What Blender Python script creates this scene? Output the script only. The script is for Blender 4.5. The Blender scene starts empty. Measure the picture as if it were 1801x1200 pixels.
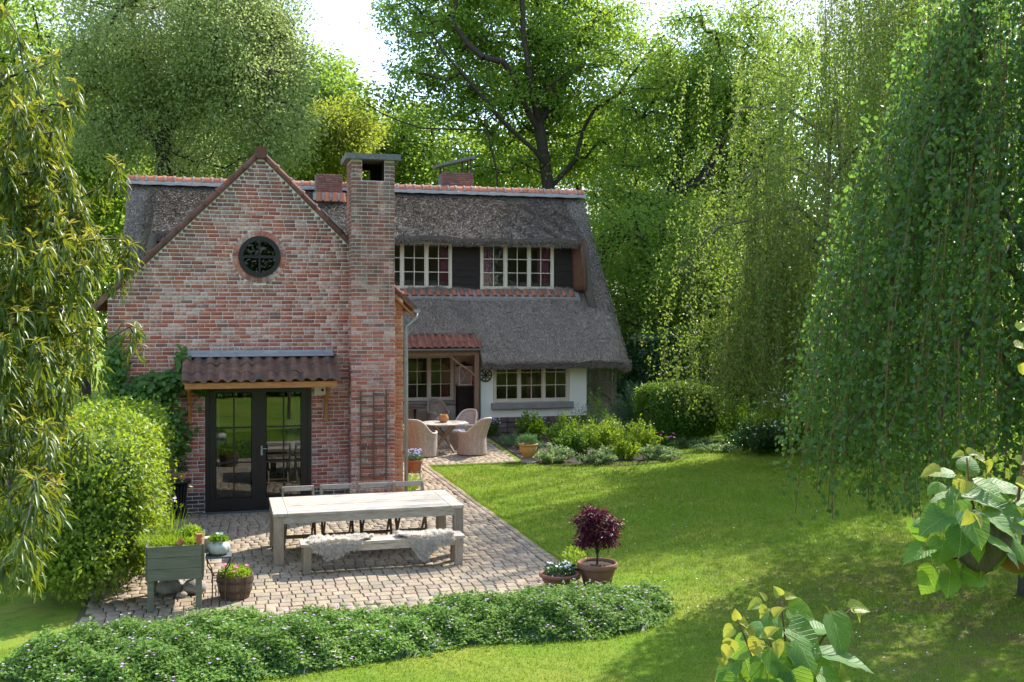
import bpy, math, random
import numpy as np
from mathutils import Vector, Matrix, Euler

sc = bpy.context.scene
R = math.radians
col = sc.collection
rng = np.random.default_rng(7)
random.seed(7)

# ------------------------------------------------------------------ camera, sky, sun, exposure
CAMP = np.array([-0.68, -19.722, 3.6]); TH = R(15.412); FPX = 1850.0
cam_data = bpy.data.cameras.new('camera'); cam = bpy.data.objects.new('camera', cam_data); col.objects.link(cam)
cam.location = CAMP; cam.rotation_euler = (R(90), 0, -TH)
cam_data.sensor_width = 36; cam_data.lens = FPX/1801*36; cam_data.shift_y = -0.025
cam_data.clip_start = 0.05; cam_data.clip_end = 900
sc.camera = cam

SUN_DIR = Vector((0.93, 0.64, 1.0)).normalized()
SUN_EL = math.asin(SUN_DIR.z)
w = bpy.data.worlds.new('World'); sc.world = w; w.use_nodes = True
wn = w.node_tree.nodes; wl = w.node_tree.links
for n in list(wn): wn.remove(n)
wo = wn.new('ShaderNodeOutputWorld'); bg = wn.new('ShaderNodeBackground'); sky = wn.new('ShaderNodeTexSky')
sky.sky_type = 'NISHITA'; sky.sun_disc = False
sky.sun_elevation = SUN_EL; sky.sun_rotation = math.atan2(SUN_DIR.x, SUN_DIR.y)
sky.air_density = 1.0; sky.dust_density = 0.5; sky.ozone_density = 1.0
wtc = wn.new('ShaderNodeTexCoord'); wmap = wn.new('ShaderNodeMapping'); wmap.inputs['Scale'].default_value = (1, 1, 2.2)
wnz = wn.new('ShaderNodeTexNoise'); wnz.inputs['Scale'].default_value = 3.2; wnz.inputs['Detail'].default_value = 7; wnz.inputs['Roughness'].default_value = 0.55
wrp = wn.new('ShaderNodeValToRGB'); wrp.color_ramp.elements[0].position = 0.46; wrp.color_ramp.elements[1].position = 0.60
wmx = wn.new('ShaderNodeMixRGB'); wmx.inputs[2].default_value = (2.3, 2.4, 2.6, 1)
wl.new(wtc.outputs['Generated'], wmap.inputs[0]); wl.new(wmap.outputs[0], wnz.inputs[0]); wl.new(wnz.outputs[0], wrp.inputs[0])
wl.new(wrp.outputs[0], wmx.inputs[0]); wl.new(sky.outputs[0], wmx.inputs[1]); wl.new(wmx.outputs[0], bg.inputs[0])
bg.inputs[1].default_value = 0.15
wl.new(bg.outputs[0], wo.inputs[0])

sd = bpy.data.lights.new('sun', 'SUN'); so = bpy.data.objects.new('sun', sd); col.objects.link(so)
sd.energy = 2.9; sd.angle = R(0.55); sd.color = (1.0, 0.93, 0.82)
so.rotation_euler = SUN_DIR.to_track_quat('Z', 'Y').to_euler(); so.location = (30, 20, 40)

sc.view_settings.view_transform = 'Standard'; sc.view_settings.look = 'None'
sc.view_settings.exposure = 1.9; sc.view_settings.gamma = 1.0; sc.view_settings.use_curve_mapping = False
sc.render.engine = 'CYCLES'
cy = sc.cycles
cy.max_bounces = 8; cy.diffuse_bounces = 3; cy.glossy_bounces = 3; cy.transmission_bounces = 4; cy.transparent_max_bounces = 8
cy.use_denoising = True; cy.caustics_reflective = False; cy.caustics_refractive = False
cy.sample_clamp_indirect = 6.0

# ------------------------------------------------------------------ helpers
def at(px, py, depth):
    """a place in the garden from a sight line and a distance (used to survey the tree limbs)"""
    xc = (px-900)/FPX*depth; z = CAMP[2]-(py-555)/FPX*depth
    c, s = math.cos(TH), math.sin(TH)
    return np.array([CAMP[0]+xc*c+depth*s, CAMP[1]-xc*s+depth*c, z])

def new_mat(name):
    m = bpy.data.materials.new(name); m.use_nodes = True
    nt = m.node_tree
    for n in list(nt.nodes): nt.nodes.remove(n)
    out = nt.nodes.new('ShaderNodeOutputMaterial')
    return m, nt, out

class NT:
    def __init__(s, nt): s.nt = nt
    def n(s, t, **kw):
        nd = s.nt.nodes.new(t)
        for k, v in kw.items():
            if k.startswith('i_'):
                key = k[2:]; key = int(key) if key.isdigit() else key.replace('_', ' ')
                s.set(nd.inputs[key], v)
            else: setattr(nd, k, v)
        return nd
    def set(s, inp, v):
        if isinstance(v, bpy.types.NodeSocket): s.nt.links.new(v, inp)
        elif isinstance(v, tuple) and len(v) == 3 and inp.type == 'RGBA': inp.default_value = (*v, 1)
        else: inp.default_value = v
    def pos(s): return s.n('ShaderNodeNewGeometry').outputs['Position']
    def mapped(s, scale, src=None):
        return s.n('ShaderNodeMapping', i_Vector=src or s.pos(), i_Scale=scale).outputs[0]
    def noise(s, scale, detail=4, rough=0.6, vec=None, out=0):
        return s.n('ShaderNodeTexNoise', i_Vector=vec or s.pos(), i_Scale=scale, i_Detail=detail, i_Roughness=rough).outputs[out]
    def ramp(s, fac, stops, interp='LINEAR'):
        r = s.n('ShaderNodeValToRGB', i_0=fac); cr = r.color_ramp; cr.interpolation = interp
        while len(cr.elements) > 1: cr.elements.remove(cr.elements[-1])
        for i, (p, c) in enumerate(stops):
            e = cr.elements[0] if i == 0 else cr.elements.new(p)
            e.position = p; e.color = (*c, 1) if len(c) == 3 else c
        return r.outputs[0]
    def step(s, fac, a, b): return s.ramp(fac, [(a, (0, 0, 0)), (b, (1, 1, 1))])
    def mix(s, f, a, b, mode='MIX'):
        return s.n('ShaderNodeMixRGB', blend_type=mode, i_0=f, i_1=a, i_2=b).outputs[0]
    def math(s, op, a, b=0.0):
        return s.n('ShaderNodeMath', operation=op, i_0=a, i_1=b).outputs[0]
    def rand(s):
        a = s.n('ShaderNodeObjectInfo').outputs['Random']; b = s.n('ShaderNodeNewGeometry').outputs['Random Per Island']
        return s.math('FRACT', s.math('ADD', a, b))
    def bump(s, h, strength=0.3, dist=0.01):
        return s.n('ShaderNodeBump', i_Height=h, i_Strength=strength, i_Distance=dist).outputs[0]
    def bsdf(s, out, colr, rough=0.7, normal=None, spec=0.3, metal=0.0, **kw):
        b = s.n('ShaderNodeBsdfPrincipled', i_Base_Color=colr, i_Roughness=rough, i_Metallic=metal)
        b.inputs['Specular IOR Level'].default_value = spec
        for k, v in kw.items(): s.set(b.inputs[k.replace('_', ' ')], v)
        if normal is not None: s.nt.links.new(normal, b.inputs['Normal'])
        if out is not None: s.nt.links.new(b.outputs[0], out.inputs[0])
        return b

def simple(name, c1, c2=None, scale=8, rough=0.7, bump=0.15, stretch=(1, 1, 1), spec=0.3, metal=0.0, vary=0.0, bdist=0.01):
    m, nt, out = new_mat(name); N = NT(nt)
    v = N.mapped(stretch)
    nz = N.noise(scale, 5, 0.62, v)
    c = N.mix(N.step(nz, 0.32, 0.68), c1, c2 or tuple(x*0.7 for x in c1))
    if vary:
        r = N.rand(); c = N.mix(1.0, c, N.ramp(r, [(0, (1-vary,)*3), (1, (1+vary*0.6,)*3)]), 'MULTIPLY')
    N.bsdf(out, c, rough, N.bump(N.noise(scale*4, 4, 0.6, v), bump, bdist) if bump else None, spec, metal)
    return m

def leaf_mat(name, cols, trans=(0.35, 0.5, 0.05), tf=0.5, rough=0.45, spec=0.35, patch=0.35):
    m, nt, out = new_mat(name); N = NT(nt)
    r = N.rand()
    k = len(cols)
    c = N.ramp(r, [(i/(k-1), cc) for i, cc in enumerate(cols)])
    big = N.noise(patch, 2, 0.5)
    c = N.mix(1.0, c, N.ramp(big, [(0.3, (0.78, 0.8, 0.8)), (0.7, (1.2, 1.18, 1.1))]), 'MULTIPLY')
    b = N.bsdf(None, c, rough, None, spec)
    t = N.n('ShaderNodeBsdfTranslucent', i_Color=N.mix(0.55, c, trans))
    mx = N.n('ShaderNodeMixShader', i_0=tf, i_1=b.outputs[0], i_2=t.outputs[0])
    nt.links.new(mx.outputs[0], out.inputs[0])
    return m

M = {}
# --- building
def brick_mat(name, cols, lime, limeamt=0.5, stains=False):
    m, nt, out = new_mat(name); N = NT(nt)
    r = N.rand(); p = N.pos()
    c = N.ramp(r, [(i/(len(cols)-1), cc) for i, cc in enumerate(cols)])
    c = N.mix(N.math('MULTIPLY', N.step(N.noise(35, 4, 0.7), 0.45, 0.75), 0.45), c, (0.16, 0.07, 0.05))
    r2 = N.math('FRACT', N.math('MULTIPLY', r, 7.31))
    big = N.noise(1.1, 3, 0.6)
    lm = N.math('ADD', N.math('MULTIPLY', N.noise(22, 5, 0.75), 0.7), N.math('MULTIPLY', r2, 0.22))
    lm = N.math('ADD', lm, N.math('MULTIPLY', big, 0.35))
    lm = N.math('MULTIPLY', N.step(lm, 0.62, 0.80), limeamt)
    c = N.mix(lm, c, lime)
    if stains:
        sp = N.n('ShaderNodeSeparateXYZ', i_0=p)
        d = N.math('SUBTRACT', 6.45, N.math('ADD', N.math('ABSOLUTE', sp.outputs[0]), sp.outputs[2]))
        near = N.ramp(d, [(0.0, (1, 1, 1)), (0.25, (0.75, 0.75, 0.75)), (0.95, (0, 0, 0))])
        st = N.math('MULTIPLY', near, N.step(N.noise(3.0, 4, 0.7, N.mapped((1.6, 1, 0.5))), 0.36, 0.55))
        ax = N.ramp(N.math('ABSOLUTE', N.math('ADD', sp.outputs[0], 0.02)), [(0.12, (1, 1, 1)), (0.36, (0, 0, 0))])
        az = N.ramp(N.math('SUBTRACT', 4.35, sp.outputs[2]), [(0.0, (0, 0, 0)), (0.06, (1, 1, 1)), (0.62, (0, 0, 0))])
        st = N.math('MAXIMUM', st, N.math('MULTIPLY', N.math('MULTIPLY', ax, az), N.step(N.noise(6.0, 4, 0.7, N.mapped((2, 1, 0.5))), 0.3, 0.6)))
        c = N.mix(N.math('MULTIPLY', st, 0.72), c, (0.085, 0.075, 0.06))
    h = N.noise(60, 4, 0.7)
    N.bsdf(out, c, 0.9, N.bump(h, 0.5, 0.008), 0.15)
    return m
BR = [(0.39, 0.115, 0.08), (0.31, 0.095, 0.075), (0.44, 0.155, 0.11), (0.24, 0.085, 0.072), (0.40, 0.12, 0.08), (0.37, 0.16, 0.13), (0.19, 0.10, 0.092), (0.45, 0.18, 0.13)]
M['brick'] = brick_mat('red_brick', BR, (0.63, 0.54, 0.50), 0.64, True)
M['brick_sun_tint'] = brick_mat('sun_tint_brick', [(0.55, 0.19, 0.08), (0.50, 0.15, 0.07), (0.62, 0.28, 0.14), (0.58, 0.22, 0.10)], (0.66, 0.5, 0.38), 0.5)  # sunlight on the strip right of the chimney, painted into the brick colour
M['brick_dark'] = brick_mat('dark_brick', [(0.05, 0.05, 0.06), (0.075, 0.07, 0.075), (0.04, 0.04, 0.05)], (0.14, 0.14, 0.14), 0.3)
M['brick_rear'] = brick_mat('purple_brick', [(0.22, 0.085, 0.07), (0.16, 0.07, 0.065), (0.26, 0.10, 0.075), (0.12, 0.065, 0.065)], (0.3, 0.27, 0.26), 0.3)
M['mortar'] = simple('lime_mortar', (0.67, 0.61, 0.57), (0.54, 0.48, 0.44), 9, 0.95, 0.5)
M['mortar_sun_tint'] = simple('sun_tint_mortar', (0.62, 0.48, 0.35), (0.5, 0.38, 0.27), 9, 0.95, 0.5)  # mortar of the same strip, warmed in colour to look sunlit
M['mortar_dark'] = simple('grey_mortar', (0.16, 0.155, 0.15), (0.11, 0.11, 0.11), 9, 0.95, 0.4)
def tile_mat(name, base, dark, lich, amt):
    m, nt, out = new_mat(name); N = NT(nt)
    r = N.rand()
    c = N.mix(r, base, tuple(b*0.62 for b in base))
    c = N.mix(N.math('MULTIPLY', N.step(N.noise(7, 5, 0.7), 0.40, 0.62), amt), c, dark)
    c = N.mix(N.math('MULTIPLY', N.step(N.noise(26, 4, 0.6), 0.66, 0.72), 0.7), c, lich)
    N.bsdf(out, c, 0.8, N.bump(N.noise(50, 4, 0.7), 0.3, 0.006), 0.25)
    return m
M['tile_old'] = tile_mat('weathered_pantile', (0.23, 0.115, 0.075), (0.075, 0.066, 0.058), (0.38, 0.37, 0.36), 0.9)
M['tile_verge'] = tile_mat('verge_tile', (0.21, 0.085, 0.06), (0.07, 0.05, 0.042), (0.22, 0.2, 0.17), 0.75)
M['tile_red'] = tile_mat('red_pantile', (0.33, 0.135, 0.09), (0.18, 0.08, 0.06), (0.42, 0.32, 0.27), 0.7)
M['tile_orange'] = tile_mat('orange_ridge_tile', (0.52, 0.19, 0.105), (0.30, 0.14, 0.10), (0.5, 0.42, 0.36), 0.4)
M['cement'] = simple('ridge_cement', (0.33, 0.315, 0.30), (0.22, 0.21, 0.205), 14, 0.9, 0.4)
M['lead'] = simple('lead_flashing', (0.28, 0.29, 0.31), (0.19, 0.2, 0.215), 5, 0.5, 0.1, spec=0.5)
M['zinc'] = simple('zinc', (0.34, 0.36, 0.36), (0.25, 0.27, 0.27), 6, 0.42, 0.05, spec=0.5, metal=0.4)
M['concrete'] = simple('concrete_cap', (0.17, 0.18, 0.18), (0.09, 0.1, 0.1), 18, 0.9, 0.5)
M['bluestone'] = simple('bluestone', (0.10, 0.115, 0.13), (0.07, 0.08, 0.09), 10, 0.7, 0.15)
M['black'] = simple('black_paint', (0.012, 0.012, 0.013), (0.009, 0.009, 0.01), 5, 0.38, 0.05, spec=0.45)
M['soot'] = simple('soot', (0.012, 0.011, 0.01), (0.02, 0.018, 0.016), 8, 0.95, 0.1)
M['blackboard'] = simple('black_weatherboard', (0.018, 0.015, 0.014), (0.035, 0.028, 0.024), 5, 0.8, 0.6, stretch=(1, 1, 9))
M['cream'] = simple('cream_paint', (0.66, 0.61, 0.49), (0.60, 0.55, 0.44), 3, 0.55, 0.05)
M['white_wall'] = simple('white_limewash', (0.83, 0.84, 0.78), (0.77, 0.79, 0.72), 1.4, 0.9, 0.35, bdist=0.02)
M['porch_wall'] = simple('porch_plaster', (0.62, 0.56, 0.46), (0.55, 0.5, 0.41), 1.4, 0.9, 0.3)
M['stone'] = simple('plinth_stone', (0.20, 0.155, 0.135), (0.12, 0.10, 0.09), 7, 0.9, 0.5, vary=0.35)
M['sill'] = simple('grey_sill', (0.30, 0.29, 0.28), (0.23, 0.22, 0.22), 6, 0.8, 0.2)
M['oak_beam'] = simple('oak_beam', (0.30, 0.20, 0.125), (0.19, 0.125, 0.08), 4, 0.8, 0.5, stretch=(7, 7, 0.8))
M['orange_wood'] = simple('oiled_wood', (0.42, 0.19, 0.06), (0.26, 0.11, 0.035), 5, 0.6, 0.25, stretch=(0.9, 6, 6))
M['plaster_in'] = simple('room_plaster', (0.42, 0.40, 0.36), (0.38, 0.36, 0.33), 1, 0.9, 0)
M['floor_in'] = simple('room_floor', (0.25, 0.20, 0.15), (0.2, 0.16, 0.12), 3, 0.5, 0)
def glass(name, ior):
    m, nt, out = new_mat(name); N = NT(nt)
    bp_ = N.bump(N.noise(2.2, 2, 0.5), 0.012, 0.02)
    f = N.n('ShaderNodeFresnel', i_0=ior, i_1=bp_)
    tr = N.n('ShaderNodeBsdfTransparent', i_0=(0.72, 0.76, 0.74)); gl = N.n('ShaderNodeBsdfGlossy', i_Color=(0.95, 0.97, 1.0), i_Roughness=0.0)
    nt.links.new(bp_, gl.inputs['Normal'])
    mx = N.n('ShaderNodeMixShader', i_0=f.outputs[0], i_1=tr.outputs[0], i_2=gl.outputs[0])
    nt.links.new(mx.outputs[0], out.inputs[0]); return m
M['glass'] = glass('door_glass', 1.8); M['glass_r'] = glass('round_glass', 1.5); M['glass_w'] = glass('window_glass', 1.34)
M['curtain'] = simple('plum_curtain', (0.42, 0.13, 0.20), (0.32, 0.09, 0.15), 6, 0.9, 0.1, stretch=(8, 8, 0.4))
M['curtain_w'] = simple('white_curtain', (0.62, 0.60, 0.54), (0.52, 0.5, 0.45), 6, 0.9, 0.1, stretch=(8, 8, 0.4))
def thatch_mat(name, a, b, c3):
    m, nt, out = new_mat(name); N = NT(nt)
    r = N.n('ShaderNodeNewGeometry').outputs['Random Per Island']
    v = N.mapped((1, 0.6, 0.6))
    f = N.noise(38, 5, 0.75, v)
    c = N.mix(N.step(f, 0.34, 0.66), a, b)
    c = N.mix(N.math('MULTIPLY', N.step(N.noise(0.9, 5, 0.65), 0.45, 0.7), 0.6), c, c3)
    c = N.mix(1.0, c, N.ramp(r, [(0, (0.45, 0.45, 0.45)), (1, (1.6, 1.56, 1.5))]), 'MULTIPLY')
    h = N.math('ADD', N.noise(70, 4, 0.8, v), N.math('MULTIPLY', N.noise(9, 3, 0.6), 0.6))
    N.bsdf(out, c, 0.95, N.bump(h, 0.9, 0.03), 0.1)
    return m
M['thatch'] = thatch_mat('thatch', (0.20, 0.173, 0.148), (0.36, 0.32, 0.275), (0.25, 0.22, 0.195))
M['straw'] = thatch_mat('straw_ends', (0.25, 0.215, 0.18), (0.46, 0.405, 0.345), (0.32, 0.28, 0.24))
M['thatch_under'] = thatch_mat('thatch_cut', (0.11, 0.062, 0.04), (0.19, 0.105, 0.065), (0.10, 0.06, 0.045))
# --- garden
def lawn_mat():
    m, nt, out = new_mat('lawn'); N = NT(nt)
    f = N.noise(26, 6, 0.75); g = N.noise(0.5, 5, 0.6); k = N.noise(5, 4, 0.7)
    c = N.mix(N.step(f, 0.3, 0.7), (0.085, 0.16, 0.014), (0.165, 0.26, 0.024))
    c = N.mix(N.math('MULTIPLY', N.step(g, 0.42, 0.60), 0.75), c, (0.23, 0.25, 0.04))
    c = N.mix(N.math('MULTIPLY', N.step(k, 0.50, 0.68), 0.6), c, (0.05, 0.115, 0.016))
    # bare, mossy ground under the beech
    sp = N.n('ShaderNodeSeparateXYZ', i_0=N.pos())
    dx = N.math('SUBTRACT', sp.outputs[0], 9.0); dy = N.math('ADD', sp.outputs[1], 9.5)
    dd = N.math('SQRT', N.math('ADD', N.math('MULTIPLY', dx, dx), N.math('MULTIPLY', dy, dy)))
    bare = N.math('MULTIPLY', N.ramp(N.math('DIVIDE', dd, 6.0), [(0.25, (1, 1, 1)), (0.9, (0, 0, 0))]), N.step(N.noise(1.6, 5, 0.7), 0.40, 0.62))
    c = N.mix(bare, c, (0.17, 0.12, 0.065))
    N.bsdf(out, c, 0.95, N.bump(N.math('ADD', f, k), 0.8, 0.03), 0.1)
    return m
M['lawn'] = lawn_mat()
M['grass'] = leaf_mat('grass_blades', [(0.09, 0.18, 0.014), (0.155, 0.265, 0.022), (0.23, 0.31, 0.035), (0.12, 0.225, 0.018)], (0.38, 0.52, 0.04), 0.4, 0.6, 0.2, 0.6)
M['paver'] = simple('clay_paver', (0.40, 0.31, 0.225), (0.26, 0.205, 0.155), 13, 0.9, 0.5, vary=0.32)
def paver_mat():
    m, nt, out = new_mat('concrete_paver'); N = NT(nt)
    r = N.rand()
    c = N.ramp(r, [(0, (0.27, 0.215, 0.155)), (0.25, (0.34, 0.27, 0.185)), (0.5, (0.29, 0.22, 0.165)), (0.75, (0.36, 0.295, 0.21)), (1, (0.23, 0.195, 0.16))])
    c = N.mix(N.math('MULTIPLY', N.step(N.noise(2.2, 5, 0.7), 0.42, 0.66), 0.6), c, (0.16, 0.14, 0.11))
    c = N.mix(N.math('MULTIPLY', N.step(N.noise(40, 4, 0.7), 0.5, 0.72), 0.35), c, (0.5, 0.44, 0.36))
    N.bsdf(out, c, 0.92, N.bump(N.noise(70, 5, 0.8), 0.5, 0.01), 0.15)
    return m
M['paver'] = paver_mat()
M['joint'] = simple('mossy_joint', (0.12, 0.10, 0.055), (0.085, 0.105, 0.03), 5, 0.95, 0.3)
M['soil'] = simple('soil', (0.055, 0.04, 0.028), (0.03, 0.022, 0.016), 12, 0.95, 0.7, bdist=0.03)
M['path'] = simple('gravel_path', (0.45, 0.41, 0.34), (0.33, 0.3, 0.25), 30, 0.95, 0.6)
M['bark'] = simple('bark', (0.075, 0.06, 0.045), (0.035, 0.03, 0.024), 9, 0.95, 0.9, stretch=(3, 3, 0.7), bdist=0.05)
M['bark_dark'] = simple('dark_bark', (0.04, 0.033, 0.026), (0.022, 0.019, 0.016), 9, 0.95, 0.9, stretch=(3, 3, 0.7), bdist=0.05)
M['bark_grey'] = simple('grey_bark', (0.14, 0.125, 0.105), (0.08, 0.07, 0.06), 10, 0.9, 0.7, stretch=(3, 3, 0.7), bdist=0.03)
M['twig_green'] = simple('green_brown_twig', (0.09, 0.085, 0.035), (0.06, 0.055, 0.025), 10, 0.8, 0.2)
M['twig'] = simple('red_twig', (0.16, 0.085, 0.04), (0.10, 0.06, 0.03), 10, 0.8, 0.2)
M['l_oak'] = leaf_mat('oak_leaves', [(0.075, 0.165, 0.028), (0.10, 0.21, 0.03), (0.15, 0.26, 0.035), (0.08, 0.18, 0.045)], (0.48, 0.64, 0.05), 0.56)
M['l_birch'] = leaf_mat('birch_leaves', [(0.16, 0.235, 0.085), (0.20, 0.275, 0.105), (0.26, 0.32, 0.15), (0.13, 0.22, 0.06)], (0.48, 0.58, 0.16), 0.55)
M['l_light'] = leaf_mat('light_leaves', [(0.085, 0.185, 0.03), (0.12, 0.235, 0.035), (0.16, 0.27, 0.04), (0.07, 0.16, 0.035)], (0.45, 0.60, 0.07), 0.55)
M['l_yellow'] = leaf_mat('yellow_leaves', [(0.18, 0.27, 0.03), (0.24, 0.28, 0.04), (0.15, 0.25, 0.03), (0.28, 0.27, 0.06)], (0.55, 0.62, 0.06), 0.52)
M['l_weep'] = leaf_mat('young_beech_leaves', [(0.085, 0.17, 0.03), (0.12, 0.20, 0.04), (0.15, 0.22, 0.05), (0.19, 0.16, 0.075), (0.075, 0.155, 0.03), (0.13, 0.21, 0.045)], (0.38, 0.52, 0.05), 0.5)
M['l_beech'] = leaf_mat('beech_leaves', [(0.045, 0.115, 0.04), (0.065, 0.15, 0.045), (0.095, 0.185, 0.04), (0.05, 0.135, 0.05), (0.095, 0.195, 0.06)], (0.30, 0.50, 0.05), 0.48, 0.4, 0.4)
M['l_laurel'] = leaf_mat('laurel_leaves', [(0.03, 0.075, 0.016), (0.05, 0.11, 0.018), (0.10, 0.16, 0.02), (0.035, 0.085, 0.018), (0.14, 0.19, 0.02)], (0.42, 0.46, 0.02), 0.30, 0.40, 0.4)
M['l_laurel_tip'] = leaf_mat('laurel_young_leaves', [(0.18, 0.23, 0.025), (0.26, 0.25, 0.04), (0.28, 0.21, 0.06), (0.15, 0.22, 0.02)], (0.55, 0.52, 0.05), 0.45, 0.45, 0.35)
M['l_hedge'] = leaf_mat('hornbeam_leaves', [(0.12, 0.24, 0.02), (0.17, 0.29, 0.025), (0.24, 0.33, 0.035), (0.10, 0.21, 0.02), (0.28, 0.32, 0.05)], (0.5, 0.6, 0.03), 0.45, 0.45, 0.35)
M['l_box'] = leaf_mat('clipped_leaves', [(0.055, 0.15, 0.015), (0.085, 0.21, 0.02), (0.14, 0.28, 0.02), (0.05, 0.14, 0.02)], (0.36, 0.52, 0.02), 0.42)
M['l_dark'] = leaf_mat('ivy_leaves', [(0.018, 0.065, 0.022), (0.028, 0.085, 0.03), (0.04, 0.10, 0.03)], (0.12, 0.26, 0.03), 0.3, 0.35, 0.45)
M['l_vine'] = leaf_mat('vine_leaves', [(0.06, 0.15, 0.025), (0.085, 0.19, 0.03), (0.05, 0.12, 0.025)], (0.26, 0.45, 0.03), 0.4)
M['l_geran'] = leaf_mat('geranium_leaves', [(0.10, 0.21, 0.04), (0.14, 0.27, 0.05), (0.21, 0.34, 0.075), (0.11, 0.23, 0.05)], (0.36, 0.52, 0.07), 0.38, 0.65, 0.2, 0.9)
M['l_lime_plain'] = leaf_mat('lime_leaves', [(0.07, 0.20, 0.04), (0.10, 0.24, 0.035), (0.15, 0.29, 0.03)], (0.42, 0.62, 0.03), 0.42, 0.25, 0.55)
def veined(name, cols, trans, tf, rough, spec):
    m, nt, out = new_mat(name); N = NT(nt)
    r = N.n('ShaderNodeObjectInfo').outputs['Random']
    c = N.ramp(r, [(i/(len(cols)-1), cc) for i, cc in enumerate(cols)])
    sp = N.n('ShaderNodeSeparateXYZ', i_0=N.n('ShaderNodeTexCoord').outputs['Object'])
    ay = N.math('ABSOLUTE', sp.outputs[1])
    ph = N.math('FRACT', N.math('MULTIPLY', N.math('SUBTRACT', sp.outputs[0], N.math('MULTIPLY', ay, 0.75)), 8.0))
    side = N.ramp(N.math('ABSOLUTE', N.math('SUBTRACT', ph, 0.5)), [(0.0, (1, 1, 1)), (0.14, (0, 0, 0))])
    mid = N.ramp(ay, [(0.006, (1, 1, 1)), (0.022, (0, 0, 0))])
    vein = N.math('MAXIMUM', N.math('MULTIPLY', side, 0.55), mid)
    nz = N.noise(60, 4, 0.6)
    c = N.mix(N.math('MULTIPLY', N.step(nz, 0.35, 0.7), 0.35), c, tuple(x*0.75 for x in cols[0]))
    c = N.mix(N.math('MULTIPLY', vein, 0.45), c, (0.42, 0.5, 0.2))
    nm = N.bump(N.math('ADD', N.math('MULTIPLY', vein, -1.0), N.math('MULTIPLY', nz, 0.5)), 0.55, 0.006)
    b = N.bsdf(None, c, rough, nm, spec)
    t = N.n('ShaderNodeBsdfTranslucent', i_Color=N.mix(0.5, c, trans), i_Normal=nm)
    mx = N.n('ShaderNodeMixShader', i_0=tf, i_1=b.outputs[0], i_2=t.outputs[0])
    nt.links.new(mx.outputs[0], out.inputs[0]); return m
M['l_lime'] = veined('lime_leaves', [(0.055, 0.16, 0.04), (0.08, 0.21, 0.035), (0.13, 0.26, 0.03)], (0.42, 0.62, 0.03), 0.42, 0.55, 0.28)
M['l_lime_young'] = veined('young_lime_leaves', [(0.24, 0.30, 0.04), (0.33, 0.31, 0.05), (0.20, 0.30, 0.04)], (0.62, 0.6, 0.06), 0.45, 0.4, 0.4)
M['l_varieg'] = leaf_mat('variegated_leaves', [(0.10, 0.22, 0.06), (0.45, 0.5, 0.33), (0.14, 0.27, 0.07), (0.30, 0.4, 0.2)], (0.35, 0.5, 0.1), 0.35)
M['l_bright'] = leaf_mat('bright_perennial_leaves', [(0.14, 0.30, 0.02), (0.20, 0.35, 0.025), (0.26, 0.36, 0.04), (0.12, 0.25, 0.03)], (0.5, 0.62, 0.03), 0.42)
M['l_blue'] = leaf_mat('bluish_leaves', [(0.06, 0.14, 0.07), (0.09, 0.18, 0.09), (0.12, 0.2, 0.10)], (0.2, 0.35, 0.1), 0.35)
M['l_maple'] = leaf_mat('purple_maple_leaves', [(0.07, 0.012, 0.03), (0.10, 0.016, 0.04), (0.05, 0.010, 0.028), (0.14, 0.03, 0.05)], (0.22, 0.015, 0.05), 0.3)
M['fl_pink'] = simple('pink_petals', (0.55, 0.10, 0.25), (0.65, 0.2, 0.35), 20, 0.7, 0)
M['fl_white'] = simple('white_petals', (0.8, 0.8, 0.78), (0.7, 0.7, 0.7), 20, 0.7, 0)
M['fl_lilac'] = simple('lilac_petals', (0.36, 0.24, 0.48), (0.55, 0.36, 0.56), 20, 0.7, 0)
M['fl_blue'] = simple('blue_petals', (0.28, 0.34, 0.66), (0.42, 0.46, 0.72), 20, 0.7, 0)
M['terracotta'] = simple('terracotta', (0.40, 0.155, 0.075), (0.29, 0.11, 0.055), 8, 0.85, 0.2)
M['terra_brown'] = simple('aged_terracotta', (0.26, 0.115, 0.075), (0.17, 0.085, 0.06), 8, 0.85, 0.25)
M['terra_yellow'] = simple('ochre_clay', (0.52, 0.30, 0.11), (0.42, 0.22, 0.085), 6, 0.8, 0.2)
M['glaze_grey'] = simple('grey_glaze', (0.40, 0.43, 0.40), (0.30, 0.33, 0.31), 6, 0.4, 0.05, spec=0.5)
M['barrel'] = simple('barrel_wood', (0.15, 0.10, 0.065), (0.09, 0.06, 0.04), 5, 0.8, 0.4, stretch=(5, 5, 0.8), vary=0.25)
M['iron'] = simple('rusty_iron', (0.085, 0.05, 0.038), (0.05, 0.035, 0.03), 30, 0.75, 0.3)
M['green_wood'] = simple('greened_wood', (0.155, 0.165, 0.12), (0.10, 0.11, 0.08), 4, 0.85, 0.5, stretch=(1, 5, 6))
M['pale_wood'] = simple('pale_wood', (0.50, 0.41, 0.30), (0.42, 0.33, 0.23), 5, 0.8, 0.3, stretch=(6, 1, 6))
def grey_wood(name, st, base=(0.52, 0.48, 0.425), dk=(0.29, 0.245, 0.195)):
    m, nt, out = new_mat(name); N = NT(nt)
    v = N.mapped(st); r = N.rand()
    c = N.mix(N.step(N.noise(5, 6, 0.7, v), 0.36, 0.66), base, dk)
    c = N.mix(N.math('MULTIPLY', N.step(N.noise(2.2, 4, 0.6), 0.5, 0.68), 0.4), c, tuple(x*0.75+0.03 for x in base))
    c = N.mix(1.0, c, N.ramp(r, [(0, (0.82, 0.82, 0.82)), (1, (1.12, 1.1, 1.08))]), 'MULTIPLY')
    N.bsdf(out, c, 0.82, N.bump(N.noise(14, 5, 0.7, v), 0.5, 0.008), 0.2)
    return m
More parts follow.
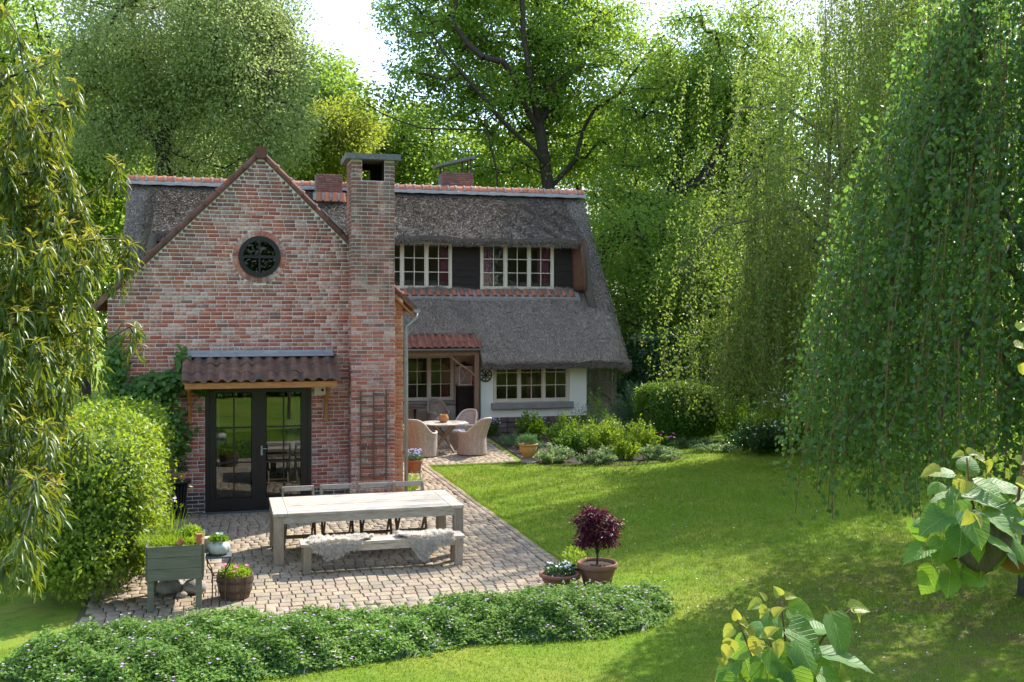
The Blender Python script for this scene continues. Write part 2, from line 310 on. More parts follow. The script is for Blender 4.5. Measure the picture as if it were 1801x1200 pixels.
M['teak_x'] = grey_wood('weathered_teak', (1.2, 9, 9)); M['teak_y'] = grey_wood('weathered_teak_end', (9, 1.2, 9)); M['teak_z'] = grey_wood('weathered_teak_leg', (9, 9, 1.2), (0.37, 0.315, 0.255), (0.25, 0.2, 0.155))
M['rail_wood'] = grey_wood('grey_rail_wood', (1.5, 8, 8), (0.36, 0.34, 0.32), (0.24, 0.22, 0.2))
M['chair_wood'] = grey_wood('folding_chair_wood', (1.5, 8, 8), (0.26, 0.21, 0.165), (0.15, 0.12, 0.095))
M['trellis'] = simple('trellis_wood', (0.15, 0.095, 0.06), (0.10, 0.065, 0.045), 6, 0.9, 0.3)
M['gate_wood'] = simple('grey_gate_wood', (0.52, 0.45, 0.36), (0.38, 0.32, 0.26), 5, 0.85, 0.3, stretch=(6, 6, 0.8), vary=0.2)
def wicker_mat():
    m, nt, out = new_mat('wicker'); N = NT(nt)
    f = N.noise(45, 4, 0.7, N.mapped((1, 1, 3)))
    f = N.math('ADD', N.math('MULTIPLY', f, 0.6), N.math('MULTIPLY', N.noise(16, 4, 0.7, N.mapped((1, 1, 2.5))), 0.4))
    c = N.mix(N.step(f, 0.38, 0.62), (0.50, 0.41, 0.335), (0.26, 0.20, 0.155))
    N.bsdf(out, c, 0.75, N.bump(f, 0.4, 0.01), 0.25); return m
M['wicker'] = wicker_mat()
M['wicker_rim'] = simple('pale_wicker', (0.58, 0.50, 0.42), (0.44, 0.36, 0.29), 40, 0.7, 0.3)
M['cushion'] = simple('pale_cushion', (0.6, 0.59, 0.57), (0.54, 0.53, 0.51), 4, 0.9, 0.1)
M['fur'] = leaf_mat('sheepskin_fur', [(0.78, 0.74, 0.70), (0.86, 0.84, 0.81), (0.52, 0.44, 0.40), (0.90, 0.88, 0.86), (0.7, 0.65, 0.6)], (0.8, 0.76, 0.72), 0.4, 0.8, 0.1, 9)
M['hide'] = simple('sheepskin_hide', (0.55, 0.43, 0.30), (0.48, 0.37, 0.26), 8, 0.9, 0.2)
M['rock'] = simple('grey_stone', (0.33, 0.31, 0.28), (0.22, 0.2, 0.18), 9, 0.9, 0.5)
M['red'] = simple('red_enamel', (0.42, 0.02, 0.025), (0.36, 0.02, 0.02), 5, 0.5, 0)
M['lantern'] = simple('white_wood', (0.62, 0.58, 0.5), (0.55, 0.5, 0.43), 6, 0.7, 0.1)

def set_props(o, label=None, cat=None, group=None, kind=None):
    if label: o['label'] = label
    if cat: o['category'] = cat
    if group: o['group'] = group
    if kind: o['kind'] = kind
    return o

def empty(name, loc=(0, 0, 0), label=None, cat=None, group=None, rz=0, parent=None):
    o = bpy.data.objects.new(name, None); col.objects.link(o); o.location = loc; o.rotation_euler = (0, 0, rz)
    o.empty_display_size = 0.1
    if parent: o.parent = parent
    return set_props(o, label, cat, group)

def link(name, me, mat=None, parent=None, loc=None, rot=None, scale=None):
    o = bpy.data.objects.new(name, me); col.objects.link(o)
    if mat is not None and not me.materials: me.materials.append(mat)
    if parent is not None: o.parent = parent
    if loc is not None: o.location = loc
    if rot is not None: o.rotation_euler = rot
    if scale is not None: o.scale = scale
    return o

def np_mesh(name, V, F, smooth=False):
    """mesh from numpy vertices and one or several face arrays of fixed size"""
    V = np.asarray(V, np.float32)
    Fs = F if isinstance(F, list) and np.ndim(F[0]) == 2 else [F]
    Fs = [np.asarray(f, np.int32) for f in Fs if len(f)]
    me = bpy.data.meshes.new(name)
    me.vertices.add(len(V)); me.vertices.foreach_set('co', V.ravel())
    nl = sum(f.size for f in Fs); nf = sum(len(f) for f in Fs)
    me.loops.add(nl); me.polygons.add(nf)
    me.loops.foreach_set('vertex_index', np.concatenate([f.ravel() for f in Fs]))
    tot = np.concatenate([np.full(len(f), f.shape[1], np.int32) for f in Fs])
    st = np.concatenate([[0], np.cumsum(tot)[:-1]]).astype(np.int32)
    me.polygons.foreach_set('loop_start', st)
    me.update(calc_edges=True); me.validate()
    if smooth: me.polygons.foreach_set('use_smooth', np.ones(nf, bool))
    return me

class MB:
    def __init__(s): s.v = []; s.f = []
    def add(s, v, f):
        k = len(s.v); s.v += [tuple(map(float, p)) for p in v]; s.f += [tuple(i+k for i in q) for q in f]; return s
    def box(s, x0, x1, y0, y1, z0, z1):
        return s.add([(x0, y0, z0), (x1, y0, z0), (x1, y1, z0), (x0, y1, z0), (x0, y0, z1), (x1, y0, z1), (x1, y1, z1), (x0, y1, z1)],
                     [(0, 3, 2, 1), (4, 5, 6, 7), (0, 1, 5, 4), (1, 2, 6, 5), (2, 3, 7, 6), (3, 0, 4, 7)])
    def bar(s, a, b, wx, wy, up=(0, 0, 1)):
        a = Vector(a); b = Vector(b); d = (b-a).normalized(); u = Vector(up)
        if abs(d.dot(u)) > 0.98: u = Vector((0, 1, 0))
        x = d.cross(u).normalized(); y = x.cross(d).normalized()
        P = []
        for p in (a, b):
            for sx, sy in ((-1, -1), (1, -1), (1, 1), (-1, 1)): P.append(p+x*sx*wx/2+y*sy*wy/2)
        return s.add(P, [(0, 1, 2, 3), (7, 6, 5, 4), (0, 4, 5, 1), (1, 5, 6, 2), (2, 6, 7, 3), (3, 7, 4, 0)])
    def tube(s, pts, rad, n=8, cap=True):
        pts = [Vector(p) for p in pts]; m = len(pts)
        if not hasattr(rad, '__len__'): rad = [rad]*m
        V = []; prev = None
        for i, p in enumerate(pts):
            d = (pts[min(i+1, m-1)]-pts[max(i-1, 0)])
            d = d.normalized() if d.length > 1e-9 else Vector((0, 0, 1))
            if prev is None:
                u = Vector((0, 0, 1)) if abs(d.z) < 0.9 else Vector((1, 0, 0)); x = d.cross(u).normalized()
            else:
                x = (prev-d*prev.dot(d)); x = x.normalized() if x.length > 1e-6 else d.orthogonal().normalized()
            prev = x; y = d.cross(x)
            for k in range(n):
                a = 2*math.pi*k/n; V.append(p+x*math.cos(a)*rad[i]+y*math.sin(a)*rad[i])
        F = [(i*n+k, i*n+(k+1) % n, (i+1)*n+(k+1) % n, (i+1)*n+k) for i in range(m-1) for k in range(n)]
        if cap: F += [tuple(range(n-1, -1, -1)), tuple((m-1)*n+k for k in range(n))]
        return s.add(V, F)
    def lathe(s, prof, n=28, c=(0, 0, 0), cap=True):
        V = [(c[0]+r*math.cos(2*math.pi*k/n), c[1]+r*math.sin(2*math.pi*k/n), c[2]+z) for r, z in prof for k in range(n)]
        m = len(prof)
        F = [(i*n+k, i*n+(k+1) % n, (i+1)*n+(k+1) % n, (i+1)*n+k) for i in range(m-1) for k in range(n)]
        if cap: F += [tuple(range(n-1, -1, -1)), tuple((m-1)*n+k for k in range(n))]
        return s.add(V, F)
    def prism(s, poly, y0, y1):
        """polygon in X-Z pushed along Y"""
        n = len(poly)
        V = [(x, y0, z) for x, z in poly]+[(x, y1, z) for x, z in poly]
        return s.add(V, [tuple(range(n)), tuple(range(2*n-1, n-1, -1))]+[(i+n, (i+1) % n+n, (i+1) % n, i) for i in range(n)])
    def mesh(s, name, smooth=False):
        me = bpy.data.meshes.new(name); me.from_pydata(s.v, [], s.f); me.update()
        if smooth: me.polygons.foreach_set('use_smooth', [True]*len(me.polygons))
        return me
    def build(s, name, mat, parent=None, smooth=False, bevel=0.0, **kw):
        o = link(name, s.mesh(name, smooth), mat, parent, **kw)
        if bevel:
            b = o.modifiers.new('bevel', 'BEVEL'); b.width = bevel; b.segments = 2; b.limit_method = 'ANGLE'
        return o

def chamfer_box_mesh(name, b=0.08, back=True):
    """unit box -0.5..0.5 whose front (-Y) edges are chamfered by b (fraction per axis given as tuple)"""
    bx, by, bz = b
    V = [(-.5, .5, -.5), (.5, .5, -.5), (.5, .5, .5), (-.5, .5, .5), (-.5, -.5+by, -.5), (.5, -.5+by, -.5), (.5, -.5+by, .5), (-.5, -.5+by, .5),
         (-.5+bx, -.5, -.5+bz), (.5-bx, -.5, -.5+bz), (.5-bx, -.5, .5-bz), (-.5+bx, -.5, .5-bz)]
    F = [(8, 9, 10, 11), (4, 5, 9, 8), (5, 6, 10, 9), (6, 7, 11, 10), (7, 4, 8, 11), (0, 1, 5, 4), (1, 2, 6, 5), (2, 3, 7, 6), (3, 0, 4, 7)]
    if back: F.append((3, 2, 1, 0))
    return np.array(V, float), F

def many_boxes(centers, sizes, b=(0.02, 0.3, 0.06), rots=None):
    """numpy: one joined mesh of chamfered boxes facing -Y"""
    V0, F0 = chamfer_box_mesh('x', b, back=False)
    C = np.asarray(centers, float); S = np.asarray(sizes, float)
    V = C[:, None, :]+V0[None]*S[:, None, :]
    F = (np.arange(len(C))*12)[:, None, None]+np.array(F0)[None]
    return V.reshape(-1, 3), F.reshape(-1, 4)

# ---------- leaves
def unit(a): return a/np.maximum(np.linalg.norm(a, axis=-1, keepdims=True), 1e-9)
def leaves(P, D, Nn, L, W, kind='diamond', fold=0.25, droop=0.0):
    """leaf blades: base P, direction D, rough normal Nn, lengths L, widths W"""
    n = len(P); D = unit(D); S = unit(np.cross(D, Nn)); U = np.cross(S, D)
    L = np.broadcast_to(np.asarray(L, float), (n,))[:, None]; W = np.broadcast_to(np.asarray(W, float), (n,))[:, None]
    if kind == 'diamond':
        prof = [(0, 0, 0), (0.42, 0.5, fold), (1, 0, -droop), (0.42, -0.5, fold)]; faces = [(0, 1, 2), (0, 2, 3)]
    elif kind == 'round':
        prof = [(0, 0, 0), (0.30, 0.48, fold), (0.72, 0.40, fold*0.6), (1, 0, -droop), (0.72, -0.40, fold*0.6), (0.30, -0.48, fold)]
        faces = [(0, 1, 2, 3), (0, 3, 4, 5)]
    elif kind == 'lance':
        prof = [(0, 0, 0), (0.28, 0.42, fold-droop*0.08), (0.62, 0.42, fold-droop*0.38), (1, 0, -droop), (0.62, -0.42, fold-droop*0.38), (0.28, -0.42, fold-droop*0.08), (0.30, 0, -droop*0.09), (0.64, 0, -droop*0.40)]
        faces = [(0, 1, 6), (1, 2, 7, 6), (2, 3, 7), (0, 6, 5), (6, 7, 4, 5), (7, 3, 4)]
    V = np.stack([P+D*L*a+S*W*b+U*(W*c if kind != 'lance' else W*0.0+L*c*0.6) for a, b, c in prof], 1)
    k = len(prof); base = np.arange(n)*k
    Fs = {}
    for f in faces: Fs.setdefault(len(f), []).append(base[:, None]+np.array(f)[None])
    return V.reshape(-1, 3), [np.concatenate(v) for v in Fs.values()]

def rdir(n, g=rng): return unit(g.normal(size=(n, 3)))
# ------------------------------------------------------------------ ground
set_props(link('lawn', np_mesh('lawn', [(-300, -300, 0), (300, -300, 0), (300, 300, 0), (-300, 300, 0)], [[0, 1, 2, 3]]), M['lawn']), kind='structure')

def in_terrace(x, y):
    if y > -0.02 and x < 2.62: return False
    if y <= 4.95: return -2.35 < x < 4.04 and y > -7.3
    if y < 12.5:
        return 2.62 < x < 6.32+(y-4.95)*0.09
    return False
terrace = MB()
terrace.add([(-2.35, -7.3, .006), (4.04, -7.3, .006), (4.04, 4.95, .006), (6.32, 4.95, .006), (6.86, 11.3, .006), (6.86, 12.55, .006), (2.6, 12.55, .006), (2.6, 0, .006), (-2.35, 0, .006)], [tuple(range(9))])
terrace = set_props(terrace.build('terrace', M['joint']), kind='structure')
pc, ps = [], []
RW = 0.182
y = -7.3; row = 0
while y < 12.5:
    x = -3.2+(row % 2)*0.075+rng.uniform(-.015, .015)
    while x < 7:
        wd = rng.choice([0.135, 0.15, 0.165, 0.2], p=[.25, .4, .25, .1])
        cx_, cy_ = x+wd/2, y+RW/2
        lim = 3.812 if cy_ < 4.95 else 99
        if x < lim < x+wd and lim-x > .04: wd = lim-x; cx_ = x+wd/2
        if in_terrace(cx_+wd/2, cy_) and in_terrace(cx_-wd/2, cy_) and cx_ < lim:
            pc.append((cx_, cy_, 0.018+rng.uniform(-.003, .003))); ps.append((wd-0.011, RW-0.012, 0.04))
        x += wd
    y += RW; row += 1
yy = -7.3
while yy < 4.9:                                   # kerb course along the lawn
    for x0 in (3.87, 3.99):
        pc.append((x0, yy+.1, .02+rng.uniform(-.003, .003))); ps.append((.105, .195, .042))
    yy += .205
pc = np.array(pc); ps = np.array(ps)
dist = np.hypot(pc[:, 0]-CAMP[0], pc[:, 1]-CAMP[1])
seen = (pc[:, 1] > -6.55) & (pc[:, 0] > -1.2) & ~((pc[:, 0] > 0) & (pc[:, 0] < 2.8) & (pc[:, 1] < -3.2) & (pc[:, 1] > -5.1))
order = np.argsort(np.where(seen, dist, 1e6)); near = np.zeros(len(pc), bool); near[order[:300]] = True
def paver_unit():
    V, F = chamfer_box_mesh('p', (0.05, 0.2, 0.05))
    V = np.stack([V[:, 0], V[:, 2], -V[:, 1]], 1)          # front (-Y) becomes top
    return V, F
PV, PF = paver_unit()
pm = bpy.data.meshes.new('paving_stone'); pm.from_pydata([tuple(v) for v in PV], [], PF); pm.materials.append(M['paver'])
for c_, s_ in zip(pc[near], ps[near]):
    link('paving_stone', pm, None, terrace, loc=c_, rot=(rng.normal(0, .008), rng.normal(0, .01), rng.normal(0, .02)), scale=s_)
fc, fs = pc[~near], ps[~near]
V = fc[:, None, :]+PV[None]*fs[:, None, :]
V[..., 2] += (PV[None, :, 0]*rng.normal(0, .006, (len(fc), 1))+PV[None, :, 1]*rng.normal(0, .006, (len(fc), 1)))*(PV[None, :, 2] > 0)
F = (np.arange(len(fc))*12)[:, None, None]+np.array(PF)[None]
o = link('paving', np_mesh('paving', V.reshape(-1, 3), F.reshape(-1, 4)), M['paver'], terrace); o['kind'] = 'stuff'

pth = MB(); pth.add([(10.8, 9.6, .008), (12.0, 9.6, .008), (12.9, 13.5, .008), (14.8, 20.5, .008), (13.0, 20.5, .008), (11.6, 14.5, .008)], [tuple(range(6))])
set_props(pth.build('path', M['path']), kind='structure')

# ------------------------------------------------------------------ the cottage
house = empty('cottage', (0, 0, 0), 'red brick gabled cottage with grey thatched roof and tall brick chimney', 'house')
HW, APEX = 2.62, 6.50
DX0, DX1, DZ = -0.975, 0.915, 2.30
RC, RR = (-0.02, 4.67), 0.375

def gable_half(z): return HW if z < APEX-HW else max(0.0, APEX-z)

# --- backing wall (mortar) in strips with the openings left free
wall = MB()
wall.box(-HW, DX0, 0.0, 0.28, 0, DZ); wall.box(DX1, 2.40, 0.0, 0.28, 0, DZ)
wall.prism([(-HW, DZ), (2.40, DZ), (2.40, 3.88), (-HW, 3.88)], 0.0, 0.28)
# ring of quads round the round window out to a frame, then the gable top
n = 40; cx, cz = RC
ring = [(cx+RR*math.cos(2*math.pi*k/n), cz+RR*math.sin(2*math.pi*k/n)) for k in range(n)]
def outer(k):
    a = 2*math.pi*k/n; dx, dz = math.cos(a), math.sin(a); t = 60.
    for (ax, az, c_) in ((-1, 0, HW), (1, 0, 2.40), (-1, 1, APEX), (1, 1, APEX)):
        dd = ax*dx+az*dz; 
        if dd > 1e-6: t = min(t, (c_-(ax*cx+az*cz))/dd)
    if dz < -1e-6: t = min(t, (3.88-cz)/dz)
    return (cx+dx*t, cz+dz*t)
ang = sorted(set([2*math.pi*k/n for k in range(n)]+[math.atan2(pz-cz, px_-cx) % (2*math.pi) for px_, pz in ((0, APEX), (-HW, 3.88), (2.40, 3.88), (2.40, 4.10))]))
for y0, flip in ((0.0, False), (0.28, True)):
    pts_i = [(cx+RR*math.cos(a), cz+RR*math.sin(a)) for a in ang]; pts_o = []
    for a in ang:
        dx, dz = math.cos(a), math.sin(a); t = 60.
        for (ax, az, c_) in ((-1, 0, HW), (1, 0, 2.40), (-1, 1, APEX), (1, 1, APEX)):
            dd = ax*dx+az*dz
            if dd > 1e-6: t = min(t, (c_-(ax*cx+az*cz))/dd)
        if dz < -1e-6: t = min(t, (3.88-cz)/dz)
        pts_o.append((cx+dx*t, cz+dz*t))
    m_ = len(ang)
    wall.add([(p[0], y0, p[1]) for p in pts_i]+[(p[0], y0, p[1]) for p in pts_o], [(k, (k+1) % m_, m_+(k+1) % m_, m_+k) for k in range(m_)])
wall.add([(p[0], 0, p[1]) for p in ring]+[(p[0], .28, p[1]) for p in ring], [(k, (k+1) % n, n+(k+1) % n, n+k) for k in range(n)])
gw = wall.build('gable_wall', M['mortar'], house)
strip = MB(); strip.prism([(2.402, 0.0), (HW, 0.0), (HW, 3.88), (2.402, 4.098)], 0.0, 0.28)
strip = strip.build('corner_wall', M['mortar_sun_tint'], house)

CH = 0.0705
def lay(x0, x1, z, k, free=None, lw=(0.205,)):
    """one course between x0 and x1: list of (xa, xb)"""
    out = []; x = x0-(0.105 if k % 2 else 0.0)-rng.uniform(0, .02)
    while x < x1:
        l = rng.choice([.205, .21, .10], p=[.55, .33, .12]); a, b_ = max(x, x0), min(x+l-.011, x1)
        if b_-a > .035: out.append((a, b_))
        x += l
    return out
gc, gs, dc, ds, oc, os_ = [], [], [], [], [], []
k = 0; z = 0.0
while z < APEX-0.1:
    h2 = gable_half(z+CH)
    spans = [(-h2, min(h2, 2.40))]
    if z < DZ: spans = [(-h2, DX0-.004), (DX1+.004, 2.40)]
    zc = z+CH/2
    r_o = RR+.115
    if abs(zc-cz) < r_o:
        hw_ = math.sqrt(r_o**2-(zc-cz)**2); spans = [(-h2, cx-hw_), (cx+hw_, min(h2, 2.40))]
    for a0, b0 in spans:
        for a, b_ in lay(a0, b0, z, k):
            d = rng.uniform(-.003, .003)
            (dc if z < .40 else gc).append(((a+b_)/2, .003+d, zc+rng.uniform(-.002, .002))); (ds if z < .40 else gs).append((b_-a, .022, CH-.013))
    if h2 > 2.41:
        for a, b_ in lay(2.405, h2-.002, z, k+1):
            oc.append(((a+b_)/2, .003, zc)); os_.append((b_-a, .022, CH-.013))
    k += 1; z += CH
def stuff(name, C, S, mat, parent, b=(0.02, .3, .06)):
    V, F = many_boxes(C, S, b); o = link(name, np_mesh(name, V, F), mat, parent); o['kind'] = 'stuff'; return o
stuff('brickwork', gc, gs, M['brick'], gw)
stuff('dark_base_brickwork', dc, ds, M['brick_dark'], gw)
stuff('sun_tint_brickwork', oc, os_, M['brick_sun_tint'], strip)
# ring of bricks round the round window
rb = MB()
rw = empty('round_window', (0, 0, 0), parent=house); rw['label'] = 'round black window with four panes in the brick gable'
for q in range(26):
    a0 = 2*math.pi*(q+.06)/26; a1 = 2*math.pi*(q+.94)/26; r0, r1 = RR+.004, RR+.105
    P = [(cx+r*math.cos(a), yq, cz+r*math.sin(a)) for yq in (-.016, .05) for r, a in ((r0, a0), (r1, a0), (r1, a1), (r0, a1))]
    b_ = MB(); b_.add(P, [(0, 1, 2, 3), (7, 6, 5, 4), (0, 4, 5, 1), (1, 5, 6, 2), (2, 6, 7, 3), (3, 7, 4, 0)])
    b_.build('surround_brick', M['brick'], rw)
fr = MB(); nn = 48
prof = [(RR+.002, -.03), (RR-.085, -.03), (RR-.085, .05), (RR+.002, .05)]
V = [(cx+r*math.cos(2*math.pi*k/nn), yq, cz+r*math.sin(2*math.pi*k/nn)) for r, yq in prof for k in range(nn)]
fr.add(V, [(i*nn+k, ((i+1) % 4)*nn+k, ((i+1) % 4)*nn+(k+1) % nn, i*nn+(k+1) % nn) for i in range(4) for k in range(nn)])
fr.build('frame', M['black'], rw, smooth=False)
gb = MB(); gb.box(cx-.017, cx+.017, -.02, .03, cz-RR+.05, cz+RR-.05).build('glazing_bar', M['black'], rw)
gb = MB(); gb.box(cx-RR+.05, cx+RR-.05, -.018, .028, cz-.024, cz+.024).build('glazing_bar', M['black'], rw)
for q in range(4):
    pn = MB(); r_ = RR-.075; a = [math.pi/2*q+math.pi/2*t/8 for t in range(9)]
    pn.add([(cx, .015, cz)]+[(cx+r_*math.cos(t), .015, cz+r_*math.sin(t)) for t in a], [tuple(range(10))]).build('pane', M['glass_r'], rw)

# --- chimney
CX0, CX1, CY0, CY1, CT = 1.59, 2.39, -0.45, 0.26, 6.45
chim = MB()
ins = .008
chim.box(CX0+ins, CX1-ins, CY0+ins, CY1-ins, 0, 6.07)
for a, b_ in ((CX0+ins, 1.79), (2.20, CX1-ins)): chim.box(a, b_, CY0+ins, CY1-ins, 6.07, CT)
ch = chim.build('chimney', M['mortar'], house)
MB().box(1.785, 2.205, CY0+.03, CY1-.03, 6.062, 6.075).build('flue_opening', M['soot'], ch)
for xa, xb in ((1.7845, 1.7915), (2.1985, 2.2055)): MB().box(xa, xb, CY0+.02, CY1-.02, 6.0755, CT-.002).build('soot_lining', M['soot'], ch)
MB().box(2.02, 2.197, CY1-.12, CY1-.04, 6.078, CT-.004).build('flue_back', M['soot'], ch); MB().box(1.793, 2.0195, CY1-.12, CY1-.04, 6.34, CT-.004).build('flue_back', M['soot'], ch)
cap = MB()
cap.add([(CX0-.1, CY0-.1, 6.45), (CX1+.1, CY0-.1, 6.45), (CX1+.1, CY1+.1, 6.45), (CX0-.1, CY1+.1, 6.45), (CX0-.1, CY0-.1, 6.555), (CX1+.1, CY0-.1, 6.555), (CX1+.1, CY1+.1, 6.555), (CX0-.1, CY1+.1, 6.555), ((CX0+CX1)/2, (CY0+CY1)/2, 6.60)],
        [(0, 3, 2, 1), (0, 1, 5, 4), (1, 2, 6, 5), (2, 3, 7, 6), (3, 0, 4, 7), (4, 5, 8), (5, 6, 8), (6, 7, 8), (7, 4, 8)])
cap.build('cap', M['concrete'], ch)
fcs, fss, sides = [], [], []
k = 0; z = 0.0
while z < CT-.05:
    zc = z+CH/2
    spans = [(CX0, CX1)] if z < 6.06 else [(CX0, 1.785), (2.205, CX1)]
    for a0, b0 in spans:
        for a, b_ in lay(a0, b0, z, k):
            fcs.append(((a+b_)/2, CY0+.008+rng.uniform(-.003, .003), zc)); fss.append((b_-a, .022, CH-.013))
    for xs, sg in ((CX0, -1), (CX1, 1)):
        y1 = CY1 if z > 5.0 else -.002
        for a, b_ in lay(CY0+.02, y1, z, k+1): sides.append((xs, sg, (a+b_)/2, b_-a, zc))
    k += 1; z += CH
fcs = np.array(fcs); fss = np.array(fss)
od = np.argsort(np.abs(fcs[:, 2]-3.75)); nb = np.zeros(len(fcs), bool); nb[od[:300]] = True
V0, F0 = chamfer_box_mesh('b', (.02, .3, .06))
bm_ = bpy.data.meshes.new('brick'); bm_.from_pydata([tuple(v) for v in V0], [], F0); bm_.materials.append(M['brick'])
for c_, s_ in zip(fcs[nb], fss[nb]): link('brick', bm_, None, ch, loc=c_, scale=s_, rot=(0, rng.normal(0, .004), 0))
if (~nb).any(): stuff('brickwork', fcs[~nb], fss[~nb], M['brick'], ch)
V0s, F0s = chamfer_box_mesh('b', (.02, .3, .06), back=False); VV, FF = [], []
for i, (xs, sg, yc, l, zc) in enumerate(sides):
    P = np.stack([xs-sg*.008+(-V0s[:, 1])*sg*.022, yc+V0s[:, 0]*sg*l, zc+V0s[:, 2]*(CH-.013)], 1); VV.append(P); FF.append(np.array(F0s)+12*i)
o = link('side_brickwork', np_mesh('side_brickwork', np.concatenate(VV), np.concatenate(FF)), M['brick'], ch); o['kind'] = 'stuff'

# --- trellis on the chimney
tr = empty('trellis', (1.995, CY0-.03, .6), 'brown wooden trellis fixed to the brick chimney', 'trellis')
for x in (-.235, 0, .235): MB().box(x-.012, x+.012, -.012, .012, -.02, 1.64).build('lath', M['trellis'], tr)
for q in range(9): MB().box(-.25, .25, -.026, -.0125, .05+q*.185-.011, .05+q*.185+.011).build('lath', M['trellis'], tr)

# --- gable roof: slabs of the annexe and the verge tiles
YB = 13.2
roof = empty('gable_roof', (0, 0, 0), parent=house)
for sg in (-1, 1):
    sl = MB(); e = .14; n_ = Vector((sg, 0, 1)).normalized()
    a = Vector((0, 0, APEX+.02)); b_ = Vector((sg*(HW+.22), 0, APEX-HW-.20))
    P = []
    for p in (a, b_, b_+n_*.10, a+Vector((0, 0, .14))):
        P += [(p.x, .03, p.z), (p.x, YB, p.z)]
    sl.add(P, [(0, 2, 4, 6), (1, 7, 5, 3), (0, 1, 3, 2), (2, 3, 5, 4), (4, 5, 7, 6), (6, 7, 1, 0)])
    sl.build('roof_slope', M['tile_old'], roof)
def half_round(name, L, r0, r1, seg=10, th=.02, sweep=math.pi):
    """half-round tile along +X, open side down, wider at the far end"""
    b = MB(); V = []
    for x, r in ((0, r0), (L*.84, r0+(r1-r0)*.3), (L*.84, r1), (L, r1)):
        for rr in (r, r-th):
            for k in range(seg+1):
                a = math.pi/2-sweep/2+sweep*k/seg
                V.append((x, rr*math.cos(a), rr*math.sin(a)))
    m_ = seg+1; F = []
    for i in range(3):
        o1, o2 = i*2*m_, (i+1)*2*m_
        for k in range(seg):
            F.append((o1+k, o1+k+1, o2+k+1, o2+k)); F.append((o1+m_+k+1, o1+m_+k, o2+m_+k, o2+m_+k+1))
    for i in (0, 3):
        o1 = i*2*m_
        for k in range(seg): F.append((o1+k, o1+m_+k, o1+m_+k+1, o1+k+1))
    b.add(V, F); return b.mesh(name, False)
vt = half_round('verge_tile', .335, .062, .088, 10, .022, math.pi*1.15); vt.materials.append(M['tile_verge'])
for sg, cnt in ((-1, 11), (1, 11)):
    for q in range(cnt):
        d = .07+q*.325; p = Vector((sg*d*.7071, .02, APEX+.06-d*.7071))
        o = link('verge_tile', vt, None, roof)
        X = Vector((sg, 0, -1)).normalized(); Zv = Vector((sg, -0.55, 1)).normalized(); Zv = (Zv-X*Zv.dot(X)).normalized(); Yv = Zv.cross(X)
        mt = Matrix((X, Yv, Zv)).transposed().to_4x4(); mt.translation = p+Vector((rng.normal(0, .002), rng.normal(0, .003), rng.normal(0, .004)))
        o.matrix_basis = mt
MB().tube([(0, -.12, APEX+.06), (0, 0.45, APEX+.06)], .115, 18).build('apex_tile', M['tile_verge'], roof, smooth=False)
# lead beside the chimney
MB().add([(1.52, -.02, 5.14), (1.10, -.02, 5.55), (1.10, .3, 5.55), (1.52, .3, 5.14), (1.52, -.02, 5.17), (1.10, -.02, 5.58), (1.10, .3, 5.58), (1.52, .3, 5.17)], [(4, 5, 6, 7), (0, 1, 5, 4), (3, 2, 1, 0)]).build('flashing', M['lead'], roof)
# gutter and downpipe at the right eave
gt = MB(); gx, gz_ = HW+.26, APEX-HW-.17
pr_ = [(gx+.065*math.cos(math.pi+math.pi*k/8), gz_+.065*math.sin(math.pi+math.pi*k/8)) for k in range(9)]
gt.add([(x, -.06, z) for x, z in pr_]+[(x, 11.0, z) for x, z in pr_], [(k, k+1, k+10, k+9) for k in range(8)]+[tuple(range(8, -1, -1))])
gt.build('gutter', M['zinc'], house)
dp = MB(); dp.tube([(gx, .03, gz_-.06), (gx-.01, .02, gz_-.16), (HW+.055, -.02, gz_-.32), (HW+.055, -.02, 2.4), (HW+.055, -.02, .05)], .036, 10)
dp.build('downpipe', M['zinc'], house, smooth=True)
fb = MB(); fb.bar((2.40, -.015, APEX-2.40-.10), (HW+.20, -.015, APEX-HW-.30), .03, .16, up=(0, -1, 0)); fb.build('barge_board', M['orange_wood'], house)
# side walls, floor and back wall of the annexe
MB().box(-HW, -HW+.25, .281, 12, 0, 3.95).build('side_wall', M['brick_rear'], house)
MB().box(HW-.25, HW, .281, 12, 0, 3.95).build('side_wall', M['brick_rear'], house)
MB().box(-HW+.251, HW-.251, 5.5, 5.7, 0, 3.8).build('partition_wall', M['plaster_in'], house)
MB().box(-HW+.26, HW-.26, .29, 5.49, 2.75, 2.85).build('upper_floor', M['plaster_in'], house)
MB().box(-HW+.26, HW-.26, .29, 5.49, .002, .03).build('room_floor', M['floor_in'], house)

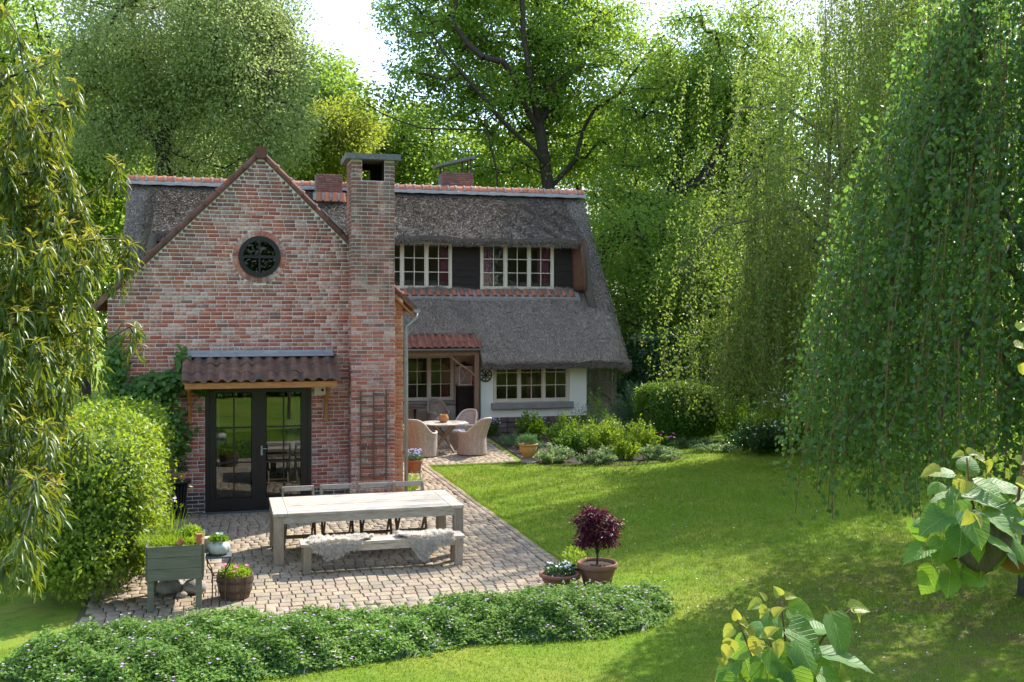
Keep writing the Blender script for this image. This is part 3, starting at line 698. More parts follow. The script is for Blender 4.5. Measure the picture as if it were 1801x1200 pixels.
# --- French doors
fd = MB()
fd.box(DX0, DX0+.075, -.005, .11, .05, DZ); fd.box(DX1-.075, DX1, -.005, .11, .05, DZ); fd.box(DX0+.075, DX1-.075, -.005, .11, DZ-.06, DZ)
fd.build('door_frame', M['black'], house)
MB().box(DX0-.06, DX1+.06, -.16, .12, .008, .05).build('threshold', M['bluestone'], house)
for q, (xa, xb, g0, g1) in enumerate(((DX0+.08, -.035, -.79, -.155), (-.03, DX1-.08, .095, .725))):
    lf = MB(); z0, z1, gz0, gz1 = .055, DZ-.064, .29, 2.20
    lf.box(xa, g0, .0, .07, z0, z1); lf.box(g1, xb, .0, .07, z0, z1); lf.box(g0, g1, .0, .07, z0, gz0); lf.box(g0, g1, .0, .07, gz1, z1)
    leaf = lf.build('door', M['black'], house)
    xm = (g0+g1)/2; MB().box(xm-.014, xm+.014, .008, .05, gz0, gz1).build('glazing_bar', M['black'], leaf)
    zs = [gz0+(gz1-gz0)*t/3 for t in range(4)]
    for zz in zs[1:3]: MB().box(g0, g1, .01, .048, zz-.014, zz+.014).build('glazing_bar', M['black'], leaf)
    for i in range(3):
        for a, b_ in ((g0, xm), (xm, g1)):
            MB().box(a+.012, b_-.012, .026, .032, zs[i]+.012, zs[i+1]-.012).build('pane', M['glass'], leaf)
    if q == 1:
        hd = MB(); hd.box(.0, .035, -.02, .0, 1.05, 1.22); hd.tube([(.018, -.02, 1.17), (.018, -.055, 1.17), (.11, -.055, 1.17)], .009, 8); hd.build('handle', M['zinc'], leaf)
MB().box(-.045, -.02, -.012, -.001, .06, DZ-.07).build('door_strip', M['black'], house)
def curtain(label, x0, x1, z0, z1, y, mat, amp=.03, waves=5):
    n_ = 40; V = []
    for zz in (z0, z1):
        for k in range(n_+1):
            t = k/n_; V.append((x0+(x1-x0)*t, y+amp*math.sin(t*waves*2*math.pi), zz))
    b = MB(); b.add(V, [(k, k+1, n_+2+k, n_+1+k) for k in range(n_)])
    o = b.build('curtain', mat, None, smooth=True); sdm = o.modifiers.new('s', 'SOLIDIFY'); sdm.thickness = .006
    return set_props(o, label, 'curtain', 'curtains behind the windows')
curtain('white curtain behind the right-hand glass door', .50, .80, .05, 2.3, .30, M['curtain_w'])
curtain('white curtain behind the left-hand glass door', -.90, -.72, .05, 2.3, .30, M['curtain_w'])

# --- canopy over the doors
cp = empty('door_canopy', (0, 0, 0), parent=house); cp['label'] = 'small roof of dark weathered pantiles over the black doors'
def pantile(name, wd=.218, L=.36, th=.016, amp=.03):
    b = MB(); V = []; n_ = 10
    for j, (yy, dz) in enumerate(((0, 0), (-L, 0))):
        for k in range(n_+1):
            t = k/n_; x = t*wd*1.07
            s_ = amp*math.cos((t*1.07-.28)*2*math.pi)+.004*math.cos(4*math.pi*t)
            V.append((x, yy, s_+(.014 if j else 0))); 
    for j, yy in enumerate((0, -L)):
        for k in range(n_+1):
            v = V[j*(n_+1)+k]; V.append((v[0], v[1], v[2]-th))
    m_ = n_+1
    F = [(k, k+m_, k+m_+1, k+1) for k in range(n_)]+[(2*m_+k+1, 3*m_+k+1, 3*m_+k, 2*m_+k) for k in range(n_)]
    F += [(m_+k, 3*m_+k, 3*m_+k+1, m_+k+1) for k in range(n_)]+[(0, 2*m_, 3*m_, m_), (n_, m_+n_, 3*m_+n_, 2*m_+n_)]
    b.add(V, F); me = b.mesh(name, False); return me
def tile_field(parent, me, x0, ncol, wd, ytop, ztop, ybot, zbot, rows):
    ang_ = math.atan2(ztop-zbot, ytop-ybot)
    for r_ in range(rows):
        t = r_/rows
        for q in range(ncol):
            link('roof_tile', me, None, parent, loc=(x0+q*wd, ytop+(ybot-ytop)*t+rng.normal(0, .004), ztop+(zbot-ztop)*t+.004*r_+rng.normal(0, .003)), rot=(ang_+rng.normal(0, .012), rng.normal(0, .012), rng.normal(0, .01)))
ct = pantile('canopy_tile', .207, .34); ct.materials.append(M['tile_old'])
tile_field(cp, ct, -1.355, 13, .207, -.03, 2.885, -.79, 2.475, 3)
sl = MB(); sl.add([(-1.33, -.005, 2.83), (1.32, -.005, 2.83), (1.32, -.74, 2.435), (-1.33, -.74, 2.435), (-1.33, -.005, 2.80), (1.32, -.005, 2.80), (1.32, -.74, 2.405), (-1.33, -.74, 2.405)], [(0, 3, 2, 1), (4, 5, 6, 7), (0, 1, 5, 4), (3, 7, 6, 2), (0, 4, 7, 3), (1, 2, 6, 5)])
sl.build('boarding', M['orange_wood'], cp)
fl = MB(); fl.add([(-1.37, -.018, 2.97), (1.30, -.018, 2.97), (1.30, -.03, 2.93), (-1.37, -.03, 2.93), (1.30, -.17, 2.862), (-1.37, -.17, 2.862)], [(0, 3, 2, 1), (3, 5, 4, 2)])
o = fl.build('flashing', M['lead'], cp); sm = o.modifiers.new('s', 'SOLIDIFY'); sm.thickness = .006
MB().box(-1.30, 1.30, -.80, -.715, 2.325, 2.43).build('beam', M['orange_wood'], cp, bevel=.006)
for x in (-1.24, 1.17):
    br = MB(); br.box(x-.035, x+.035, -.085, -.014, 1.66, 2.36); br.bar((x, -.72, 2.335), (x, -.05, 2.335), .066, .07)
    br.build('bracket', M['orange_wood'], cp)
    st_ = MB(); pts = [Vector((x, -.07, 1.78)), Vector((x, -.16, 2.0)), Vector((x, -.38, 2.20)), Vector((x, -.68, 2.32))]
    for a, b_ in zip(pts[:-1], pts[1:]): st_.bar(a, b_+(b_-a)*.06, .05, .065)
    st_.build('strut', M['orange_wood'], cp)

# --- the thatched main house
YM = 11.4; RX0, RX1 = -3.54, 11.6; YR, ZR = 15.4, 7.74; SL = 1.21
zm = lambda Y: ZR-(YR-Y)*SL
DLx, DRx = -2.75, 10.70
def sstep(a, b, x):
    t = np.clip((x-a)/(b-a), 0, 1); return t*t*(3-2*t)
main = empty('thatched_roof', (0, 0, 0), parent=house)
def grid_mesh(name, X, Y, Z):
    nx, ny = X.shape; V = np.stack([X, Y, Z], -1).reshape(-1, 3)
    idx = np.arange(nx*ny).reshape(nx, ny)
    F = np.stack([idx[:-1, :-1], idx[1:, :-1], idx[1:, 1:], idx[:-1, 1:]], -1).reshape(-1, 4)
    return np_mesh(name, V, F, True)
def wob(X, Y):
    return .025*np.sin(X*1.7+Y*.9)+.02*np.sin(X*3.1-Y*2.3)+.012*np.sin(X*7.7+Y*5)+.008*np.sin(X*13+2*Y)
xs = np.linspace(RX0, RX1, 230)
# canopy: ridge down over the dormer
v = np.linspace(0, 1, 50)
X, Vv = np.meshgrid(xs, v, indexing='ij')
Yc = YR-(YR-12.15)*Vv
d = sstep(DLx-.35, DLx+.15, X)*(1-sstep(DRx-.12, DRx+.22, X))
zd = ZR-(YR-Yc)*.50-.10*Vv**3
Zc = zm(Yc)+d*(zd-zm(Yc))+wob(X, Yc)*Vv
Zc = Zc-.22*np.clip((X-(RX1-.55))/.55, 0, 1)**2*np.clip((YR-Yc)/1.2, 0, 1)
canopy_XYZ = (X, Yc, Zc)
o = link('thatch', grid_mesh('thatch', X, Yc, Zc), M['thatch'], main); sm = o.modifiers.new('s', 'SOLIDIFY'); sm.thickness = .24; sm.offset = 1
# the lower slope, cut back above the porch
yhi = np.full(len(xs), 12.85); ylo = np.where(xs < 6.82, 11.52, 10.82)
ylo = ylo+.03*np.sin(xs*5)*0.3
v = np.linspace(0, 1, 44); X, Vv = np.meshgrid(xs, v, indexing='ij')
Yl = yhi[:, None]+(ylo-yhi)[:, None]*Vv
Zl = zm(Yl)+wob(X, Yl)-.07*np.clip(Vv-.85, 0, 1)/.15*.5-.05*sstep(12.1, 12.4, Yl)*(sstep(DRx-.1, DRx+.2, X)+1-sstep(DLx-.2, DLx+.1, X))
Zl = Zl-.22*np.clip((X-(RX1-.55))/.55, 0, 1)**2
lower_XYZ = (X, Yl, Zl)
o = link('thatch', grid_mesh('thatch_lower', X, Yl, Zl), M['thatch'], main); sm = o.modifiers.new('s', 'SOLIDIFY'); sm.thickness = .30; sm.offset = 1
# back slope
bk = MB(); bk.add([(RX0, YR, ZR), (RX1, YR, ZR), (RX1, YR+4.8, ZR-5.6), (RX0, YR+4.8, ZR-5.6), (RX0, YR, ZR-.25), (RX1, YR, ZR-.25), (RX1, YR+4.8, ZR-5.9), (RX0, YR+4.8, ZR-5.9)], [(0, 1, 2, 3), (7, 6, 5, 4), (2, 6, 7, 3), (0, 3, 7, 4), (1, 5, 6, 2)]).build('back_thatch', M['thatch'], main)
# straw ends standing out of the thatch
def straw(XYZ, n_, seed, lo=.04, hi=.11):
    g = np.random.default_rng(seed); Xg, Yg, Zg = XYZ; nx, ny = Xg.shape
    a = g.uniform(0, nx-1.001, n_); b = g.uniform(0, ny-1.001, n_); i = a.astype(int); j = b.astype(int); fa = (a-i)[:, None]; fb_ = (b-j)[:, None]
    G = np.stack([Xg, Yg, Zg], -1)
    P = G[i, j]*(1-fa)*(1-fb_)+G[i+1, j]*fa*(1-fb_)+G[i, j+1]*(1-fa)*fb_+G[i+1, j+1]*fa*fb_
    dn = unit(G[i, j+1]-G[i, j]); sd_ = unit(G[i+1, j]-G[i, j]); nm = unit(np.cross(dn, sd_)); nm[nm[:, 2] < 0] *= -1
    L = g.uniform(lo, hi, n_)[:, None]; D = unit(dn+nm*g.uniform(.15, .65, (n_, 1))+sd_*g.normal(0, .25, (n_, 1)))
    P = P-dn*L*.4
    S = unit(sd_+g.normal(0, .2, (n_, 3)))*g.uniform(.006, .014, (n_, 1))
    V = np.stack([P-S, P+S, P+D*L+S*.5, P+D*L-S*.5], 1)
    return V.reshape(-1, 3), np.arange(n_*4).reshape(-1, 4)
for XYZ, n_, sd_ in ((canopy_XYZ, 90000, 1), (lower_XYZ, 80000, 2)):
    V, F = straw(XYZ, n_, sd_); o = link('straw', np_mesh('straw', V, F), M['straw'], main); o['kind'] = 'stuff'
# ragged eave edges
def eave_fringe(n_, x0, x1, y, z, seed, dz=.24):
    g = np.random.default_rng(seed)
    P = np.stack([g.uniform(x0, x1, n_), y+g.uniform(-.02, .05, n_), z-g.uniform(0, dz, n_)], 1)
    D = unit(np.stack([g.normal(0, .3, n_), -np.ones(n_)*.7+g.normal(0, .2, n_), -np.ones(n_)*.8+g.normal(0, .3, n_)], 1))
    return leaves(P, D, rdir(n_, g), g.uniform(.03, .09, n_), .01)
for a in ((9000, 6.85, RX1, 10.83, 2.24, 3), (5000, HW, 6.8, 11.53, 3.1, 4), (9000, -2.6, 10.3, 12.16, 6.0, 5)):
    V, F = eave_fringe(*a); o = link('eave_straw', np_mesh('eave_straw', V, F), M['thatch'], main); o['kind'] = 'stuff'
# ridge: cement saddle and tiles
rd = MB(); n_ = 10
for xx in np.linspace(RX0-.02, RX1+.02, 60):
    for k in range(n_+1):
        a = math.pi*k/n_; rd.v.append((xx, YR-.29*math.cos(a), ZR-.03+.17*math.sin(a)**.8+.012*math.sin(xx*9+k)))
rd.f = [(i*(n_+1)+k, (i+1)*(n_+1)+k, (i+1)*(n_+1)+k+1, i*(n_+1)+k+1) for i in range(59) for k in range(n_)]
ridge = rd.build('ridge_saddle', M['cement'], main, smooth=True)
rt = half_round('ridge_tile', .275, .225, .245, 12, .02, math.pi*.86); rt.materials.append(M['tile_orange'])
rj = half_round('joint_ring', .055, .25, .252, 12, .03, math.pi*.86); rj.materials.append(M['cement'])
q = 0; x = RX0
while x < RX1-.2:
    if x > RX0+.1: link('joint_ring', rj, None, ridge, loc=(x-.03, YR, ZR+.045))
    link('ridge_tile', rt, None, ridge, loc=(x, YR+rng.normal(0, .006), ZR+.045+rng.normal(0, .006)), rot=(0, rng.normal(0, .02), rng.normal(0, .015))); x += .285
# dormer: board wall, sill tiles, windows
dorm = empty('dormer', (0, 0, 0), parent=house)
YD = 12.72
bw = MB()
for a, b_ in ((DLx+.1, 3.6), (6.30, 7.20), (9.66, 10.42)):
    zz = 4.36
    while zz < 5.9:
        hh = min(.235, 5.95-zz)
        MB().add([(a, YD-.03, zz), (b_, YD-.03, zz), (b_, YD-.012, zz+hh), (a, YD-.012, zz+hh), (a, YD+.03, zz), (b_, YD+.03, zz), (b_, YD+.03, zz+hh), (a, YD+.03, zz+hh)], [(0, 1, 2, 3), (0, 4, 5, 1), (3, 2, 6, 7), (0, 3, 7, 4), (1, 5, 6, 2)]).build('board', M['blackboard'], dorm)
        zz += .225
MB().box(DLx+.1, 10.42, YD+.031, YD+.05, 4.2, 6.1).v
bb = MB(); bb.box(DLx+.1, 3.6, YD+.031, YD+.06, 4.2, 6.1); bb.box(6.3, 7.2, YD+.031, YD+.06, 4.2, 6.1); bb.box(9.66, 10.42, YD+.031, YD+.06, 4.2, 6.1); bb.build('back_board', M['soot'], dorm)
MB().box(3.6, 10.30, YD-.11, YD+.03, 5.93, 5.99).build('head_board', M['cream'], dorm)
sc_ = MB(); sc_.add([(3.4, YD-.05, 4.40), (10.45, YD-.05, 4.40), (10.45, YD-.36, 4.16), (3.4, YD-.36, 4.16), (3.4, YD-.05, 4.2), (10.45, YD-.05, 4.2), (10.45, YD-.34, 4.0), (3.4, YD-.34, 4.0)], [(0, 3, 2, 1), (3, 7, 6, 2), (1, 2, 6, 5)])
sill = sc_.build('sill_bed', M['cement'], dorm)
stl = half_round('sill_tile', .30, .085, .10, 8, .018, math.pi*.9); stl.materials.append(M['tile_orange'])
x = 3.5
while x < 10.4:
    o = link('sill_tile', stl, None, sill)
    Xv = Vector((0, -.31, -.24)).normalized(); Zv = Vector((0, -.24, .31)).normalized(); Yv = Zv.cross(Xv)
    mt = Matrix((Xv, Yv, Zv)).transposed().to_4x4(); mt.translation = Vector((x, YD-.06, 4.355)); o.matrix_basis = mt
    x += .258
# brown cut thatch at the dormer cheek
ck = MB(); V = []
for i, t in enumerate(np.linspace(0, 1, 9)):
    zz = 6.02-1.62*t; bul = .10*math.sin(math.pi*t)
    for s_ in np.linspace(0, 1, 7):
        V.append((10.27+.22*math.sin(s_*math.pi*.5)+.05*t, YD-.02-.58*s_-bul*s_*.5, zz))
ck.add(V, [(i*7+k, (i+1)*7+k, (i+1)*7+k+1, i*7+k+1) for i in range(8) for k in range(6)])
o = ck.build('cut_thatch', M['thatch_under'], dorm, smooth=True); sm = o.modifiers.new('s', 'SOLIDIFY'); sm.thickness = .04; sm.offset = 0

def window(parent, x0, x1, z0, z1, y, lights, rows=3, cols=2, fw=.07, label=None, mat='cream', gap=.06):
    f = MB(); d0, d1 = y-.03, y+.06
    f.box(x0, x0+fw, d0, d1, z0, z1); f.box(x1-fw, x1, d0, d1, z0, z1); f.box(x0+fw, x1-fw, d0, d1, z1-fw, z1); f.box(x0+fw, x1-fw, d0, d1, z0, z0+fw)
    lw = (x1-x0-2*fw-(lights-1)*gap)/lights
    for q in range(1, lights): f.box(x0+fw+q*lw+(q-1)*gap, x0+fw+q*lw+q*gap, d0-.002, d1, z0+fw, z1-fw)
    wd = f.build('window', M[mat], parent)
    if label: wd['label'] = label
    for q in range(lights):
        a = x0+fw+q*(lw+gap); b_ = a+lw; s_ = .035; c0, c1 = y-.018, y+.03; g = MB(); za, zb = z0+fw, z1-fw
        g.box(a+.003, a+s_, c0, c1, za+.003, zb-.003); g.box(b_-s_, b_-.003, c0, c1, za+.003, zb-.003); g.box(a+s_, b_-s_, c0, c1, zb-s_, zb-.003); g.box(a+s_, b_-s_, c0, c1, za+.003, za+s_)
        g.build('casement', M[mat], wd)
        xa, xb, z_a, z_b = a+s_, b_-s_, za+s_, zb-s_; bw_ = .012
        for i in range(1, cols):
            xx = xa+(xb-xa)*i/cols; MB().box(xx-bw_, xx+bw_, c0+.004, c1-.004, z_a, z_b).build('glazing_bar', M[mat], wd)
        for i in range(1, rows):
            zz = z_a+(z_b-z_a)*i/rows; MB().box(xa, xb, c0+.006, c1-.006, zz-bw_, zz+bw_).build('glazing_bar', M[mat], wd)
        for i in range(cols):
            for j in range(rows):
                X0, X1 = xa+(xb-xa)*i/cols+.008, xa+(xb-xa)*(i+1)/cols-.008; Z0, Z1 = z_a+(z_b-z_a)*j/rows+.008, z_a+(z_b-z_a)*(j+1)/rows-.008
                MB().add([(X0, y+.006, Z0), (X1, y+.006, Z0), (X1, y+.006, Z1), (X0, y+.006, Z1)], [(0, 1, 2, 3)]).build('pane', M['glass_w'], wd)
    return wd
window(dorm, 3.9, 6.29, 4.42, 5.93, YD-.02, 3, label='left cream upper window partly behind the chimney')
window(dorm, 7.21, 9.65, 4.42, 5.93, YD-.02, 3, label='right cream upper window under the thatch')
for k, (a, b_, lb) in enumerate(((5.95, 6.2, 'plum curtain at the right of the left upper window'), (7.33, 7.62, 'plum curtain at the left of the right upper window'), (9.15, 9.52, 'plum curtain at the right of the right upper window'))):
    curtain(lb, a, b_, 4.4, 5.95, YD+.12, M['curtain'], .03, 4)
# walls of the main house
PX0 = 6.88
fw_ = MB()
for y0 in (YM,):
    fw_.box(PX0, 7.30, y0, y0+.3, .48, 2.75); fw_.box(9.76, 10.32, y0, y0+.3, .48, 2.75); fw_.box(7.30, 9.76, y0, y0+.3, .48, .93); fw_.box(7.30, 9.76, y0, y0+.3, 2.36, 2.75)
fw_.build('front_wall', M['white_wall'], house)
MB().box(PX0+.001, PX0+.3, YM+.301, 12.6, .02, 2.8).build('porch_side_wall', M['porch_wall'], house)
bp = MB(); bp.box(HW, 4.0, 12.6, 12.85, 0, 2.9); bp.box(4.0, 6.36, 12.6, 12.85, 0, .92); bp.box(4.0, 6.36, 12.6, 12.85, 2.38, 2.9); bp.box(6.36, PX0, 12.6, 12.85, 0, 2.9)
bp.build('porch_wall', M['porch_wall'], house)
MB().box(RX0+.5, RX1-.6, 19.2, 19.4, 0, 2.9).build('back_wall', M['white_wall'], house)
g_ = MB(); g_.add([(10.02, 11.75, 0), (10.02, 19.2, 0), (10.02, 19.2, 2.9), (10.02, 15.4, 7.3), (10.02, 12.86, 4.25), (10.02, 11.75, 2.7), (10.3, 11.71, 0), (10.3, 19.2, 0), (10.3, 19.2, 2.9), (10.3, 15.4, 7.3), (10.3, 12.86, 4.2), (10.3, 11.71, 2.7)], [tuple(range(6)), tuple(range(11, 5, -1)), (0, 6, 7, 1)])
g_.build('end_wall', M['white_wall'], house)
g_ = MB(); g_.prism([(0, 0)], 0, 0) if False else None
g_ = MB(); g_.add([(-3.2, 11.8, 0), (-3.2, 19.2, 0), (-3.2, 19.2, 2.9), (-3.2, 15.4, 7.3), (-3.2, 12.8, 4.2), (-3.2, 11.8, 2.7)], [tuple(range(6))]); g_.build('end_wall', M['white_wall'], house)
MB().box(-3.1, 10.0, 12.9, 19.1, 2.95, 3.05).build('upper_floor', M['plaster_in'], house)
MB().box(-3.1, 10.0, 15.6, 15.7, .05, 7.2).build('partition_wall', M['plaster_in'], house)
# plinth of stones
pl = MB().box(PX0, 10.31, YM+.02, YM+.29, 0, .475).build('plinth', M['mortar_dark'], house)
for r_ in range(3):
    x = PX0-.02+(r_ % 2)*.1
    while x < 10.25:
        l = rng.uniform(.18, .42); x2 = min(x+l, 10.33)
        Vb, Fb = chamfer_box_mesh('s', (.03, .3, .08)); b = MB(); b.add(Vb*np.array([x2-x-.018, .07, .145])+np.array([(x+x2)/2, YM-.005+rng.uniform(-.01, .01), .085+r_*.157]), Fb); b.build('plinth_stone', M['stone'], pl)
        x = x2
window(house, 7.31, 9.75, .94, 2.35, YM+.05, 3, label='wide cream ground-floor window in the white wall')
MB().box(7.24, 9.86, YM-.13, YM+.05, .74, .925).build('window_sill', M['sill'], house, bevel=.012)
window(house, 4.02, 6.34, .94, 2.37, 12.66, 3, label='cream window at the back of the porch')
MB().box(3.95, 6.4, 12.48, 12.6, .84, .93).build('window_sill', M['sill'], house, bevel=.01)
for a, b_, lb in ((8.42, 8.68, 'plum curtain left of centre in the white wall window'), (8.86, 9.02, 'plum curtain right of centre in the white wall window')):
    curtain(lb, a, b_, .9, 2.4, YM+.2, M['curtain'], .03, 4)
curtain('plum curtain in the porch window', 5.98, 6.25, .9, 2.4, 12.8, M['curtain'], .03, 4)
# porch roof of red pantiles, gutter, post, brace
po = empty('porch', (0, 0, 0), parent=house); po['label'] = 'porch with a lean-to roof of red pantiles and an oak post'
rtm = pantile('porch_tile', .214, .32, .016, .034); rtm.materials.append(M['tile_red'])
tile_field(po, rtm, 2.80, 19, .214, 11.90, 3.30, 11.06, 2.665, 4)
sb = MB(); sb.add([(HW, 12.5, 3.62), (6.85, 12.5, 3.62), (6.85, 11.1, 2.60), (HW, 11.1, 2.60), (HW, 12.5, 3.55), (6.85, 12.5, 3.55), (6.85, 11.1, 2.55), (HW, 11.1, 2.55)], [(0, 3, 2, 1), (4, 5, 6, 7), (1, 2, 6, 5), (3, 7, 6, 2)]); sb.build('boarding', M['oak_beam'], po)
MB().box(HW+.01, 6.80, 11.14, 11.24, 2.40, 2.54).build('beam', M['oak_beam'], po)
g2 = MB(); pr_ = [(11.03+.062*math.cos(math.pi+math.pi*k/8), 2.60+.062*math.sin(math.pi+math.pi*k/8)) for k in range(9)]
g2.add([(2.7, a, b_) for a, b_ in pr_]+[(6.90, a, b_) for a, b_ in pr_], [(k+9, k+10, k+1, k) for k in range(8)]+[tuple(range(9, 18))]); g2.build('gutter', M['zinc'], po)
MB().box(6.66, 6.80, 11.13, 11.26, .02, 2.42).build('post', M['oak_beam'], po, bevel=.012)
br = MB(); pts = [Vector((6.68, 11.19, 1.78)), Vector((6.45, 11.19, 1.98)), Vector((6.18, 11.19, 2.15)), Vector((5.86, 11.19, 2.42))]
for a, b_ in zip(pts[:-1], pts[1:]): br.bar(a, b_+(b_-a)*.05, .06, .10, up=(0, 1, 0))
br.build('brace', M['oak_beam'], po)
d2 = MB(); d2.tube([(6.86, 11.03, 2.55), (6.87, 11.2, 2.40), (6.86, 11.34, 2.25), (6.86, 11.34, .05)], .04, 10); d2.build('downpipe', M['zinc'], po, smooth=True)
# rear chimneys
c2 = MB().box(2.22, 3.05, 14.35, 14.95, 6.9, 8.12).build('rear_chimney', M['mortar_dark'], house); c2['label'] = 'low purple brick chimney behind the gable'
def small_bricks(x0, x1, y, z0, z1, parent, mat):
    C, S = [], []; z = z0; k = 0
    while z < z1-.03:
        for a, b_ in lay(x0, x1, z, k): C.append(((a+b_)/2, y, z+.034)); S.append((b_-a, .02, .058))
        z += CH; k += 1
    stuff('brickwork', C, S, mat, parent)
small_bricks(2.22, 3.05, 14.345, 7.5, 8.12, c2, M['brick_rear'])
MB().box(2.12, 3.15, 14.22, 14.34, 7.28, 7.52).build('flashing', M['lead'], c2)
for q in range(4): link('flashing_tile', stl, None, c2).matrix_basis = Matrix.Translation((2.3+q*.25, 14.26, 7.52)) @ Euler((0, R(80), R(-90))).to_matrix().to_4x4()
c3 = MB().box(6.67, 7.79, 16.1, 16.75, 7.0, 8.54).build('rear_chimney', M['mortar_dark'], house); c3['label'] = 'purple brick chimney with a tilted slab on iron posts'
small_bricks(6.67, 7.79, 16.095, 7.8, 8.54, c3, M['brick_rear'])
pp = MB().add([(6.5, 16.0, 8.74), (7.85, 16.0, 9.10), (7.85, 16.85, 9.10), (6.5, 16.85, 8.74), (6.48, 16.0, 8.82), (7.83, 16.0, 9.19), (7.83, 16.85, 9.19), (6.48, 16.85, 8.82)], [(0, 3, 2, 1), (4, 5, 6, 7), (0, 1, 5, 4), (1, 2, 6, 5), (2, 3, 7, 6), (3, 0, 4, 7)]).build('cowl_slab', M['concrete'], c3)
for x, y, zt in ((6.74, 16.17, 8.82), (7.72, 16.17, 9.08), (6.74, 16.68, 8.82), (7.72, 16.68, 9.08), (7.45, 16.3, 9.0)): MB().tube([(x, y, 8.52), (x, y, zt)], .03, 6).build('cowl_post', M['iron'], c3)
# ------------------------------------------------------------------ furniture and pots
def clone(root, loc, rz, label=None):
    r = root.copy(); col.objects.link(r); r.location = loc; r.rotation_euler = (0, 0, rz)
    if label: r['label'] = label
    for c_ in list(root.children):
        k = c_.copy(); col.objects.link(k); k.parent = r
        for g in c_.children:
            j = g.copy(); col.objects.link(j); j.parent = k
    return r

# long table
TX0, TX1, TY0, TY1, TZ = .02, 2.80, -4.42, -3.0, .775
tb = empty('dining_table', ((TX0+TX1)/2, (TY0+TY1)/2, 0.04), 'long weathered grey teak table on the paved terrace', 'table')
hx, hy = (TX1-TX0)/2, (TY1-TY0)/2; zt = TZ-.04
for s in (-1, 1):
    MB().box(*sorted((s*hx, s*(hx-.20))), -hy, hy, zt-.045, zt).build('end_plank', M['teak_y'], tb, bevel=.004)
npk = 7; wp = 2*hy/npk
for q in range(npk):
    MB().box(-hx+.204, hx-.204, -hy+q*wp+.003, -hy+(q+1)*wp-.003, zt-.045, zt-rng.uniform(.0005, .003)).build('plank', M['teak_x'], tb, bevel=.004)
for s in (-1, 1):
    MB().box(-hx+.15, hx-.15, *sorted((s*(hy-.02), s*(hy-.06))), zt-.15, zt-.046).build('apron', M['teak_x'], tb)
    MB().box(*sorted((s*(hx-.02), s*(hx-.06))), -hy+.15, hy-.15, zt-.15, zt-.046).build('apron', M['teak_y'], tb)
    for t in (-1, 1):
        MB().box(*sorted((s*(hx-.01), s*(hx-.15))), *sorted((t*(hy-.01), t*(hy-.15))), 0, zt-.046).build('leg', M['teak_z'], tb, bevel=.005)
# bench
bn = empty('bench', (1.515, -4.88, .04), 'weathered teak bench with two sheepskins in front of long table', 'bench')
for q in range(3): MB().box(-1.155, 1.155, -.18+q*.12+.003, -.18+(q+1)*.12-.003, .375, .415).build('plank', M['teak_x'], bn, bevel=.004)
for t in (-1, 1): MB().box(-1.02, 1.02, *sorted((t*.155, t*.125)), .285, .374).build('apron', M['teak_x'], bn)
for s in (-1, 1):
    MB().box(*sorted((s*1.10, s*1.07)), -.09, .09, .285, .374).build('apron', M['teak_y'], bn)
    for t in (-1, 1): MB().box(*sorted((s*1.12, s*1.01)), *sorted((t*.17, t*.08)), 0, .374).build('leg', M['teak_z'], bn, bevel=.004)
# folding chairs
def folding_chair(loc, label):
    r = empty('folding_chair', loc, label, 'chair', 'folding chairs behind the long table')
    w2 = .235
    for s in (-1, 1):
        b = MB(); b.bar((s*w2, .13, .84), (s*w2, -.30, .0), .034, .05, up=(0, 1, 0)); b.build('back_leg', M['chair_wood'], r)
        b = MB(); b.bar((s*(w2-.035), .10, .0), (s*(w2-.035), -.36, .46), .026, .045, up=(0, 1, 0)); b.build('front_leg', M['chair_wood'], r)
    MB().bar((-w2-.014, .128, .835), (w2+.014, .128, .835), .03, .075).build('top_rail', M['rail_wood'], r, bevel=.004)
    MB().bar((-w2, .085, .70), (w2, .085, .70), .02, .05).build('back_slat', M['chair_wood'], r)
    MB().bar((-w2, .05, .60), (w2, .05, .60), .02, .04).build('back_slat', M['chair_wood'], r)
    for q in range(6): MB().box(-w2+.02, w2-.02, -.40+q*.07, -.40+q*.07+.055, .44, .46).build('seat_slat', M['chair_wood'], r)
    MB().box(-w2+.02, w2-.02, -.422, -.402, .40, .458).build('seat_rail', M['chair_wood'], r)
    MB().bar((-w2, -.22, .16), (w2, -.22, .16), .022, .035).build('stretcher', M['chair_wood'], r)
    MB().bar((-w2+.03, .02, .09), (w2-.03, .02, .09), .022, .035).build('stretcher', M['chair_wood'], r)
    return r
f0 = folding_chair((.47, -3.02, .045), 'leftmost folding wooden chair behind the long table')
for x, lb in ((1.06, 'second folding wooden chair from the left behind the table'), (1.66, 'third folding wooden chair from the left behind the table'), (2.22, 'rightmost folding wooden chair behind the long table')):
    clone(f0, (x, -2.99, .045), rng.normal(0, .03), lb)

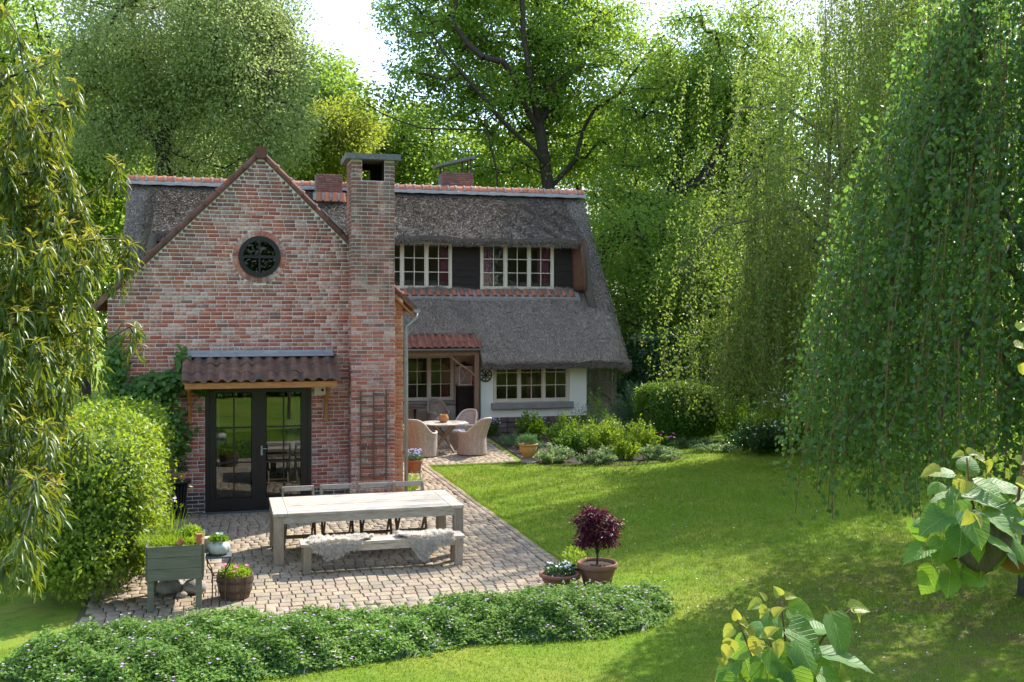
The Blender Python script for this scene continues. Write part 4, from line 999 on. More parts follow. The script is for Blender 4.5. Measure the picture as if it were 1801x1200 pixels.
# sheepskins
def sheepskin(x0, x1, hang, label, seed, yb, tail=None):
    g = np.random.default_rng(seed); nu, nv = 60, 44
    u = np.linspace(0, 1, nu); v = np.linspace(0, 1, nv)
    U, Vv = np.meshgrid(u, v, indexing='ij')
    Xg = x0+(x1-x0)*U
    hg = np.interp(U, np.linspace(0, 1, len(hang)), hang)+.012*np.sin(U*31)
    back = .30+.05*np.sin(U*5+seed)-.10*(np.abs(U-.5)*2)**4
    s = Vv*(back+hg)                                    # arc length from the back edge
    top = s < back
    Yg = np.where(top, -5.045+back-s, -5.058-.018*np.sin((s-back)*9))
    Zg = np.where(top, .468, .468-(s-back))
    Zg = Zg+np.where(top, .018*np.sin(U*9+seed)*np.sin(Vv*7)+.012, 0)
    cr = np.clip(1-np.abs(s-back)/.05, 0, 1); Zg -= cr*.006; Yg += -.004*cr
    G = np.stack([Xg, Yg, Zg], -1)
    r = empty('sheepskin', (0, 0, 0), label, 'sheepskin', 'sheepskins on the bench')
    o = link('hide', grid_mesh('hide', Xg, Yg, Zg), M['hide'], r); sm = o.modifiers.new('s', 'SOLIDIFY'); sm.thickness = .006
    n_ = 15000; a = g.uniform(0, nu-1.01, n_); b = g.uniform(0, nv-1.01, n_); i = a.astype(int); j = b.astype(int)
    P = G[i, j]+(G[i+1, j]-G[i, j])*(a-i)[:, None]+(G[i, j+1]-G[i, j])*(b-j)[:, None]
    nm = np.where((s[i, j] < back[i, j])[:, None], np.array([0, -.15, 1.]), np.array([0, -1., .1]))
    dn = np.where((s[i, j] < back[i, j])[:, None], np.array([0, -1., 0]), np.array([0, 0, -1.]))
    cl = np.stack([np.sin(P[:, 0]*70+seed)+np.sin(P[:, 1]*60+P[:, 2]*55), np.cos(P[:, 0]*50)*.5, np.sin(P[:, 0]*63+P[:, 2]*48)], 1)*.35
    D = unit(nm*.75+dn*.6+cl+g.normal(0, .22, (n_, 3)))
    V, F = leaves(P, D, rdir(n_, g), g.uniform(.03, .062, n_), g.uniform(.006, .011, n_), 'diamond', .0, .3)
    o = link('fur', np_mesh('fur', V, F), M['fur'], r); o['kind'] = 'stuff'
    return r
sheepskin(.50, 1.36, [.03, .13, .21, .23, .20, .14, .10, .05, -.05, -.10], 'left grey and white sheepskin draped over the bench', 1, 0)
sheepskin(1.70, 2.50, [-.12, -.05, .06, .24, .31, .27, .16, .11, .10, .06], 'right grey and white sheepskin draped over the bench', 2, 0)

# wicker chairs
def wicker_chair(loc, rz, label):
    r = empty('wicker_chair', loc, label, 'chair', 'wicker armchairs round the table', rz)
    nth, nz = 120, 40; th = np.linspace(-2.45, 2.45, nth)          # 0 = back (+Y)
    top = .60+.33*np.exp(-(th/.95)**4)+.02*np.cos(th*2)
    T, K = np.meshgrid(th, np.linspace(0, 1, nz), indexing='ij')
    Zg = .015+(top[:, None]-.015)*K
    flare = .31+.05*(1-K)**2+.06*np.clip((Zg-.42)/.5, 0, 1)*np.cos(T/2)**2+.02*K
    rx = flare*1.0; ry = flare*1.02
    Xg = rx*np.sin(T); Yg = ry*np.cos(T)+.16*np.clip((Zg-.45)/.5, 0, 1)*np.clip(np.cos(T), 0, 1)
    wv = .0045*np.sign(np.sin(T*36))*np.sin(K*nz*math.pi/2*1.0+.5)
    Xg = Xg+wv*np.sin(T); Yg = Yg+wv*np.cos(T)
    o = link('woven_shell', grid_mesh('woven_shell', Xg, Yg, Zg), M['wicker'], r); sm = o.modifiers.new('s', 'SOLIDIFY'); sm.thickness = .022; sm.offset = -1
    # front apron under the seat
    x = np.linspace(-1, 1, 30); Tt, K2 = np.meshgrid(x, np.linspace(0, 1, 18), indexing='ij')
    e = abs(math.sin(2.45))*.33; yf = math.cos(2.45)*.345
    Xa = Tt*(e+.02*(1-K2)); Ya = yf-.05*np.cos(Tt*math.pi/2)-.02*(1-K2)+.004*np.sign(np.sin(Tt*40))*np.sin(K2*28); Za = .015+K2*.38
    o = link('front_panel', grid_mesh('front_panel', Xa, Ya, Za), M['wicker'], r); sm = o.modifiers.new('s', 'SOLIDIFY'); sm.thickness = .02
    pts = [(Xg[i, -1], Yg[i, -1], Zg[i, -1]) for i in range(0, nth, 2)]
    a0, a1 = pts[0], pts[-1]
    pts = [(a0[0]*.96, a0[1]-.03, a0[2]-.10), (a0[0], a0[1]-.02, a0[2]-.03)]+pts+[(a1[0], a1[1]-.02, a1[2]-.03), (a1[0]*.96, a1[1]-.03, a1[2]-.10)]
    MB().tube(pts, .028, 8).build('rolled_rim', M['wicker_rim'], r, smooth=True)
    pts = [(Xg[i, 0]*1.01, Yg[i, 0]*1.01, .025) for i in range(0, nth, 4)]; MB().tube(pts+[pts[0]], .018, 6).build('base_rim', M['wicker'], r, smooth=True)
    for q in range(13):
        i = int(8+q*(nth-17)/12); MB().tube([(Xg[i, k]*1.03, Yg[i, k]*1.03+.004, Zg[i, k]) for k in range(2, nz, 5)], .012, 5).build('rib', M['wicker_rim'], r)
    se = MB(); se.lathe([(.0, .36), (.27, .36), (.30, .375), (.305, .41), (.28, .445), (.0, .455)], 24, cap=False); se.build('cushion', M['cushion'], r, smooth=True)
    return r
WC = (4.93, 7.35)
def face(x, y): return math.atan2(WC[1]-y, WC[0]-x)+math.pi/2
w0 = wicker_chair((4.23, 6.55, .045), 0, 'wicker armchair at the near left of the round table'); w0.rotation_euler.z = face(4.23, 6.55)
for (x, y, lb) in ((5.50, 6.55, 'wicker armchair at the near right of the round table'), (4.00, 7.75, 'wicker armchair half hidden by the brick corner'), (5.62, 8.20, 'wicker armchair at the far right of the round table')):
    clone(w0, (x, y, .045), face(x, y), lb)
w4 = clone(w0, (5.75, 12.0, .045), 0.1, 'wicker armchair against the porch wall under the window')
# round table
rt_ = empty('round_table', (WC[0], WC[1], .045), 'octagonal grey wooden garden table among wicker chairs', 'table')
tp = MB()
for q in range(9):
    a = -.62+q*1.24/9; b_ = a+1.24/9-.006
    def half(x):
        ax = abs(x); return min(.62, .62*1.414-ax*1.0) if ax > .257 else .62
    b = MB(); h1, h2 = half(a), half(b_)
    b.add([(a, -h1, .715), (b_, -h2, .715), (b_, h2, .715), (a, h1, .715), (a, -h1, .745), (b_, -h2, .745), (b_, h2, .745), (a, h1, .745)], [(0, 3, 2, 1), (4, 5, 6, 7), (0, 1, 5, 4), (1, 2, 6, 5), (2, 3, 7, 6), (3, 0, 4, 7)])
    b.build('top_plank', M['teak_y'], rt_)
for a in (0.4, 0.4+math.pi/2):
    for s in (-1, 1):
        d = Vector((math.cos(a), math.sin(a), 0)); n2 = Vector((-d.y, d.x, 0))*.03*s
        MB().bar(d*s*.42+n2, d*-s*.40+n2+Vector((0, 0, .71)), .045, .06).build('leg', M['teak_z'], rt_)
MB().lathe([(.05, .3), (.06, .32), (.06, .4), (.05, .42)], 12).build('leg_joint', M['teak_z'], rt_)
# clay vessel on it
vs = empty('clay_jar', (4.93, 7.40, .79), 'round woven-looking clay jar on the octagonal table', 'jar')
MB().lathe([(.07, 0), (.115, .04), (.135, .10), (.125, .16), (.095, .195), (.10, .21), (.085, .212), (.08, .19), (.07, .06), (0, .05)], 26).build('body', M['terra_yellow'], vs, smooth=True)
for zz in (.05, .09, .13, .165): MB().tube([(math.cos(t)*(.128 if zz in (.09, .13) else .118), math.sin(t)*(.128 if zz in (.09, .13) else .118), zz) for t in np.linspace(0, 2*math.pi, 25)], .008, 5).build('band', M['terracotta'], vs)

# porch furniture
ps_ = empty('side_table', (5.02, 12.15, .045), 'small dark side table at the left of the porch', 'table')
MB().lathe([(.0, .70), (.30, .70), (.32, .715), (.32, .735), (.0, .74)], 24, cap=False).build('top', M['oak_beam'], ps_); MB().lathe([(.03, .03), (.035, .2), (.028, .45), (.05, .70)], 10).build('stem', M['iron'], ps_)
MB().lathe([(.2, 0), (.2, .03), (.04, .06)], 16).build('foot', M['iron'], ps_)
cb = empty('cabinet', (6.62, 12.28, .045), 'dark wooden cabinet with boarded front beside the porch post', 'cabinet')
MB().box(-.25, .25, -.17, .2, 0, 1.36).build('body', M['blackboard'], cb)
for q in range(5): MB().box(-.24+q*.097, -.24+q*.097+.09, -.186, -.171, .04, 1.32).build('board', M['blackboard'], cb)
MB().box(-.28, .28, -.2, .22, 1.361, 1.39).build('top', M['oak_beam'], cb)
ln = empty('lantern', (6.58, 12.22, 1.436), 'white wooden lantern with crossed bars on dark cabinet', 'lantern')
for sx in (-1, 1):
    for sy in (-1, 1): MB().box(sx*.19-.016, sx*.19+.016, sy*.15-.016, sy*.15+.016, 0, .56).build('post', M['lantern'], ln)
MB().box(-.22, .22, -.18, .18, 0, .035).build('base', M['lantern'], ln); MB().box(-.22, .22, -.18, .18, .56, .595).build('top_frame', M['lantern'], ln)
for s in (-1, 1): MB().bar((-.17, -.152, .05 if s > 0 else .55), (.17, -.152, .55 if s > 0 else .05), .018, .018, up=(0, 1, 0)).build('cross_bar', M['lantern'], ln)
MB().add([(-.25, -.2, .596), (.25, -.2, .596), (.25, .2, .596), (-.25, .2, .596), (0, 0, .74)], [(0, 1, 4), (1, 2, 4), (2, 3, 4), (3, 0, 4), (3, 2, 1, 0)]).build('roof', M['iron'], ln)
wc = empty('watering_can', (6.80, 12.14, 1.436), 'small red can beside the white lantern', 'can')
MB().lathe([(.05, 0), (.055, .02), (.05, .13), (.03, .15)], 14).build('body', M['red'], wc); MB().tube([(.045, 0, .04), (.10, 0, .09), (.12, 0, .15)], .01, 6).build('spout', M['red'], wc)
MB().tube([(-.05, 0, .03), (-.09, 0, .09), (-.04, 0, .14)], .008, 6).build('handle', M['red'], wc)
# wheel ornament
wh = empty('wheel_ornament', (7.06, 11.37, 1.78), 'round dark spoked ornament hung on the white wall', 'ornament')
MB().tube([(.185*math.cos(t), 0, .185*math.sin(t)) for t in np.linspace(0, 2*math.pi, 33)], .022, 8, cap=False).build('rim', M['iron'], wh, smooth=True)
MB().tube([(.10*math.cos(t), 0, .10*math.sin(t)) for t in np.linspace(0, 2*math.pi, 25)], .009, 6, cap=False).build('inner_ring', M['iron'], wh)
for q in range(8):
    t = q*math.pi/4; MB().bar((.03*math.cos(t), 0, .03*math.sin(t)), (.175*math.cos(t), 0, .175*math.sin(t)), .03, .014, up=(0, 1, 0)).build('spoke', M['iron'], wh)
MB().tube([(0, -.03, 0), (0, .025, 0)], .04, 12).build('hub', M['iron'], wh)
# wall lamp
wlp = empty('wall_lamp', (10.12, 11.40, 2.10), 'dark metal lamp under the thatch eave at the wall end', 'lamp')
MB().box(-.04, .04, -.03, -.002, -.06, .06).build('bracket', M['iron'], wlp); MB().tube([(0, -.03, .02), (0, -.16, .05), (0, -.2, 0)], .012, 6).build('arm', M['iron'], wlp)
MB().lathe([(.03, .02), (.05, 0), (.11, -.10), (.12, -.115), (.105, -.115), (.04, 0)], 16, c=(0, -.2, -.02)).build('shade', M['iron'], wlp)
# nest box
nb_ = empty('nest_box', (1.055, -.012, 2.14), 'cream wooden nest box with dark hole beside the door canopy', 'nest box')
MB().box(-.10, .10, -.16, 0, 0, .15).build('body', M['lantern'], nb_); MB().box(-.115, .115, -.18, 0, .151, .168).build('lid', M['lantern'], nb_)
MB().tube([(.045, -.164, .09), (.045, -.158, .09)], .026, 14).build('hole', M['soot'], nb_)

# ---------- pots with plants
def pot(name, loc, label, cat, prof, mat, rot=0, soil=None):
    r = empty(name, loc, label, cat); MB().lathe(prof, 32, cap=False).build('pot', M[mat], r, smooth=True)
    if soil: MB().lathe([(0, soil[1]+.012), (soil[0]*.6, soil[1]+.008), (soil[0], soil[1])], 20, cap=False).build('soil', M['soil'], r)
    return r
def tuft(parent, name, mat, n_, rad, h0, h1, L, W, seed, kind='diamond', c=(0, 0, 0), up=.8, dome=True, fold=.2, droop=.1):
    g = np.random.default_rng(seed); a = g.uniform(0, 2*math.pi, n_); q = np.sqrt(g.uniform(0, 1, n_))*rad
    P = np.stack([q*np.cos(a), q*np.sin(a), h0+(h1-h0)*g.uniform(.1, 1, n_)*(np.sqrt(np.clip(1-(q/rad)**2*.8, 0, 1)) if dome else 1)], 1)+np.array(c)
    D = unit(np.stack([np.cos(a)*q/rad, np.sin(a)*q/rad, np.full(n_, up)], 1)+g.normal(0, .55, (n_, 3)))
    V, F = leaves(P, D, rdir(n_, g)+np.array([0, 0, .8]), g.uniform(*L, n_), g.uniform(*W, n_), kind, fold, droop)
    o = link(name, np_mesh(name, V, F), M[mat], parent); return o
def blooms(parent, mat, n_, rad, z0, z1, s, seed, c=(0, 0, 0), petals=5, name='flower'):
    g = np.random.default_rng(seed)
    P, D, Nn = [], [], []
    for i in range(n_):
        a = g.uniform(0, 6.28); q = math.sqrt(g.uniform(0, 1))*rad; p = np.array([q*math.cos(a), q*math.sin(a), g.uniform(z0, z1)])+np.array(c); ax = unit(np.array([g.normal(0, .4), -.4+g.normal(0, .3), 1.]))
        u = unit(np.cross(ax, [1, 0, .1])); v_ = np.cross(ax, u)
        for k in range(petals):
            t = 2*math.pi*k/petals; P.append(p); D.append(u*math.cos(t)+v_*math.sin(t)+ax*.25); Nn.append(ax)
    V, F = leaves(np.array(P), np.array(D), np.array(Nn), s, s*.8, 'round', .05, 0)
    o = link(name, np_mesh(name, V, F), M[mat], parent); o['kind'] = 'stuff'; return o
POT = lambda r, h: [(0, 0), (r*.62, 0), (r*.66, .01), (r*.80, h*.5), (r*.90, h*.76), (r*.9, h*.78), (r*1.0, h*.80), (r*1.02, h*.83), (r*1.02, h*.98), (r*.99, h), (r*.92, h), (r*.90, h*.9), (r*.86, h*.85)]
# purple maple
mp = pot('maple_pot', (4.10, -6.62, .0), 'purple-leaved maple in a brown terracotta pot on the lawn edge', 'potted maple', POT(.265, .34), 'terra_brown', soil=(.24, .30))
tk = MB(); g = np.random.default_rng(5); tips = []
base = Vector((0, 0, .30)); tk.tube([base, base+Vector((.005, 0, .16)), base+Vector((-.01, .01, .30))], [.016, .013, .011], 7)
for a, b_ in (((-.03, 0, .52), (-.17, .03, .60)), ((.02, .02, .58), (.08, -.02, .70)), ((0, 0, .66), (-.04, .02, .86)), ((.03, -.03, .52), (.17, .02, .60)), ((-.04, .03, .66), (-.16, -.03, .78)), ((.05, 0, .76), (.21, .03, .84)), ((-.05, 0, .80), (-.19, -.02, .90)), ((0, 0, .84), (-.10, .0, 1.0)), ((0, 0, .76), (.03, .05, .96)), ((.04, .02, .66), (.14, -.08, .74)), ((-.02, .0, .58), (-.05, .1, .66))):
    a = Vector(a); b_ = Vector(b_); tk.tube([base+Vector((0, 0, .12)), base+(a-Vector((0, 0, .3)))*.6+Vector((0, 0, .06)), a, b_], [.008, .007, .005, .003], 5); tips.append(b_)
tk.build('stem', M['bark'], mp)
Pm, Dm = [], []
for t in tips:
    n_ = 420; q = g.normal(size=(n_, 3))*np.array([.058, .055, .034]); Pm.append(np.array(t)+q); Dm.append(unit(q+np.array([0, 0, -.03])+g.normal(0, .05, (n_, 3))))
Pm = np.concatenate(Pm); Dm = np.concatenate(Dm)
V, F = leaves(Pm, Dm, rdir(len(Pm), g)+np.array([0, 0, .8]), g.uniform(.035, .065, len(Pm)), g.uniform(.012, .024, len(Pm)), 'diamond', .1, .3)
link('foliage', np_mesh('foliage', V, F), M['l_maple'], mp)
# bowl with white flowers
bw_ = pot('flower_bowl', (3.58, -6.60, .0), 'wide terracotta bowl of small white flowers beside the maple', 'flower bowl', [(0, 0), (.15, 0), (.17, .03), (.225, .15), (.235, .18), (.265, .19), (.268, .225), (.24, .235), (.22, .21), (.2, .18)], 'terra_brown', soil=(.21, .19))
tuft(bw_, 'foliage', 'l_dark', 700, .20, .19, .36, (.03, .05), (.015, .025), 11); blooms(bw_, 'fl_white', 26, .18, .28, .36, .022, 12)
bp2 = pot('shrub_pot', (3.92, -6.20, .0), 'small leafy shrub in a black pot behind the flower bowl', 'potted shrub', POT(.12, .20), 'black', soil=(.10, .17))
tuft(bp2, 'foliage', 'l_bright', 260, .14, .2, .48, (.04, .08), (.015, .025), 13)
# raised planter
pb = empty('raised_planter', (-1.23, -5.95, .04), 'greenish wooden raised planter box on tall legs filled with herbs', 'planter')
px_, py_ = .315, .46
for s in (-1, 1):
    for t in (-1, 1): MB().box(*sorted((s*px_, s*(px_-.075))), *sorted((t*py_, t*(py_-.075))), 0, .77).build('leg', M['green_wood'], pb, bevel=.003)
    for q in range(3): MB().box(-px_+.005, px_-.005, *sorted((s*(py_+.002), s*(py_+.024))), .375+q*.137, .375+q*.137+.133).build('board', M['green_wood'], pb)
    for q in range(3): MB().box(*sorted((s*(px_+.002), s*(px_+.022))), -py_+.005, py_-.005, .375+q*.137, .375+q*.137+.133).build('board', M['green_wood'], pb)
MB().box(-px_+.01, px_-.01, -py_+.01, py_-.01, .40, .70).build('soil', M['soil'], pb)
MB().box(px_+.025, px_+.11, -.12, .02, .60, .78).build('side_box', M['pale_wood'], pb)
tuft(pb, 'herbs', 'l_bright', 2600, .40, .68, .80, (.04, .08), (.006, .014), 21, c=(-.08, .05, 0), up=1.6, dome=False)
tuft(pb, 'parsley', 'l_bright', 700, .14, .70, .92, (.03, .05), (.018, .03), 22, c=(.17, .10, 0))
tuft(pb, 'chives', 'grass', 30, .10, .75, .78, (.25, .42), (.008, .012), 23, c=(-.05, .36, 0), up=3.0)
blooms(pb, 'fl_lilac', 5, .16, 1.16, 1.24, .02, 24, c=(0, .36, 0))
for x, y, rz, lb in ((.03, -.46, .5, 'small terracotta pot lying on the planter front edge'), (.285, -.44, 0, 'stacked terracotta pots on the planter right corner')):
    tp_ = empty('small_pot', (-1.23+x, -5.95+y, .812 if rz == 0 else .828), lb, 'pot'); 
    b = MB(); b.lathe([(0, 0), (.03, 0), (.036, .05), (.042, .052), (.042, .075), (.036, .075)], 18)
    if rz == 0: b.lathe([(.03, .076), (.036, .11), (.042, .112), (.042, .135), (.036, .135)], 18)
    o = b.build('body', M['terracotta'], tp_, smooth=False); o.rotation_euler = (0, .9*bool(rz), rz)
# stones under the planter
for x, y, r_, lb in ((-1.32, -5.55, .15, 'large pale stone under the raised planter'), (-1.02, -5.62, .13, 'round grey stone under the raised planter beside the large one'), (-1.17, -5.80, .055, 'small round stone in front of the two stones')):
    g = np.random.default_rng(int(r_*1000)); b = MB()
    b.lathe([(0.001, 0), (r_*.7, .0), (r_, r_*.35), (r_*.95, r_*.8), (r_*.6, r_*1.2), (0.001, r_*1.35)], 14); b.v = [(vx*1.2+g.normal(0, r_*.04), vy+g.normal(0, r_*.04), vz+g.normal(0, r_*.04)*(vz > .02)) for vx, vy, vz in b.v]
    set_props(b.build('stone', M['rock'], None, smooth=True, loc=(x, y, .04)), lb, 'stone')
# iron stand and ribbed pot
ist = empty('plant_stand', (-.72, -6.22, .04), 'rusty iron plant stand with a square slate top', 'plant stand')
MB().box(-.155, .155, -.155, .155, .585, .607).build('top', M['bluestone'], ist)
for sx in (-1, 1):
    for sy in (-1, 1):
        MB().tube([(sx*.14, sy*.14, .585), (sx*.13, sy*.13, .50), (sx*.085, sy*.085, .42), (sx*.075, sy*.075, .36), (sx*.075, sy*.075, .1), (sx*.09, sy*.09, .0)], .008, 6).build('leg', M['iron'], ist)
for zz in (.36, .30):
    MB().tube([(-.075, -.075, zz), (.075, -.075, zz), (.075, .075, zz), (-.075, .075, zz), (-.075, -.075, zz)], .006, 5).build('rail', M['iron'], ist)
MB().tube([(0, -.078, .12), (0, -.078, .42)], .006, 5).build('upright', M['iron'], ist)
rp = empty('ribbed_pot', (-.72, -6.22, .648), 'ribbed grey pumpkin-shaped pot with white flower on the stand', 'flower pot')
b = MB(); prof = [(0, 0), (.08, 0), (.12, .03), (.138, .075), (.125, .12), (.085, .15), (.075, .165), (.085, .175), (.07, .17), (.06, .14)]; n_ = 64
V = [(r_*(1+.075*abs(math.sin(k*math.pi*9/n_)) if 0 < i < 6 else r_ and 1)*math.cos(2*math.pi*k/n_)*(1 if i in range(1, 6) else 1), r_*(1+.075*abs(math.sin(k*math.pi*9/n_)) if 0 < i < 6 else 1)*math.sin(2*math.pi*k/n_), z) for i, (r_, z) in enumerate(prof) for k in range(n_)]
b.add(V, [(i*n_+k, i*n_+(k+1) % n_, (i+1)*n_+(k+1) % n_, (i+1)*n_+k) for i in range(len(prof)-1) for k in range(n_)]); b.build('pot', M['glaze_grey'], rp, smooth=True)
tuft(rp, 'foliage', 'l_box', 240, .10, .15, .24, (.03, .055), (.02, .03), 31); blooms(rp, 'fl_white', 3, .04, .22, .26, .03, 32)
# half barrel
hb = empty('half_barrel', (-.52, -5.98, .04), 'wooden half barrel planted with pink flowers', 'barrel')
for q in range(20):
    a0, a1 = 2*math.pi*(q+.03)/20, 2*math.pi*(q+.97)/20; b = MB(); P = []
    for r_, z in ((.175, 0), (.215, .14), (.232, .29)):
        for rr in (r_, r_-.022):
            for a in (a0, a1): P.append((rr*math.cos(a), rr*math.sin(a), z))
    F = []
    for i in (0, 4): F += [(i, i+1, i+5, i+4), (i+3, i+2, i+6, i+7), (i+1, i+3, i+7, i+5), (i+2, i, i+4, i+6)]
    F += [(8, 9, 11, 10)]; b.add(P, F); b.build('stave', M['barrel'], hb)
for zz, r_ in ((.10, .207), (.22, .228)): MB().lathe([(r_, zz-.015), (r_+.004, zz), (r_+.003, zz+.015)], 32, cap=False).build('hoop', M['iron'], hb)
MB().lathe([(0, .25), (.21, .245)], 20, cap=False).build('soil', M['soil'], hb)
tuft(hb, 'foliage', 'l_bright', 900, .19, .25, .40, (.03, .06), (.012, .02), 41); blooms(hb, 'fl_pink', 9, .17, .34, .42, .03, 42)
# black pedestal with a potted shrub by the door
pd = empty('pedestal', (-1.40, -.32, .04), 'black slatted pedestal table beside the glass doors', 'pedestal')
MB().lathe([(0, .60), (.15, .60), (.19, .615), (.20, .64), (.185, .66), (0, .665)], 24, cap=False).build('top', M['black'], pd, smooth=False)
for q in range(14):
    t = 2*math.pi*q/14; MB().tube([(.12*math.cos(t), .12*math.sin(t), 0), (.105*math.cos(t), .105*math.sin(t), .3), (.13*math.cos(t), .13*math.sin(t), .6)], .014, 6).build('slat', M['blackboard'], pd)
MB().lathe([(0, .01), (.10, .01), (.095, .3), (.11, .6)], 14).build('core', M['soot'], pd)
pp_ = pot('shrub_pot', (-1.36, -.32, .706), 'small green shrub in an ochre pot on the black pedestal', 'potted shrub', POT(.075, .13), 'terra_yellow', soil=(.065, .11))
tuft(pp_, 'foliage', 'l_dark', 420, .085, .12, .36, (.025, .04), (.012, .02), 51)
# ochre pot on a stone in the bed corner
st0 = MB(); st0.lathe([(0, 0), (.22, 0), (.24, .03), (.2, .06), (.17, .10), (.19, .13), (0, .13)], 8); set_props(st0.build('stone_plinth', M['rock'], None, loc=(6.54, 4.98, 0)), 'low mossy stone base under the ochre pot', 'plinth')
yp = pot('herb_pot', (6.54, 4.98, .131), 'ochre clay pot of feathery herbs at the flower bed corner', 'potted herbs', [(0, 0), (.10, 0), (.12, .02), (.19, .13), (.215, .24), (.205, .29), (.235, .30), (.24, .33), (.21, .335), (.19, .30)], 'terra_yellow', soil=(.19, .29))
tuft(yp, 'foliage', 'l_blue', 1500, .20, .30, .50, (.05, .12), (.005, .010), 61, up=2.2, dome=False)
# terracotta pot on a wire stand by the annexe
ws = empty('pot_stand', (3.20, 2.10, .04), 'thin curled iron stand holding a terracotta pot by the path', 'plant stand')
for t in (0.6, 2.2, 3.8, 5.4):
    c_, s_ = math.cos(t), math.sin(t); MB().tube([(c_*.20, s_*.20, 0), (c_*.17, s_*.17, .25), (c_*.19, s_*.19, .44), (c_*.24, s_*.24, .46), (c_*.235, s_*.235, .42)], .007, 5).build('leg', M['iron'], ws)
MB().tube([(math.cos(t)*.17, math.sin(t)*.17, .28) for t in np.linspace(0, 6.283, 25)], .007, 5).build('ring', M['iron'], ws)
tp2 = pot('flower_pot', (3.20, 2.10, .30), 'terracotta pot of pale blue flowers on the curled iron stand', 'flower pot', POT(.19, .28), 'terracotta', soil=(.165, .24))
tuft(tp2, 'foliage', 'l_blue', 500, .18, .25, .42, (.04, .08), (.01, .02), 71); blooms(tp2, 'fl_blue', 60, .18, .36, .50, .022, 72)
# garden gate
gtx, gty = 13.75, 19.6
ga = empty('garden_gate', (gtx, gty, 0), 'grey wooden slatted garden gate beyond the house corner', 'gate', rz=.35)
for q in range(11): MB().box(-.6+q*.115, -.6+q*.115+.085, -.012, .012, .06, 1.55+.05*math.sin(q*.35)).build('slat', M['gate_wood'], ga)
for zz in (.3, .95, 1.5): MB().box(-.64, .66, -.05, -.0125, zz-.05, zz+.05).build('rail', M['gate_wood'], ga)
MB().bar((-.55, -.065, .9), (.6, -.065, .25), .03, .09, up=(0, 1, 0)).build('brace', M['gate_wood'], ga)
for x in (-.78, .78): MB().box(x-.07, x+.07, -.07, .07, 0, 1.95).build('post', M['gate_wood'], ga)
# ------------------------------------------------------------------ trees
SH_ = np.array([SUN_DIR.x/SUN_DIR.z, SUN_DIR.y/SUN_DIR.z])
def open_to_sun(P, g, keep=.04):
    """crown places whose shade would lie on the sunny terrace, lawn and bed: crowns are thinned there to let the sun through"""
    x = P[:, 0]-SH_[0]*P[:, 2]; y = P[:, 1]-SH_[1]*P[:, 2]
    hit = ((x > -3.2) & (x < 3.3) & (y > -9.5) & (y < -.4)) | ((x > 3.3) & (x < 7.4) & (y > -1.0+(x-4)*.25) & (y < 4.9)) | ((x > 6.6) & (x < 10.4) & (y > 3.4) & (y < 8.4)) | ((x > 10.4) & (x < 12.2) & (y > 4.2) & (y < 8.2))
    return hit & (g.uniform(0, 1, len(P)) > keep)
def skeleton(base, nodes, guides, g, fork_z=None):
    """grow a branch tree: guide limbs first, then every crown node joins the nearest limb node on its way to the trunk"""
    pts = [np.array(base, float)]; par = [-1]; fixed = []
    for gl in guides:
        st = gl[0]; prev = int(np.argmin([np.linalg.norm(np.array(p)-st) for p in pts])) if len(pts) > 1 else 0
        if len(pts) == 1: prev = 0
        for p in gl:
            p = np.asarray(p, float)
            if np.linalg.norm(p-pts[prev]) < .05: continue
            k = max(1, int(np.linalg.norm(p-pts[prev])/1.2)); a = pts[prev].copy()
            for q in range(1, k+1):
                pts.append(a+(p-a)*q/k+(g.normal(0, .06, 3) if q < k else 0)); par.append(prev); prev = len(pts)-1
    ng = len(pts)
    root_d = np.linalg.norm(nodes-np.mean([pts[i] for i in range(ng)], axis=0), axis=1)
    D0 = np.array([min(np.linalg.norm(n_-p) for p in pts) for n_ in nodes])
    for i in np.argsort(D0):
        n_ = nodes[i]; A = np.array(pts); d = np.linalg.norm(A-n_, axis=1)
        cost = d*d+.05*np.maximum(0, A[:, 2]-n_[2])**2*2
        j = int(np.argmin(cost)); L = d[j]
        if L > 1.6:
            m = A[j]+(n_-A[j])*.5+np.array([0, 0, -.12*L])*g.uniform(-.6, 1)+g.normal(0, .07*L, 3); pts.append(m); par.append(j); j = len(pts)-1
        pts.append(n_); par.append(j)
    return np.array(pts), np.array(par), ng
def radii(pts, par, tip, p=2.3):
    w = np.full(len(pts), tip**p); kids = np.zeros(len(pts), int)
    for i in range(len(pts)-1, 0, -1): w[par[i]] += w[i]*(1.0)
    return w**(1/p)
def branch_mesh(name, pts, par, rad, rmin, sides=6):
    b = MB()
    for i in range(1, len(pts)):
        j = par[i]
        if rad[i] < rmin: continue
        n_ = 8 if rad[i] > .12 else (5 if rad[i] > .03 else 3)
        r0 = min(rad[j], rad[i]*1.35); b.tube([pts[j], pts[i]], [r0, rad[i]], n_, cap=False)
    return b.mesh(name, True)
def ell_points(ells, n_, g, shell=.45):
    out = []; vol = np.array([e[1][0]*e[1][1]*e[1][2] for e in ells]); cnt = np.maximum(3, (vol/vol.sum()*n_).astype(int))
    for (c_, r_), k in zip(ells, cnt):
        d = rdir(k, g); q = g.uniform(shell**3, 1, k)**(1/3); out.append(np.array(c_)+d*q[:, None]*np.array(r_))
    return np.concatenate(out)
def clump_leaves(nodes, per, spread, L, W, g, kind='diamond', flat=.6, down=.3, fold=.2):
    n_ = len(nodes)*per; P = np.repeat(nodes, per, 0); off = g.normal(size=(n_, 3))*np.repeat(g.uniform(.7, 1.3, (len(nodes), 1)), per, 0)*spread*np.array([1, 1, flat])
    P = P+off; D = unit(off+g.normal(0, spread*.8, (n_, 3))+np.array([0, 0, -down*spread]))
    return leaves(P, D, rdir(n_, g)+np.array([0, 0, .7]), g.uniform(*L, n_), g.uniform(*W, n_), kind, fold, .1)
